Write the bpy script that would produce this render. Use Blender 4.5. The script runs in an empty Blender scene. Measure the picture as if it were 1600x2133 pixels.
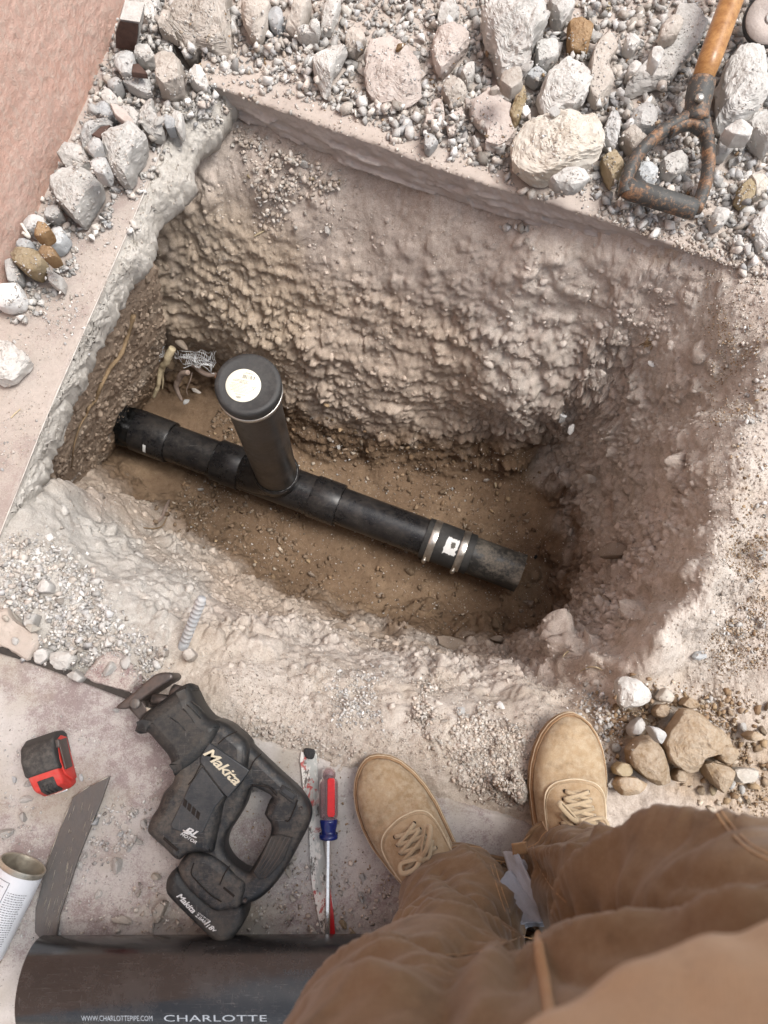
import bpy, bmesh, math, random
import numpy as np
from mathutils import Vector, Matrix, Euler
from mathutils.bvhtree import BVHTree

# ------------------------------------------------------------------ camera, light, exposure
scene = bpy.context.scene
COL = scene.collection
H_CAM, PITCH, FPX = 1.25, math.radians(12.5), 1600.0
cam_d = bpy.data.cameras.new('camera')
cam_d.sensor_fit = 'VERTICAL'
cam_d.sensor_height = 36.0
cam_d.sensor_width = 27.0
cam_d.lens = 36.0 * FPX / 2133.0
cam_d.clip_start = 0.02
cam_d.clip_end = 300.0
cam_d.dof.use_dof = True
cam_d.dof.focus_distance = 1.45
cam_d.dof.aperture_fstop = 7.5
cam = bpy.data.objects.new('camera', cam_d)
COL.objects.link(cam)
cam.location = (0, 0, H_CAM)
cam.rotation_euler = (PITCH, 0, 0)
scene.camera = cam

SUN_EL, SUN_AZ = math.radians(65), math.radians(6)     # azimuth measured from +X towards +Y
world = bpy.data.worlds.new('World')
scene.world = world
world.use_nodes = True
wn, wl = world.node_tree.nodes, world.node_tree.links
wn.clear()
sky = wn.new('ShaderNodeTexSky')
sky.sky_type = 'NISHITA'
sky.sun_disc = False
sky.sun_elevation = SUN_EL
sky.sun_rotation = math.pi / 2 - SUN_AZ
sky.air_density = 1.0
sky.dust_density = 4.0
hsv = wn.new('ShaderNodeHueSaturation')
hsv.inputs['Saturation'].default_value = 0.45
bg = wn.new('ShaderNodeBackground')
bg.inputs['Strength'].default_value = 0.112
wo = wn.new('ShaderNodeOutputWorld')
wl.new(sky.outputs[0], hsv.inputs['Color'])
wl.new(hsv.outputs[0], bg.inputs[0])
wl.new(bg.outputs[0], wo.inputs[0])
sun_d = bpy.data.lights.new('sun', 'SUN')
sun_d.energy = 1.5
sun_d.angle = math.radians(24)
sun_d.color = (1.0, 0.965, 0.92)
sun = bpy.data.objects.new('sun', sun_d)
COL.objects.link(sun)
sdir = Vector((math.cos(SUN_EL) * math.cos(SUN_AZ), math.cos(SUN_EL) * math.sin(SUN_AZ), math.sin(SUN_EL)))
sun.rotation_euler = sdir.to_track_quat('Z', 'Y').to_euler()
sun.location = (2, 2, 4)
vs = scene.view_settings
vs.view_transform = 'Standard'
vs.look = 'None'
vs.exposure = 0.95
vs.gamma = 1.0
vs.use_curve_mapping = False
scene.cycles.max_bounces = 10
scene.cycles.diffuse_bounces = 7
scene.cycles.use_denoising = True

rng = np.random.default_rng(7)
random.seed(7)
CT, ST = math.cos(PITCH), math.sin(PITCH)


def at(px, py, z=0.0):
    """the point at height z seen at a pixel of the 1600 x 2133 photograph"""
    u, v = (px - 800.0) / FPX, (py - 1066.5) / FPX
    d = Vector((u, ST - CT * v, -CT - ST * v))
    t = (H_CAM - z) / -d.z
    return Vector((d.x * t, d.y * t, z))


def ats(pts, z=0.0):
    return [at(p[0], p[1], z) for p in pts]


ZOOM = {'o': (0, 0, 1.0), 'B': (240, 0, 1600 / 600), 'C': (800, 0, 1600 / 550), 'D': (1280, 0, 1600 / 360),
        'L': (0, 0, 1313 / 400), 'G': (0, 1180, 3.2), 'R': (1200, 1380, 4.0), 'F': (730, 1480, 1600 / 550),
        'S': (220, 1390, 1600 / 460), 'T': (0, 1460, 988 / 250), 'K': (600, 1530, 758 / 160),
        'P': (420, 720, 1422 / 220), 'W': (230, 580, 1600 / 270)}
ZOOM['D'] = (1280, 0, 1422 / 320)


def zp(key, pts):
    ox, oy, s = ZOOM[key]
    return [(ox + p[0] / s, oy + p[1] / s) for p in pts]


# ------------------------------------------------------------------ vector noise
def _h(ix, iy, iz, seed):
    h = (ix.astype(np.uint32) * np.uint32(374761393) + iy.astype(np.uint32) * np.uint32(668265263)
         + iz.astype(np.uint32) * np.uint32(2147483647 - 58) + np.uint32((seed * 1274126177) & 0xffffffff))
    h = (h ^ (h >> np.uint32(13))) * np.uint32(1274126177)
    h = (h ^ (h >> np.uint32(16))) * np.uint32(2246822519)
    return h ^ (h >> np.uint32(15))


def vnoise(p, seed=0):
    """smooth noise in -1..1"""
    p = np.asarray(p, dtype=np.float32)
    i = np.floor(p).astype(np.int32)
    f = p - i
    w = f * f * f * (f * (f * 6 - 15) + 10)
    out = np.zeros(len(p), np.float32)
    for dx in (0, 1):
        wx = w[:, 0] if dx else 1 - w[:, 0]
        for dy in (0, 1):
            wy = w[:, 1] if dy else 1 - w[:, 1]
            for dz in (0, 1):
                wz = w[:, 2] if dz else 1 - w[:, 2]
                h = _h(i[:, 0] + dx, i[:, 1] + dy, i[:, 2] + dz, seed)
                gx = ((h & np.uint32(1023)).astype(np.float32) / 511.5 - 1)
                gy = (((h >> np.uint32(10)) & np.uint32(1023)).astype(np.float32) / 511.5 - 1)
                gz = (((h >> np.uint32(20)) & np.uint32(1023)).astype(np.float32) / 511.5 - 1)
                out += wx * wy * wz * (gx * (f[:, 0] - dx) + gy * (f[:, 1] - dy) + gz * (f[:, 2] - dz))
    return out * 1.5


def fbm(p, octv=4, seed=0, gain=0.5):
    p = np.asarray(p, dtype=np.float32)
    a, s, tot = 1.0, 1.0, 0.0
    out = np.zeros(len(p), np.float32)
    for o in range(octv):
        out += a * vnoise(p * s + o * 17.3, seed + o)
        tot += a
        a *= gain
        s *= 2.03
    return out / tot


def billow(p, octv=3, seed=0, gain=0.5):
    p = np.asarray(p, dtype=np.float32)
    a, s, tot = 1.0, 1.0, 0.0
    out = np.zeros(len(p), np.float32)
    for o in range(octv):
        out += a * np.abs(vnoise(p * s + o * 11.7, seed + o))
        tot += a
        a *= gain
        s *= 2.1
    return out / tot


def worley(p, seed=0):
    """nearest and second nearest distance to jittered cell points, and an id in 0..1"""
    p = np.asarray(p, dtype=np.float32)
    i = np.floor(p).astype(np.int32)
    f1 = np.full(len(p), 9.0, np.float32)
    f2 = np.full(len(p), 9.0, np.float32)
    ident = np.zeros(len(p), np.float32)
    for dx in (-1, 0, 1):
        for dy in (-1, 0, 1):
            for dz in (-1, 0, 1):
                cx, cy, cz = i[:, 0] + dx, i[:, 1] + dy, i[:, 2] + dz
                h = _h(cx, cy, cz, seed)
                ox = (h & np.uint32(1023)).astype(np.float32) / 1023
                oy = ((h >> np.uint32(10)) & np.uint32(1023)).astype(np.float32) / 1023
                oz = ((h >> np.uint32(20)) & np.uint32(1023)).astype(np.float32) / 1023
                d = (cx + ox - p[:, 0]) ** 2 + (cy + oy - p[:, 1]) ** 2 + (cz + oz - p[:, 2]) ** 2
                near = d < f1
                f2 = np.where(near, f1, np.minimum(f2, d))
                ident = np.where(near, ((h >> np.uint32(5)) & np.uint32(255)).astype(np.float32) / 255, ident)
                f1 = np.minimum(f1, d)
    return np.sqrt(f1), np.sqrt(f2), ident


def sstep(a, b, x):
    t = np.clip((x - a) / (b - a), 0, 1)
    return t * t * (3 - 2 * t)


# ------------------------------------------------------------------ object helpers
def tag(o, label=None, cat=None, group=None, kind=None):
    if label:
        o['label'] = label
    if cat:
        o['category'] = cat
    if group:
        o['group'] = group
    if kind:
        o['kind'] = kind
    return o


def thing(name, label, cat, loc=(0, 0, 0), rz=0.0, group=None):
    o = bpy.data.objects.new(name, None)
    o.empty_display_size = 0.05
    COL.objects.link(o)
    o.location = loc
    o.rotation_euler = (0, 0, rz)
    return tag(o, label, cat, group)


def new_mesh(name, verts, faces, mat=None, smooth=True):
    me = bpy.data.meshes.new(name)
    v = np.asarray([tuple(q) for q in verts] if not isinstance(verts, np.ndarray) else verts, dtype=np.float32)
    if isinstance(faces, np.ndarray):
        n, k = faces.shape
        me.vertices.add(len(v))
        me.vertices.foreach_set('co', v.ravel())
        me.loops.add(n * k)
        me.loops.foreach_set('vertex_index', faces.astype(np.int32).ravel())
        me.polygons.add(n)
        me.polygons.foreach_set('loop_start', np.arange(0, n * k, k, dtype=np.int32))
        me.polygons.foreach_set('loop_total', np.full(n, k, dtype=np.int32))
        me.update(calc_edges=True)
        me.validate()
    else:
        me.from_pydata([tuple(map(float, q)) for q in v], [], faces)
        me.update()
    if smooth:
        me.polygons.foreach_set('use_smooth', np.ones(len(me.polygons), dtype=bool))
    if mat:
        me.materials.append(mat)
    return me


def root_of(o):
    while o.parent:
        o = o.parent
    return o


def link(name, me, parent=None, world=False):
    """link a mesh as one object; world=True: its vertices are in world space although it has a parent"""
    o = bpy.data.objects.new(name, me)
    COL.objects.link(o)
    if parent is not None:
        o.parent = parent
        if world:
            r = root_of(parent)
            m = (Matrix.Translation(r.location) @ r.rotation_euler.to_matrix().to_4x4()).inverted()
            me.transform(m)
    return o


def add(name, verts, faces, mat=None, parent=None, world=False, smooth=True):
    return link(name, new_mesh(name, verts, faces, mat, smooth), parent, world)


def set_sharp(me, deg=35):
    me.set_sharp_from_angle(angle=math.radians(deg))


def basis(axis):
    a = Vector(axis).normalized()
    t = Vector((0, 0, 1)) if abs(a.z) < 0.9 else Vector((1, 0, 0))
    u = a.cross(t).normalized()
    return u, a.cross(u).normalized(), a


def lathe(p0, p1, prof, n=40, cap0=True, cap1=True, wob=None):
    """rings along p0->p1; prof = [(t in metres from p0, radius)]"""
    p0, p1 = Vector(p0), Vector(p1)
    u, w, a = basis(p1 - p0)
    V, F = [], []
    for t, r in prof:
        c = p0 + a * t
        for k in range(n):
            ang = 2 * math.pi * k / n
            rr = r if wob is None else r * wob(t, ang)
            V.append(c + u * (rr * math.cos(ang)) + w * (rr * math.sin(ang)))
    for i in range(len(prof) - 1):
        for k in range(n):
            k2 = (k + 1) % n
            F.append((i * n + k, i * n + k2, (i + 1) * n + k2, (i + 1) * n + k))
    if cap0:
        F.append(tuple(range(n))[::-1])
    if cap1:
        F.append(tuple((len(prof) - 1) * n + k for k in range(n)))
    F = [f[::-1] for f in F]
    return V, F


def tube(pts, radii, n=10, cap=True, flat=1.0, up=(0, 0, 1)):
    pts = [Vector(p) for p in pts]
    if not hasattr(radii, '__len__'):
        radii = [radii] * len(pts)
    V, F = [], []
    prev = None
    for i, p in enumerate(pts):
        d = (pts[min(i + 1, len(pts) - 1)] - pts[max(i - 1, 0)]).normalized()
        ref = Vector(up) if prev is None else prev
        u = d.cross(ref)
        if u.length < 1e-5:
            u = d.cross(Vector((1, 0, 0)))
        u.normalize()
        w = u.cross(d).normalized()
        prev = w
        for k in range(n):
            a = 2 * math.pi * k / n
            V.append(p + u * (radii[i] * math.cos(a)) + w * (radii[i] * flat * math.sin(a)))
    for i in range(len(pts) - 1):
        for k in range(n):
            k2 = (k + 1) % n
            F.append((i * n + k, i * n + k2, (i + 1) * n + k2, (i + 1) * n + k))
    if cap:
        F.append(tuple(range(n))[::-1])
        F.append(tuple((len(pts) - 1) * n + k for k in range(n)))
    return V, F


def spline(pts, n):
    """Catmull-Rom through points, n samples"""
    P = np.array([tuple(p) for p in pts], dtype=float)
    P = np.vstack([2 * P[0] - P[1], P, 2 * P[-1] - P[-2]])
    m = len(P) - 3
    out = []
    for t in np.linspace(0, m, n):
        i = min(int(t), m - 1)
        f = t - i
        a, b, c, d = P[i], P[i + 1], P[i + 2], P[i + 3]
        out.append(0.5 * ((2 * b) + (c - a) * f + (2 * a - 5 * b + 4 * c - d) * f * f + (3 * b - a - 3 * c + d) * f ** 3))
    return [Vector(q) for q in out]


def merge(*vf):
    V, F = [], []
    for v, f in vf:
        o = len(V)
        V += list(v)
        F += [tuple(i + o for i in q) for q in f]
    return V, F


def box(cx, cy, cz, sx, sy, sz):
    V = [(cx + a * sx / 2, cy + b * sy / 2, cz + c * sz / 2) for a in (-1, 1) for b in (-1, 1) for c in (-1, 1)]
    return [Vector(v) for v in V], [(0, 1, 3, 2), (4, 6, 7, 5), (0, 4, 5, 1), (2, 3, 7, 6), (0, 2, 6, 4), (1, 5, 7, 3)]


def bevel_mesh(me, w, seg=2, ang=30):
    bm = bmesh.new()
    bm.from_mesh(me)
    bmesh.ops.remove_doubles(bm, verts=bm.verts, dist=1e-6)
    es = [e for e in bm.edges if len(e.link_faces) == 2 and e.calc_face_angle(0) > math.radians(ang)]
    bmesh.ops.bevel(bm, geom=es, offset=w, segments=seg, profile=0.5, affect='EDGES')
    bm.to_mesh(me)
    bm.free()
    me.polygons.foreach_set('use_smooth', np.ones(len(me.polygons), dtype=bool))
    set_sharp(me, 50)
    return me


def eval_to_mesh(ob):
    dg = bpy.context.evaluated_depsgraph_get()
    me = bpy.data.meshes.new_from_object(ob.evaluated_get(dg))
    return me


def outline_solid(name, loops, z0, z1, bev, mat, holes=(), seg=3):
    """a plate with rounded edges between two heights from world-space outlines (first loops, then holes)"""
    cu = bpy.data.curves.new(name, 'CURVE')
    cu.dimensions = '2D'
    cu.fill_mode = 'BOTH'
    cu.extrude = max((z1 - z0) / 2 - bev, 0.0001)
    cu.bevel_depth = bev
    cu.bevel_resolution = seg
    cu.offset = -bev
    for lp in list(loops) + list(holes):
        s = cu.splines.new('POLY')
        s.points.add(len(lp) - 1)
        for q, p in zip(s.points, lp):
            q.co = (p[0], p[1], 0, 1)
        s.use_cyclic_u = True
    tmp = bpy.data.objects.new('tmp', cu)
    COL.objects.link(tmp)
    me = eval_to_mesh(tmp)
    bpy.data.objects.remove(tmp)
    bpy.data.curves.remove(cu)
    me.transform(Matrix.Translation((0, 0, (z0 + z1) / 2)))
    me.name = name
    me.materials.clear()
    if mat:
        me.materials.append(mat)
    me.polygons.foreach_set('use_smooth', np.ones(len(me.polygons), dtype=bool))
    set_sharp(me, 40)
    return me


def smooth_loop(pts, n):
    """closed Catmull-Rom resampled by length"""
    P = [tuple(p)[:2] for p in pts]
    m = len(P)
    dense = []
    for i in range(m):
        a, b, c, d = (np.array(P[(i + k - 1) % m], float) for k in range(4))
        for f in np.linspace(0, 1, 12, endpoint=False):
            dense.append(0.5 * ((2 * b) + (c - a) * f + (2 * a - 5 * b + 4 * c - d) * f * f + (3 * b - a - 3 * c + d) * f ** 3))
    return resample_loop(dense, n)


def resample_loop(pts, n):
    P = np.array([tuple(p)[:2] for p in pts], float)
    Q = np.vstack([P, P[:1]])
    L = np.concatenate([[0], np.cumsum(np.linalg.norm(np.diff(Q, axis=0), axis=1))])
    t = np.linspace(0, L[-1], n, endpoint=False)
    return np.stack([np.interp(t, L, Q[:, 0]), np.interp(t, L, Q[:, 1])], 1)


def text_mesh(body, mat, size=1.0, extrude=0.0, shear=0.0, offset=0.0, spacing=1.0):
    cu = bpy.data.curves.new('lettering', 'FONT')
    cu.body = body
    cu.size = size
    cu.extrude = extrude
    cu.shear = shear
    cu.offset = offset
    cu.space_character = spacing
    cu.resolution_u = 3
    tmp = bpy.data.objects.new('tmp', cu)
    COL.objects.link(tmp)
    me = eval_to_mesh(tmp)
    bpy.data.objects.remove(tmp)
    bpy.data.curves.remove(cu)
    me.materials.clear()
    if mat:
        me.materials.append(mat)
    return me


def lettering(name, body, p0, p1, up, normal, height, mat, parent, shear=0.0, offset=0.0, lift=0.0006, spacing=1.0, depth=0.0003):
    """flat print whose baseline runs p0->p1; up is the letters' up direction"""
    me = text_mesh(body, mat, 1.0, 0.0, shear, offset, spacing)
    n = len(me.vertices)
    co = np.zeros(n * 3, np.float32)
    me.vertices.foreach_get('co', co)
    co = co.reshape(-1, 3)
    w = co[:, 0].max() - co[:, 0].min()
    h = 0.72
    p0, p1 = Vector(p0), Vector(p1)
    xd = (p1 - p0)
    L = xd.length
    xd.normalize()
    nz = Vector(normal).normalized()
    yd = Vector(up)
    yd = (yd - nz * yd.dot(nz)).normalized()
    X = (co[:, 0] - co[:, 0].min()) / w * L
    Y = co[:, 1] / h * height
    out = np.array(p0 + nz * lift)[None, :] + X[:, None] * np.array(xd)[None, :] + Y[:, None] * np.array(yd)[None, :]
    me.vertices.foreach_set('co', out.astype(np.float32).ravel())
    me.update()
    me.name = name
    return link(name, me, parent, True)

# ------------------------------------------------------------------ materials
class NT:
    def __init__(self, name):
        self.m = bpy.data.materials.new(name)
        self.m.use_nodes = True
        self.t = self.m.node_tree
        self.t.nodes.clear()
        self.out = self.n('ShaderNodeOutputMaterial')
        self.b = self.n('ShaderNodeBsdfPrincipled')
        self.l(self.b.outputs[0], self.out.inputs[0])
        self.vec = None

    def n(self, typ, **kw):
        nd = self.t.nodes.new(typ)
        for k, v in kw.items():
            setattr(nd, k, v)
        return nd

    def l(self, a, b):
        self.t.links.new(a, b)

    def coords(self):
        if self.vec is None:
            tc = self.n('ShaderNodeTexCoord')
            oi = self.n('ShaderNodeObjectInfo')
            mu = self.n('ShaderNodeMath', operation='MULTIPLY')
            mu.inputs[1].default_value = 37.0
            self.l(oi.outputs['Random'], mu.inputs[0])
            ad = self.n('ShaderNodeVectorMath', operation='ADD')
            self.l(tc.outputs['Object'], ad.inputs[0])
            self.l(mu.outputs[0], ad.inputs[1])
            self.vec = ad.outputs[0]
            self.rand = oi.outputs['Random']
        return self.vec

    def noise(self, scale, detail=4.0, rough=0.6, stretch=None, distort=0.0):
        v = self.coords()
        if stretch:
            mp = self.n('ShaderNodeMapping')
            mp.inputs['Scale'].default_value = stretch
            self.l(v, mp.inputs['Vector'])
            v = mp.outputs[0]
        t = self.n('ShaderNodeTexNoise')
        t.inputs['Scale'].default_value = scale
        t.inputs['Detail'].default_value = detail
        t.inputs['Roughness'].default_value = rough
        t.inputs['Distortion'].default_value = distort
        self.l(v, t.inputs['Vector'])
        return t.outputs['Fac']

    def voro(self, scale, feature='F1', out='Distance'):
        t = self.n('ShaderNodeTexVoronoi')
        t.feature = feature
        t.inputs['Scale'].default_value = scale
        self.l(self.coords(), t.inputs['Vector'])
        return t.outputs[out]

    def ramp(self, fac, a, b):
        """linear step of a value from 0 at a to 1 at b"""
        r = self.n('ShaderNodeMapRange')
        r.clamp = True
        r.inputs[1].default_value = a
        r.inputs[2].default_value = b
        self.l(fac, r.inputs[0])
        return r.outputs[0]

    def math(self, op, a, b):
        m = self.n('ShaderNodeMath', operation=op)
        for i, x in enumerate((a, b)):
            if isinstance(x, (int, float)):
                m.inputs[i].default_value = x
            else:
                self.l(x, m.inputs[i])
        return m.outputs[0]

    def mix(self, fac, a, b, mode='MIX'):
        m = self.n('ShaderNodeMix', data_type='RGBA', blend_type=mode)
        m.clamp_factor = True
        for sock, x in ((m.inputs[0], fac), (m.inputs[6], a), (m.inputs[7], b)):
            if isinstance(x, (int, float)):
                sock.default_value = x
            elif isinstance(x, tuple):
                sock.default_value = (*x, 1.0)
            else:
                self.l(x, sock)
        return m.outputs[2]

    def attr(self, name):
        a = self.n('ShaderNodeAttribute')
        a.attribute_name = name
        return a.outputs['Color']

    def base(self, c):
        if isinstance(c, tuple):
            self.b.inputs['Base Color'].default_value = (*c, 1.0)
        else:
            self.l(c, self.b.inputs['Base Color'])

    def rough(self, r):
        if isinstance(r, (int, float)):
            self.b.inputs['Roughness'].default_value = r
        else:
            self.l(r, self.b.inputs['Roughness'])

    def bump(self, h, strength=0.5, dist=0.002):
        bn = self.n('ShaderNodeBump')
        bn.inputs['Strength'].default_value = strength
        bn.inputs['Distance'].default_value = dist
        self.l(h, bn.inputs['Height'])
        if self.b.inputs['Normal'].is_linked:
            self.l(self.b.inputs['Normal'].links[0].from_socket, bn.inputs['Normal'])
        self.l(bn.outputs[0], self.b.inputs['Normal'])

    def upfac(self, lo=0.2, hi=0.9):
        """how far the true surface faces up: where dust settles"""
        g = self.n('ShaderNodeNewGeometry')
        s = self.n('ShaderNodeSeparateXYZ')
        self.l(g.outputs['Normal'], s.inputs[0])
        return self.ramp(s.outputs[2], lo, hi)

    def spec(self, s):
        self.b.inputs['Specular IOR Level'].default_value = s

    def metal(self, s):
        self.b.inputs['Metallic'].default_value = s


def mat_stone(name, c, c2, dust=(0.55, 0.53, 0.50), dustamt=0.5, grain=1.0):
    t = NT(name)
    n1 = t.noise(28, 6, 0.65)
    n2 = t.noise(160, 4, 0.7)
    col = t.mix(t.ramp(n1, 0.35, 0.65), c, c2)
    v = t.math('MULTIPLY_ADD', t.rand if t.coords() else 0, 0.34)
    v.node.inputs[2].default_value = 0.83
    hs = t.n('ShaderNodeHueSaturation')
    t.l(v, hs.inputs['Value'])
    t.l(col, hs.inputs['Color'])
    col = hs.outputs[0]
    up = t.upfac(-0.1, 0.9)
    dn = t.ramp(t.math('ADD', t.math('MULTIPLY', n2, 0.6), t.math('MULTIPLY', n1, 0.5)), 0.42, 0.66)
    col = t.mix(t.math('MULTIPLY', t.math('MULTIPLY', up, dn), dustamt), col, dust)
    sp = t.ramp(t.noise(420, 2, 0.5), 0.66, 0.74)
    col = t.mix(t.math('MULTIPLY', sp, 0.35), col, (c[0] * 0.45, c[1] * 0.45, c[2] * 0.45))
    t.base(col)
    t.rough(0.95)
    t.spec(0.15)
    t.bump(n2, 0.55 * grain, 0.003)
    t.bump(t.noise(700, 3, 0.6), 0.4 * grain, 0.0012)
    return t.m


def mat_soil(name, attr=True, c=(0.3, 0.24, 0.18)):
    t = NT(name)
    n1 = t.noise(9, 6, 0.7)
    n2 = t.noise(70, 5, 0.7)
    n3 = t.noise(420, 4, 0.7)
    base = t.attr('soil') if attr else c
    col = t.mix(1.0, base, t.mix(t.ramp(n1, 0.3, 0.7), (0.86, 0.84, 0.82), (1.12, 1.12, 1.12)), 'MULTIPLY')
    col = t.mix(1.0, col, t.mix(t.ramp(n2, 0.3, 0.7), (0.84, 0.82, 0.80), (1.13, 1.14, 1.15)), 'MULTIPLY')
    col = t.mix(1.0, col, t.mix(t.ramp(n3, 0.3, 0.7), (0.80, 0.79, 0.78), (1.17, 1.18, 1.19)), 'MULTIPLY')
    grit = t.ramp(t.noise(900, 2, 0.5), 0.64, 0.72)
    col = t.mix(t.math('MULTIPLY', grit, 0.45), col, (0.46, 0.43, 0.39))
    t.base(col)
    t.rough(0.97)
    t.spec(0.1)
    t.bump(n2, 0.5, 0.006)
    t.bump(n3, 0.6, 0.002)
    t.bump(t.voro(520, 'F1'), 0.35, 0.0012)
    return t.m


def mat_plastic(name, c, rough=0.35, dust=(0.36, 0.31, 0.26), dustamt=0.5, scr=0.3, upd=True, stretch=(1, 1, 1)):
    """black pipe and tool plastic: scuffs, dust settled on top"""
    t = NT(name)
    n1 = t.noise(14, 6, 0.7)
    n2 = t.noise(120, 5, 0.75)
    n3 = t.noise(45, 6, 0.75, (1, 14, 14), 0.6)
    col = t.mix(t.ramp(n1, 0.3, 0.7), c, tuple(min(1, x * 1.6 + 0.004) for x in c))
    n4 = t.noise(70, 3, 0.5, (0.35, 9, 9), 1.2)
    n5 = t.noise(60, 3, 0.5, (9, 0.4, 9), 1.4)
    fine_ = t.math('MAXIMUM', t.ramp(n4, 0.66, 0.70), t.ramp(n5, 0.67, 0.71))
    sc = t.math('MULTIPLY', t.math('MAXIMUM', t.ramp(n3, 0.60, 0.72), t.math('MULTIPLY', fine_, 0.8)), scr)
    col = t.mix(sc, col, (0.22, 0.21, 0.20))
    d = t.ramp(t.math('ADD', t.math('MULTIPLY', n1, 0.55), t.math('MULTIPLY', n2, 0.45)), 0.46, 0.62)
    if upd:
        d = t.math('MULTIPLY', d, t.upfac(0.1, 0.95))
    d = t.math('MULTIPLY', d, dustamt)
    col = t.mix(d, col, dust)
    t.base(col)
    r = t.math('ADD', t.math('MULTIPLY', t.ramp(n1, 0.2, 0.8), 0.18), t.math('MULTIPLY', d, 0.6))
    r = t.math('ADD', r, rough)
    t.rough(r)
    t.spec(0.5)
    t.bump(n2, 0.12, 0.0008)
    return t.m


def mat_metal(name, c, rough=0.4, rust=0.4, rustc=(0.20, 0.10, 0.055), metal=0.8, streak=None):
    t = NT(name)
    n1 = t.noise(22, 6, 0.7, streak)
    n2 = t.noise(180, 4, 0.7, streak)
    f = t.math('MULTIPLY', t.ramp(t.math('ADD', t.math('MULTIPLY', n1, 0.7), t.math('MULTIPLY', n2, 0.3)), 0.45, 0.62), rust)
    t.base(t.mix(f, t.mix(t.ramp(n2, 0.3, 0.7), c, tuple(x * 1.4 for x in c)), rustc))
    t.l(t.math('SUBTRACT', metal, t.math('MULTIPLY', f, metal)), t.b.inputs['Metallic'])
    t.rough(t.math('ADD', t.math('MULTIPLY', f, 0.4), rough))
    t.bump(n2, 0.25, 0.0008)
    return t.m


def mat_cloth(name, c, c2, wscale=1500, dust=(0.42, 0.35, 0.27), dustamt=0.25, sheen=0.2):
    t = NT(name)
    n1 = t.noise(11, 5, 0.65)
    n2 = t.noise(90, 4, 0.7)
    w = t.n('ShaderNodeTexWave')
    w.wave_type = 'BANDS'
    w.bands_direction = 'DIAGONAL'
    w.inputs['Scale'].default_value = wscale / 6.28
    w.inputs['Distortion'].default_value = 1.0
    t.l(t.coords(), w.inputs['Vector'])
    col = t.mix(t.ramp(n1, 0.3, 0.7), c, c2)
    col = t.mix(t.math('MULTIPLY', t.ramp(n2, 0.4, 0.75), dustamt), col, dust)
    n5 = t.noise(23, 5, 0.7)
    col = t.mix(t.math('MULTIPLY', t.ramp(n5, 0.54, 0.68), 0.45), col, (c[0] * .55, c[1] * .55, c[2] * .55))
    col = t.mix(t.math('MULTIPLY', t.ramp(t.noise(700, 2, .5), .45, .6), 0.16), col, (c[0] * .6, c[1] * .6, c[2] * .6))
    t.base(col)
    t.rough(0.95)
    t.spec(0.12)
    t.b.inputs['Sheen Weight'].default_value = sheen
    t.bump(w.outputs['Fac'], 0.18, 0.0004)
    t.bump(n2, 0.15, 0.001)
    return t.m


def mat_plain(name, c, rough=0.6, metal=0.0, var=0.25, scale=60, spec=0.4, bump=0.1):
    t = NT(name)
    n = t.noise(scale, 5, 0.65)
    t.base(t.mix(t.ramp(n, 0.25, 0.75), tuple(x * (1 - var) for x in c), tuple(min(1, x * (1 + var)) for x in c)))
    t.rough(rough)
    t.metal(metal)
    t.spec(spec)
    if bump:
        t.bump(t.noise(scale * 5, 3, 0.6), bump, 0.001)
    return t.m


MT = {}
MT['soil'] = mat_soil('soil')
MT['white_rock'] = mat_stone('pale_concrete', (0.39, 0.375, 0.35), (0.51, 0.495, 0.47), (0.60, 0.585, 0.56), 0.65)
MT['tan_rock'] = mat_stone('dusty_tan_concrete', (0.35, 0.31, 0.27), (0.46, 0.415, 0.37), (0.55, 0.515, 0.47), 0.6)
MT['grey_rock'] = mat_stone('grey_concrete', (0.35, 0.35, 0.345), (0.45, 0.445, 0.435), (0.57, 0.56, 0.54), 0.55)
MT['blue_rock'] = mat_stone('bluish_stone', (0.32, 0.335, 0.35), (0.42, 0.43, 0.435), (0.55, 0.545, 0.535), 0.4)
MT['pink_rock'] = mat_stone('pinkish_concrete', (0.41, 0.35, 0.315), (0.49, 0.43, 0.395), (0.57, 0.525, 0.485), 0.5)
MT['brown_rock'] = mat_stone('brown_stone', (0.21, 0.125, 0.06), (0.31, 0.205, 0.11), (0.42, 0.33, 0.24), 0.35, 1.5)
MT['ochre_rock'] = mat_stone('ochre_stone', (0.27, 0.21, 0.12), (0.36, 0.29, 0.19), (0.44, 0.38, 0.30), 0.4)
MT['earth_rock'] = mat_stone('earth_covered_stone', (0.26, 0.18, 0.105), (0.37, 0.28, 0.19), (0.47, 0.40, 0.32), 0.7, 1.6)
MT['clod'] = mat_stone('soil_clod', (0.25, 0.195, 0.145), (0.35, 0.285, 0.23), (0.43, 0.37, 0.315), 0.5, 1.2)
MT['wet_clod'] = mat_stone('damp_soil_clod', (0.13, 0.09, 0.055), (0.22, 0.16, 0.105), (0.28, 0.22, 0.165), 0.35, 1.2)


def mat_gravel(name):
    t = NT(name)
    n2 = t.noise(220, 4, 0.7)
    col = t.mix(1.0, t.attr('tint'), t.mix(t.ramp(n2, 0.3, 0.7), (0.82, 0.82, 0.82), (1.16, 1.16, 1.16)), 'MULTIPLY')
    t.base(col)
    t.rough(0.95)
    t.spec(0.15)
    t.bump(n2, 0.5, 0.002)
    return t.m


MT['gravel'] = mat_gravel('gravel_stone')


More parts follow.
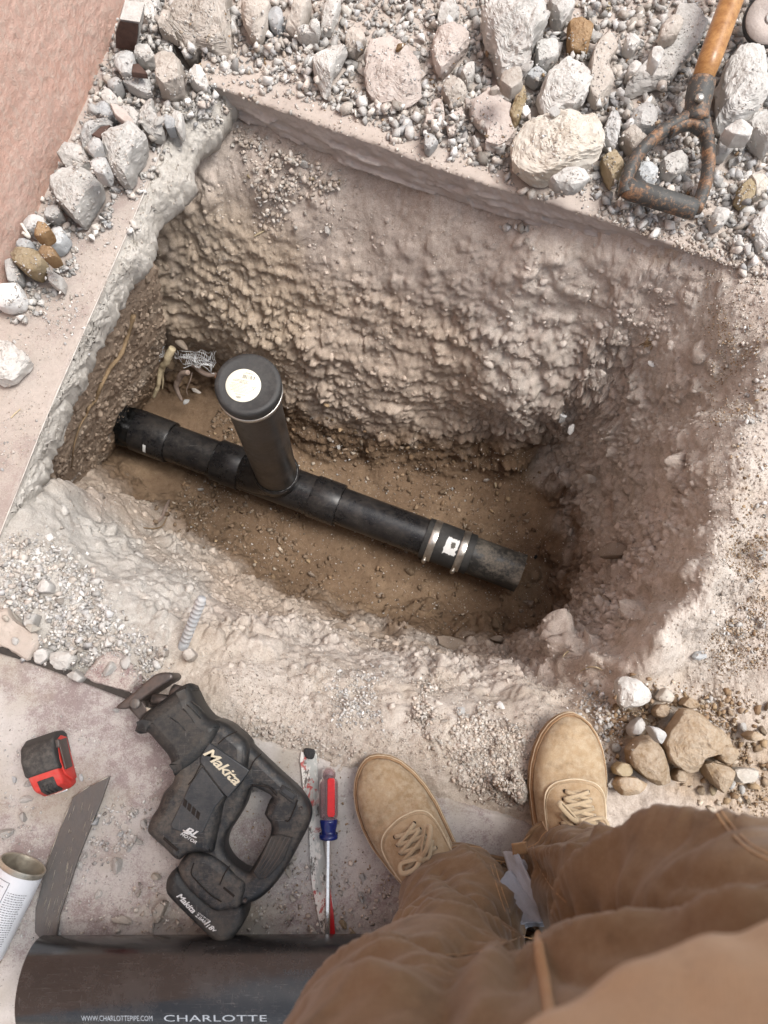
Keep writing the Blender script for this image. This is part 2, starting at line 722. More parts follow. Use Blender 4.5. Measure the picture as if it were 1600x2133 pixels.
def mat_slab(name, dust, stain, stainamt, under=None):
    """concrete paving: worn paint or stain showing through a coat of dust"""
    t = NT(name)
    n1 = t.noise(7, 6, 0.72)
    n2 = t.noise(60, 6, 0.75)
    n3 = t.noise(500, 3, 0.7)
    f = t.ramp(t.math('ADD', t.math('ADD', t.math('MULTIPLY', n1, 0.48), t.math('MULTIPLY', n2, 0.30)), t.math('MULTIPLY', n3, 0.22)), 0.485, 0.575)
    col = t.mix(t.math('MULTIPLY', f, stainamt), dust, stain)
    col = t.mix(1.0, col, t.mix(t.ramp(n2, 0.3, 0.7), (0.86, 0.85, 0.84), (1.12, 1.12, 1.13)), 'MULTIPLY')
    if under:
        col = t.mix(t.math('MULTIPLY', t.ramp(t.noise(4, 4, 0.6), 0.45, 0.62), 0.75), col, under)
    pit = t.ramp(t.voro(260), 0.0, 0.22)
    sp = t.math('MULTIPLY', t.math('SUBTRACT', 1.0, t.ramp(t.noise(330, 2, 0.5), 0.27, 0.33)), 0.6)
    col = t.mix(sp, col, (0.12, 0.10, 0.09))
    t.base(col)
    t.rough(0.93)
    t.spec(0.15)
    t.bump(n2, 0.3, 0.002)
    t.bump(n3, 0.5, 0.0012)
    return t.m


MT['slab_front'] = mat_slab('dusty_painted_concrete', (0.51, 0.485, 0.46), (0.20, 0.145, 0.145), 0.75, (0.33, 0.285, 0.215))
MT['slab_left'] = mat_slab('dusty_concrete', (0.44, 0.39, 0.35), (0.25, 0.195, 0.18), 0.62)
MT['slab_back'] = mat_slab('dusty_grey_concrete', (0.46, 0.405, 0.36), (0.33, 0.285, 0.26), 0.35)
MT['broken'] = mat_stone('broken_concrete_edge', (0.43, 0.40, 0.355), (0.53, 0.50, 0.455), (0.60, 0.575, 0.535), 0.5, 1.4)
MT['cut'] = mat_stone('cut_concrete_face', (0.38, 0.335, 0.31), (0.46, 0.415, 0.385), (0.54, 0.50, 0.465), 0.5)


def mat_stucco():
    t = NT('pink_stucco')
    n1 = t.noise(5, 5, 0.6)
    n2 = t.noise(85, 6, 0.75, (1, 1, 0.6))
    n3 = t.noise(300, 4, 0.7)
    col = t.mix(t.ramp(n1, 0.3, 0.7), (0.60, 0.375, 0.30), (0.64, 0.45, 0.38))
    g = t.n('ShaderNodeNewGeometry')
    col = t.mix(t.math('MULTIPLY', t.ramp(n2, 0.45, 0.68), 0.6), col, (0.60, 0.53, 0.46))
    pit = t.math('SUBTRACT', 1.0, t.ramp(n3, 0.28, 0.36))
    col = t.mix(t.math('MULTIPLY', pit, 0.6), col, (0.20, 0.10, 0.075))
    t.base(col)
    t.rough(0.92)
    t.spec(0.15)
    t.bump(n2, 0.7, 0.003)
    t.bump(n3, 0.9, 0.0025)
    return t.m


MT['stucco'] = mat_stucco()
MT['footing'] = mat_plain('grey_footing', (0.30, 0.29, 0.27), 0.9)
MT['pipe'] = mat_plastic('black_drain_plastic', (0.007, 0.007, 0.008), 0.20, (0.19, 0.155, 0.12), 0.16, 0.34)
MT['riser'] = mat_plastic('black_riser_plastic', (0.012, 0.011, 0.0105), 0.28, (0.11, 0.085, 0.07), 0.32, 0.55, False)
MT['oldpipe'] = mat_plastic('old_black_pipe', (0.018, 0.018, 0.017), 0.38, (0.24, 0.21, 0.17), 0.9, 0.6)
MT['bigpipe'] = mat_plastic('new_black_pipe', (0.011, 0.0105, 0.0105), 0.12, (0.07, 0.058, 0.052), 0.28, 0.34)
MT['rubber'] = mat_plastic('black_rubber', (0.016, 0.016, 0.016), 0.5, (0.12, 0.115, 0.105), 0.32, 0.15)
MT['tar'] = mat_plain('black_tar', (0.008, 0.008, 0.008), 0.25, 0, 0.2, 90, 0.5, 0.5)
MT['label'] = mat_plain('cream_label', (0.74, 0.72, 0.60), 0.55, 0, 0.05, 40, 0.3, 0)
MT['white_label'] = mat_plain('white_label', (0.72, 0.73, 0.72), 0.55, 0, 0.08, 80, 0.3, 0)
MT['ink'] = mat_plain('dark_print', (0.10, 0.095, 0.08), 0.6, 0, 0.1, 60, 0.3, 0)
MT['pipe_ink'] = mat_plain('pale_print', (0.42, 0.46, 0.50), 0.6, 0, 0.35, 400, 0.3, 0)
MT['faint_ink'] = mat_plain('faint_print', (0.075, 0.08, 0.085), 0.6, 0, 0.35, 400, 0.3, 0)
MT['logo_ink'] = mat_plain('cream_logo', (0.62, 0.56, 0.42), 0.5, 0, 0.15, 200, 0.4, 0)
MT['white_ink'] = mat_plain('white_print', (0.66, 0.66, 0.65), 0.5, 0, 0.15, 300, 0.4, 0)
MT['steel'] = mat_metal('stainless_band', (0.50, 0.48, 0.44), 0.28, 0.15, (0.30, 0.25, 0.18), 0.95)
MT['copper'] = mat_metal('dull_copper_screw', (0.45, 0.27, 0.17), 0.35, 0.3, (0.25, 0.17, 0.12), 0.9)
MT['saw_black'] = mat_plastic('scuffed_tool_black', (0.0095, 0.0105, 0.0115), 0.34, (0.19, 0.155, 0.12), 0.48, 0.5)
MT['saw_grey'] = mat_plastic('tool_panel', (0.017, 0.020, 0.023), 0.34, (0.12, 0.11, 0.095), 0.36, 0.35)
MT['saw_rubber'] = mat_plastic('tool_rubber', (0.008, 0.009, 0.0095), 0.45, (0.15, 0.125, 0.10), 0.36, 0.3)
MT['dark_metal'] = mat_metal('dark_worn_metal', (0.085, 0.075, 0.07), 0.42, 0.5, (0.11, 0.06, 0.04), 0.7)
MT['blade'] = mat_metal('dark_blade', (0.05, 0.048, 0.045), 0.45, 0.3, (0.10, 0.07, 0.05), 0.6)
MT['bar'] = mat_metal('scraped_grey_bar', (0.105, 0.098, 0.092), 0.45, 0.55, (0.15, 0.095, 0.06), 0.45, (6, 1.2, 6))
MT['tape_black'] = mat_plastic('tape_rubber', (0.022, 0.021, 0.020), 0.55, (0.20, 0.18, 0.155), 0.5, 0.15)
MT['tape_red'] = mat_plastic('tape_red_case', (0.46, 0.030, 0.022), 0.42, (0.30, 0.20, 0.16), 0.35, 0.1)
_t = mat_metal('scraped_bar', (0.105, 0.100, 0.096), 0.42, 0.45, (0.14, 0.105, 0.08), 0.4, (5, 1.4, 5))
MT['bar_scraped'] = _t
MT['can'] = mat_plain('white_can_paper', (0.66, 0.68, 0.71), 0.45, 0, 0.08, 30, 0.5, 0.03)
MT['can_metal'] = mat_metal('dull_tin', (0.46, 0.43, 0.36), 0.35, 0.35, (0.30, 0.25, 0.17), 0.85)
MT['can_ink'] = mat_plain('can_print', (0.14, 0.14, 0.16), 0.6, 0, 0.1, 60, 0.3, 0)
MT['lip'] = mat_stone('chipped_edge', (0.46, 0.43, 0.39), (0.56, 0.53, 0.49), (0.60, 0.575, 0.535), 0.4)
MT['driver_blue'] = mat_plain('blue_collar', (0.012, 0.022, 0.13), 0.2, 0, 0.3, 90, 0.6, 0.02)
MT['driver_red'] = mat_plain('red_insert', (0.55, 0.018, 0.022), 0.3, 0, 0.15, 120, 0.5, 0.03)
MT['chrome'] = mat_metal('bright_shank', (0.72, 0.72, 0.70), 0.18, 0.1, (0.4, 0.38, 0.34), 1.0)
MT['skin'] = mat_plain('skin', (0.45, 0.27, 0.19), 0.55, 0, 0.1, 60)
MT['hair'] = mat_plain('hair', (0.03, 0.02, 0.014), 0.6, 0, 0.3, 300)
MT['trouser'] = mat_cloth('tan_work_cotton', (0.165, 0.105, 0.058), (0.225, 0.148, 0.086), 1500, (0.34, 0.27, 0.19), 0.25)
MT['seam'] = mat_cloth('tan_seam', (0.36, 0.215, 0.105), (0.40, 0.25, 0.13), 2500)
MT['jacket'] = mat_cloth('pale_tan_cotton', (0.44, 0.315, 0.20), (0.50, 0.365, 0.24), 1500)
MT['denim'] = mat_cloth('worn_pale_lining', (0.36, 0.40, 0.47), (0.47, 0.50, 0.56), 2200, (0.4, 0.36, 0.33), 0.2)
MT['shoe'] = mat_cloth('dusty_tan_canvas', (0.23, 0.155, 0.088), (0.41, 0.305, 0.19), 2600, (0.50, 0.42, 0.31), 0.75, 0.1)
MT['shoe_flap'] = mat_cloth('dusty_tan_flap', (0.28, 0.19, 0.108), (0.42, 0.31, 0.195), 2600, (0.49, 0.40, 0.29), 0.6, 0.1)
MT['sole'] = mat_cloth('dirty_tan_rubber', (0.22, 0.125, 0.065), (0.35, 0.225, 0.125), 300, (0.45, 0.35, 0.24), 0.5, 0.0)
MT['lace'] = mat_cloth('dusty_lace', (0.40, 0.31, 0.20), (0.47, 0.37, 0.25), 4000)
MT['thread'] = mat_plain('pale_stitching', (0.56, 0.46, 0.33), 0.9)
MT['dark_hole'] = mat_plain('dark_eyelet', (0.02, 0.015, 0.012), 0.9)
MT['root'] = mat_plain('tan_root_bark', (0.26, 0.185, 0.11), 0.85, 0, 0.35, 70, 0.2, 0.5)
MT['pale_root'] = mat_plain('peeled_root', (0.50, 0.42, 0.28), 0.8, 0, 0.3, 70, 0.2, 0.4)
MT['dusty_root'] = mat_plain('dusty_root', (0.30, 0.23, 0.19), 0.9, 0, 0.3, 70, 0.2, 0.4)
MT['mesh_wire'] = mat_plain('grey_wire_mesh', (0.75, 0.76, 0.77), 0.6, 0.2, 0.3, 200)
MT['rebar'] = mat_metal('weathered_rebar', (0.34, 0.355, 0.37), 0.7, 0.7, (0.56, 0.54, 0.51), 0.15)
MT['tile_brown'] = mat_plain('brown_painted_face', (0.085, 0.052, 0.042), 0.7, 0, 0.3, 120, 0.3, 0.2)
MT['puddle'] = mat_plain('dull_film', (0.30, 0.30, 0.27), 0.5)


def mat_wood():
    t = NT('varnished_ash')
    n = t.noise(5, 5, 0.65, (14, 14, 0.8), 0.4)
    n2 = t.noise(30, 4, 0.7, (10, 10, 0.5))
    col = t.mix(t.ramp(n, 0.3, 0.7), (0.25, 0.105, 0.030), (0.47, 0.255, 0.095))
    col = t.mix(t.math('MULTIPLY', t.ramp(n2, 0.5, 0.75), 0.6), col, (0.15, 0.06, 0.02))
    t.base(col)
    t.rough(0.32)
    t.bump(n2, 0.1, 0.0006)
    return t.m


MT['wood'] = mat_wood()


def mat_grip():
    t = NT('worn_black_grip')
    n1 = t.noise(26, 6, 0.75)
    n2 = t.noise(150, 4, 0.75)
    f = t.math('MULTIPLY', t.ramp(t.math('ADD', t.math('MULTIPLY', n1, 0.6), t.math('MULTIPLY', n2, 0.4)), 0.50, 0.62), 0.8)
    col = t.mix(f, (0.055, 0.055, 0.052), (0.33, 0.165, 0.075))
    t.base(t.mix(t.math('MULTIPLY', t.ramp(n2, 0.55, 0.75), 0.45), col, (0.40, 0.33, 0.24)))
    t.rough(0.6)
    t.bump(n2, 0.3, 0.001)
    return t.m


MT['grip'] = mat_grip()


def mat_paintblade():
    t = NT('paint_splashed_blade')
    n1 = t.noise(16, 6, 0.7, (2.5, 1, 1))
    n2 = t.noise(46, 6, 0.75, (1.5, 0.8, 1))
    n3 = t.noise(210, 4, 0.75)
    n4 = t.noise(13, 5, 0.75, (2, 1.4, 1), 0.7)
    col = t.mix(t.ramp(n1, 0.50, 0.56), (0.70, 0.68, 0.64), (0.40, 0.42, 0.40))
    col = t.mix(t.math('MULTIPLY', t.ramp(n2, 0.535, 0.575), 0.9), col, (0.07, 0.055, 0.045))
    col = t.mix(t.math('MULTIPLY', t.ramp(n4, 0.565, 0.60), 0.9), col, (0.40, 0.035, 0.03))
    col = t.mix(t.math('MULTIPLY', t.ramp(n3, 0.6, 0.7), 0.5), col, (0.30, 0.24, 0.18))
    t.base(col)
    t.rough(0.55)
    t.bump(n2, 0.5, 0.001)
    return t.m


MT['paintblade'] = mat_paintblade()


def mat_clear():
    t = NT('clear_handle_plastic')
    t.base((0.50, 0.36, 0.38))
    t.rough(0.12)
    t.b.inputs['Transmission Weight'].default_value = 0.75
    t.b.inputs['IOR'].default_value = 1.3
    t.bump(t.noise(300, 3, 0.6), 0.15, 0.0005)
    return t.m


MT['clear'] = mat_clear()
MT['bigpipe'].node_tree.nodes['Principled BSDF'].inputs['Specular IOR Level'].default_value = 0.85

# ------------------------------------------------------------------ the ground with the dug hole
CTRL = """
470 240 -.09;560 285 -.09;700 330 -.09;900 405 -.09;1130 470 -.085;1300 525 -.055;1400 548 -.035;1500 566 -.018;1600 592 -.004;1750 640 0
500 150 -.1;800 200 -.1;1200 300 -.1;1600 450 -.06;300 0 -.012;200 140 -.02;330 120 -.012;900 0 -.1;1600 0 -.1;1900 300 -.05;300 -400 -.02;1500 -400 -.1
540 400 -.15;700 400 -.14;900 460 -.125;1100 530 -.115;1300 620 -.13;1500 700 -.05;1600 750 -.01;440 400 -.17
350 490 -.27;450 480 -.24;600 500 -.23;750 500 -.22;900 560 -.21;1040 600 -.2;1150 680 -.25;1300 760 -.30;1420 800 -.17
300 590 -.40;420 580 -.38;600 640 -.4;750 700 -.42;900 730 -.42;1040 760 -.4;1400 850 -.24
330 665 -.56;430 700 -.58;520 745 -.6;600 810 -.62;760 890 -.66;860 908 -.68;1000 902 -.68;1120 925 -.68;1170 1000 -.68;1190 1120 -.68;1190 1230 -.68
380 790 -.74;440 780 -.75;520 830 -.76;600 870 -.77;760 930 -.77;860 960 -.77;1000 960 -.76;1090 990 -.76;1120 1080 -.76;1120 1200 -.76
400 1000 -.77;600 1100 -.77;800 1000 -.77;1000 1100 -.76;700 1180 -.76;900 1270 -.75;1050 1290 -.74;330 950 -.77;500 930 -.77
1600 1000 .0
1600 900 0;1600 1100 .02;1550 1000 0;1520 1150 -.01;1600 1300 .02;1500 1350 0;1800 900 .02;1800 1400 .03
90 985 -.07;60 1060 -.03;140 1080 -.12;200 1130 -.16;110 1160 -.03;190 1040 -.34;250 1110 -.34;330 1165 -.33;230 985 -.70;300 1060 -.72;270 1050 -.60;340 1110 -.60
410 1120 -.72;430 1195 -.42;490 1215 -.62;530 1262 -.42;480 1265 -.23;400 1228 -.20;320 1200 -.18;600 1310 -.26;700 1345 -.20;800 1372 -.18;930 1392 -.18;1050 1392 -.20;1150 1370 -.24;1220 1335 -.27
600 1262 -.64;700 1308 -.60;800 1342 -.62;930 1358 -.62;1060 1362 -.62;1150 1325 -.6;1200 1280 -.58;600 1235 -.74;720 1280 -.74;930 1325 -.74;1060 1325 -.74
600 1390 -.08;700 1410 -.075;800 1435 -.06;930 1445 -.05;1100 1445 -.06;1250 1400 -.08;1400 1400 -.03;1550 1450 .02
300 1300 -.05;420 1300 -.11;420 1340 -.06;500 1410 -.01;700 1490 0;900 1530 .005;1080 1550 .012;1300 1550 .015;1500 1600 .02;1600 1700 .02;300 1360 -.02;560 1330 -.13
20 1150 -.005;60 1230 0;150 1340 -.012;220 1250 -.03;0 1300 0;200 1400 -.015;-200 1250 0;-200 1500 -.04;380 1440 -.015
100 1500 -.04;400 1600 -.04;700 1700 -.04;1000 1750 -.03;500 2000 -.04;1000 2100 -.04;1600 2100 0;100 2100 -.04;500 2500 -.04;1500 2500 0;1900 2000 0
-100 300 -.05;-330 600 -.1;-260 900 -.1;-60 1120 -.05;200 900 -.78;260 840 -.77;190 960 -.79;330 790 -.76;90 860 -.78;160 780 -.77;250 740 -.75;130 960 -.60
"""
cpts = []
for row in CTRL.replace('\n', ';').split(';'):
    if row.strip():
        a = [float(q) for q in row.split()]
        cpts.append(tuple(at(*a)))
# the steep right bank: from its rim down to the floor edge
RIM_R = [(1502, 885), (1492, 960), (1472, 1040), (1442, 1120), (1402, 1195), (1342, 1278), (1240, 1352)]
FLO_R = [(1142, 925), (1170, 980), (1185, 1050), (1192, 1120), (1195, 1190), (1185, 1255), (1150, 1318)]
for a, b in zip(RIM_R, FLO_R):
    R_, F_ = at(*a, -.02), at(*b, -.75)
    hd = Vector((R_.x - F_.x, R_.y - F_.y, 0)).normalized()
    for s_, z_ in ((0, -.02), (.10, -.13), (.25, -.28), (.45, -.43), (.7, -.60), (.95, -.73)):
        cpts.append((R_.x + (F_.x - R_.x) * s_, R_.y + (F_.y - R_.y) * s_, z_))
    for o_, z_ in ((.035, -.006), (.10, .0)):
        if a[0] > 1300:
            cpts.append((R_.x + hd.x * o_, R_.y + hd.y * o_, z_))
cpts = np.array(cpts)


def rbf_fit(P, val, smooth=1e-4):
    D = np.linalg.norm(P[:, None, :2] - P[None, :, :2], axis=2)
    n = len(P)
    A = np.zeros((n + 3, n + 3))
    A[:n, :n] = D - smooth * np.eye(n)
    A[:n, n] = 1
    A[:n, n + 1:] = P[:, :2]
    A[n:, :n] = A[:n, n:].T
    return np.linalg.solve(A, np.concatenate([val, np.zeros(3)]))


CX0, CX1, CY0, CY1, CN = -1.25, 1.25, -0.9, 1.75, 300
gx, gy = np.linspace(CX0, CX1, CN), np.linspace(CY0, CY1, CN)
GX, GY = np.meshgrid(gx, gy, indexing='ij')
wgt = rbf_fit(cpts, cpts[:, 2])
Z = np.full(GX.shape, wgt[len(cpts)]) + wgt[len(cpts) + 1] * GX + wgt[len(cpts) + 2] * GY
for k, c in enumerate(cpts):
    Z += wgt[k] * np.sqrt((GX - c[0]) ** 2 + (GY - c[1]) ** 2)
Z = np.clip(Z, -0.79, 0.05)
for _ in range(2):
    Zp = np.pad(Z, 1, mode='edge')
    Z = 0.4 * Z + 0.15 * (Zp[:-2, 1:-1] + Zp[2:, 1:-1] + Zp[1:-1, :-2] + Zp[1:-1, 2:])
edge = np.minimum(np.minimum(GX - CX0, CX1 - GX), np.minimum(GY - CY0, CY1 - GY))
Z = Z * sstep(0, 0.12, edge) + (-0.06) * (1 - sstep(0, 0.12, edge))
ZC = Z


def bil(A, x, y):
    fx = np.clip((x - CX0) / (CX1 - CX0) * (CN - 1), 0, CN - 1.001)
    fy = np.clip((y - CY0) / (CY1 - CY0) * (CN - 1), 0, CN - 1.001)
    i, j = fx.astype(int), fy.astype(int)
    a, b = fx - i, fy - j
    return A[i, j] * (1 - a) * (1 - b) + A[i + 1, j] * a * (1 - b) + A[i, j + 1] * (1 - a) * b + A[i + 1, j + 1] * a * b


NX, NY = 800, 800
# columns closer together where the right and left banks are steep
xd = np.linspace(-0.98, 1.0, 1500)
zr = np.stack([bil(ZC, xd, np.full(1500, y)) for y in np.linspace(0.12, 0.75, 22)])
gr = np.abs(np.gradient(zr, xd, axis=1))
gr = np.where(xd[None, :] < -0.42, 0, gr)
wx = np.sqrt(1 + (0.85 * np.quantile(gr, 0.8, axis=0)) ** 2)
wx = np.convolve(np.pad(wx, 40, mode='edge'), np.ones(81) / 81, mode='valid')
Lx = np.concatenate([[0], np.cumsum(0.5 * (wx[1:] + wx[:-1]) * np.diff(xd))])
xs = np.interp(np.linspace(0, Lx[-1], NX), Lx, xd)
yd = np.linspace(-0.66, 1.56, 1600)
VX, VY = np.zeros((NX, NY)), np.zeros((NX, NY))
for i, x in enumerate(xs):
    zc = bil(ZC, np.full(1600, x), yd)
    dl = np.sqrt(np.diff(yd) ** 2 + (0.75 * np.diff(zc)) ** 2)
    L = np.concatenate([[0], np.cumsum(dl)])
    VY[i] = np.interp(np.linspace(0, L[-1], NY), L, yd)
    VX[i] = x
# neighbouring columns must not shear: smooth the spacing a little across columns
for _ in range(30):
    VY[1:-1] = 0.5 * VY[1:-1] + 0.25 * (VY[:-2] + VY[2:])
VZ = bil(ZC, VX.ravel(), VY.ravel()).reshape(NX, NY)


def grid_normals(P):
    du = np.gradient(P, axis=0)
    dv = np.gradient(P, axis=1)
    n = np.cross(du, dv)
    return n / np.maximum(np.linalg.norm(n, axis=2, keepdims=True), 1e-9)


P = np.stack([VX, VY, VZ], 2)
N = grid_normals(P)
slope = 1 - np.abs(N[:, :, 2])
for _ in range(6):
    sp = np.pad(slope, 1, mode='edge')
    slope = 0.2 * (slope + sp[:-2, 1:-1] + sp[2:, 1:-1] + sp[1:-1, :-2] + sp[1:-1, 2:])
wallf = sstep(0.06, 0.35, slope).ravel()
q = P.reshape(-1, 3).astype(np.float32)
nrm = N.reshape(-1, 3)
zz = q[:, 2]
floorf = sstep(-0.70, -0.75, zz)
# the back wall bulges over its own foot
backf = wallf * sstep(0.45, 0.62, q[:, 1])
push = np.exp(-((zz + 0.47) / 0.13) ** 2) * backf
q2 = q.copy()
q2[:, 1] -= 0.055 * push * (0.6 + 0.8 * vnoise(q * 4.0, 5))


def blob(px, py, z, r, soft=0.6):
    c = at(px, py, z)
    wob = 1 + 0.5 * vnoise(q * 9, 77)
    d = np.sqrt((q[:, 0] - c.x) ** 2 + (q[:, 1] - c.y) ** 2) / (r * wob)
    return 1 - sstep(soft, 1.25, d)


F1, F2, ID1 = worley(q * np.array([26, 26, 30]) + 0.5 * fbm(q * 18, 2, 3)[:, None], 11)
G1, G2, ID2 = worley(q * 62 + 0.4 * fbm(q * 50, 2, 4)[:, None], 12)
H1_, H2_, ID3 = worley(q * 150, 13)
# rounded clods mixed with angular crumbs parted by narrow cracks
lump = 0.55 * np.clip(0.75 - F1, 0, 1) * (0.35 + 0.9 * ID1) + 0.36 * (0.1 + ID1) * sstep(0.02, 0.20, F2 - F1)
lump2 = 0.4 * np.clip(0.7 - G1, 0, 1) * (0.3 + 0.9 * ID2) + 0.42 * (0.1 + ID2) * sstep(0.03, 0.24, G2 - G1)
lump3 = np.clip(0.65 - H1_, 0, 1) * (0.3 + 0.9 * ID3)
big = fbm(q * 7.5, 4, 21)
mid = fbm(q * 21, 5, 22, 0.55)
fine = fbm(q * 75, 4, 23, 0.6)
ledge = billow(q * np.array([10, 10, 26]), 3, 24)
# trowelled upper bench: streaks running down the slope
streak = fbm(q * np.array([38, 9, 9]), 4, 25)
frontf = sstep(0.42, 0.30, q[:, 1]) * sstep(0.08, -0.0, q[:, 1] * 0 + slope.ravel() * 0)
rough_front = sstep(0.55, 0.30, q[:, 1])
wl_ = wallf
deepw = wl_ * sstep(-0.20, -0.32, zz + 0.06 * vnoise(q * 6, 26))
patch = sstep(-0.25, 0.35, fbm(q * 8, 3, 27))
patch2 = 0.25 + 0.95 * sstep(-0.30, 0.30, fbm(q * 5.5, 3, 28) + 0.25 * fbm(q * 16, 2, 29))
lump, lump2 = lump * patch2, lump2 * (0.3 + 0.7 * patch2)
d = (deepw * (0.024 * big + 0.022 * (0.35 - ledge) + 0.022 * lump * (0.3 + patch) + 0.013 * lump2 * (0.2 + 0.9 * patch) + 0.014 * mid + 0.0075 * fine + 0.003 * lump3)
     + (wl_ - deepw).clip(0) * (0.012 * big + 0.011 * mid * patch + 0.005 * streak + 0.012 * lump * sstep(0.6, 0.8, ID1) + 0.005 * lump2 * patch + 0.0025 * fine)
     + (1 - wl_) * (1 - floorf) * (0.009 * mid + 0.0035 * fine + 0.010 * lump * patch + 0.006 * lump2 * (0.2 + patch) + 0.0028 * lump3 + 0.006 * big)
     + floorf * (0.008 * big + 0.004 * mid + 0.0022 * fine + 0.003 * lump3))
lip = rough_front * sstep(-0.02, -0.08, zz) * (1 - floorf)
# the front bank is softer: rounded crumbs in a coat of dust
soft = (0.016 * big + 0.016 * mid + 0.026 * lump * (0.3 + patch) + 0.013 * lump2 * (0.3 + patch) + 0.003 * fine + 0.003 * lump3)
d = d * (1 - lip) + soft * lip
rw = wl_ * sstep(0.10, 0.30, q[:, 0]) * sstep(-0.06, -0.16, zz)
d = d + rw * (0.010 * mid + 0.010 * lump * (0.2 + ID1) + 0.004 * lump2 + 0.012 * big)
dn = q2 + nrm * d[:, None]

# soil colours: what the earth itself is, pale dust above, brown in the wall, damp brown on the floor; shade of clod gaps painted in last
cD = np.array([0.450, 0.393, 0.350])
cB = np.array([0.485, 0.405, 0.335])
cF = np.array([0.175, 0.120, 0.078])
cO = np.array([0.42, 0.325, 0.235])
cP = np.array([0.470, 0.415, 0.355])
cW = np.array([0.470, 0.450, 0.420])


def lerp(c, new, f):
    return c + (np.asarray(new)[None, :] - c) * np.clip(f, 0, 1)[:, None]


nz3 = fbm(q * 5, 4, 31)
nz4 = fbm(q * 16, 4, 32)
col = np.tile(cD, (len(q), 1))
col = lerp(col, cP, sstep(0.50, 0.30, q[:, 1] + 0.06 * nz3) * sstep(-0.25, -0.05, zz))
rightf = sstep(0.16, 0.40, q[:, 0])
col = lerp(col, cB, sstep(-0.21, -0.36, zz + 0.07 * nz4 + 0.16 * rightf) * (0.95 - 0.35 * rightf))
col = lerp(col, (0.54, 0.475, 0.425), rightf * sstep(-.68, -.45, zz) * sstep(-.5, .15, nz4) * 0.9)
tanw = blob(380, 540, -0.3, 0.30)
col = lerp(col, (0.47, 0.385, 0.295), tanw * sstep(-0.12, -0.24, zz) * 0.8)
red = np.maximum(blob(1330, 1100, -0.45, 0.16), 0)
col = lerp(col, (0.34, 0.25, 0.19), red * sstep(-.35, -.5, zz) * 0.5)
col = lerp(col, cF, sstep(-0.60, -0.715, zz + 0.05 * nz4))
damp = fbm(q * 6, 4, 41)
col = lerp(col, (0.265, 0.19, 0.125), floorf * sstep(0.0, 0.35, damp + 0.25 * nz4) * 0.75)
for bx in ((1605, 1030, 0, .075), (1590, 690, 0, .05), (1600, 1230, 0, .05), (1430, 1530, .01, .09), (1330, 1500, .01, .06),
           (1540, 1560, .01, .12), (1560, 800, 0, .04), (1390, 470, 0, .05), (1260, 1480, 0, .05)):
    col = lerp(col, cO, blob(*bx) * sstep(-0.15, 0.35, nz4 + 0.2 + fine * 0.5) * 0.85)
for bx in ((100, 1240, 0, .17), (220, 1330, 0, .13), (60, 1100, 0, .10), (20, 1300, 0, .1)):
    col = lerp(col, cW, blob(*bx) * 0.9)
for bx in ((1490, 1040, -.08, .10), (1430, 1180, -.2, .09), (1500, 790, -.05, .16), (1380, 720, -.08, .13), (1480, 950, -.1, .09), (1530, 700, -.02, .12), (620, 1500, 0, .22), (950, 1500, 0, .16), (1420, 900, -.15, .10), (1500, 820, -.03, .10), (1450, 1300, -.03, .1), (1130, 640, -.19, .1), (1480, 1420, .0, .1)):
    col = lerp(col, (0.53, 0.485, 0.44), blob(*bx) * sstep(-0.45, 0.2, nz4) * 0.85)
# dust clings to what faces up
col = lerp(col, (0.44, 0.385, 0.335), sstep(0.1, 0.45, nz4 + 0.3 * fine) * (1 - floorf) * 0.45)
col *= (1 - 0.16 * deepw * sstep(0.30, 0.62, G1))[:, None]  # cracks between wall clods darkened: their shade put into the colour
dn = dn.reshape(NX, NY, 3)

# frame of far ground round the detailed sheet, out to the horizon
ex = np.concatenate([[-90, -25, -8, -3, -1.5], xs, [1.5, 3, 8, 25, 90]])
ny_ = NY + 10
full = np.zeros((NX + 10, ny_, 3))
full[5:-5, 5:-5] = dn
yb = np.array([-90, -25, -8, -3, -1.2])
yt = np.array([2.2, 4, 9, 25, 90])
full[5:-5, :5, 0] = dn[:, :1, 0]
full[5:-5, -5:, 0] = dn[:, -1:, 0]
full[5:-5, :5, 1] = yb
full[5:-5, -5:, 1] = yt
full[5:-5, :5, 2] = full[5:-5, -5:, 2] = -0.06
for k in range(5):
    full[k, :, :] = full[5]
    full[-1 - k, :, :] = full[-6]
    full[k, :, 0] = ex[k]
    full[-1 - k, :, 0] = ex[-1 - k]
    full[k, :, 2] = -0.06
    full[-1 - k, :, 2] = -0.06
colg = np.tile(cD, ((NX + 10) * ny_, 1)).reshape(NX + 10, ny_, 3)
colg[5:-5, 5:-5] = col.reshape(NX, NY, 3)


def grid_faces(nx, ny):
    i = np.arange(nx - 1)[:, None] * ny + np.arange(ny - 1)[None, :]
    return np.stack([i, i + ny, i + ny + 1, i + 1], 2).reshape(-1, 4)


me = new_mesh('ground', full.reshape(-1, 3), grid_faces(NX + 10, ny_), MT['soil'])


def set_col(me, name, c):
    a = me.color_attributes.new(name, 'FLOAT_COLOR', 'POINT')
    buf = np.ones((len(me.vertices), 4), np.float32)
    buf[:, :3] = c
    a.data.foreach_set('color', buf.ravel())


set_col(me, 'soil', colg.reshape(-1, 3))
tag(link('ground', me), kind='structure')

# ------------------------------------------------------------------ height map used to rest stones on what is below
RX0, RY0, RS = -1.0, -0.66, 0.004
RNX, RNY = 500, 556
HM = np.full((RNX, RNY), -0.85)


def splat(v):
    v = np.asarray(v)
    i = ((v[:, 0] - RX0) / RS).astype(int)
    j = ((v[:, 1] - RY0) / RS).astype(int)
    ok = (i >= 0) & (j >= 0) & (i < RNX) & (j < RNY)
    np.maximum.at(HM, (i[ok], j[ok]), v[ok, 2])


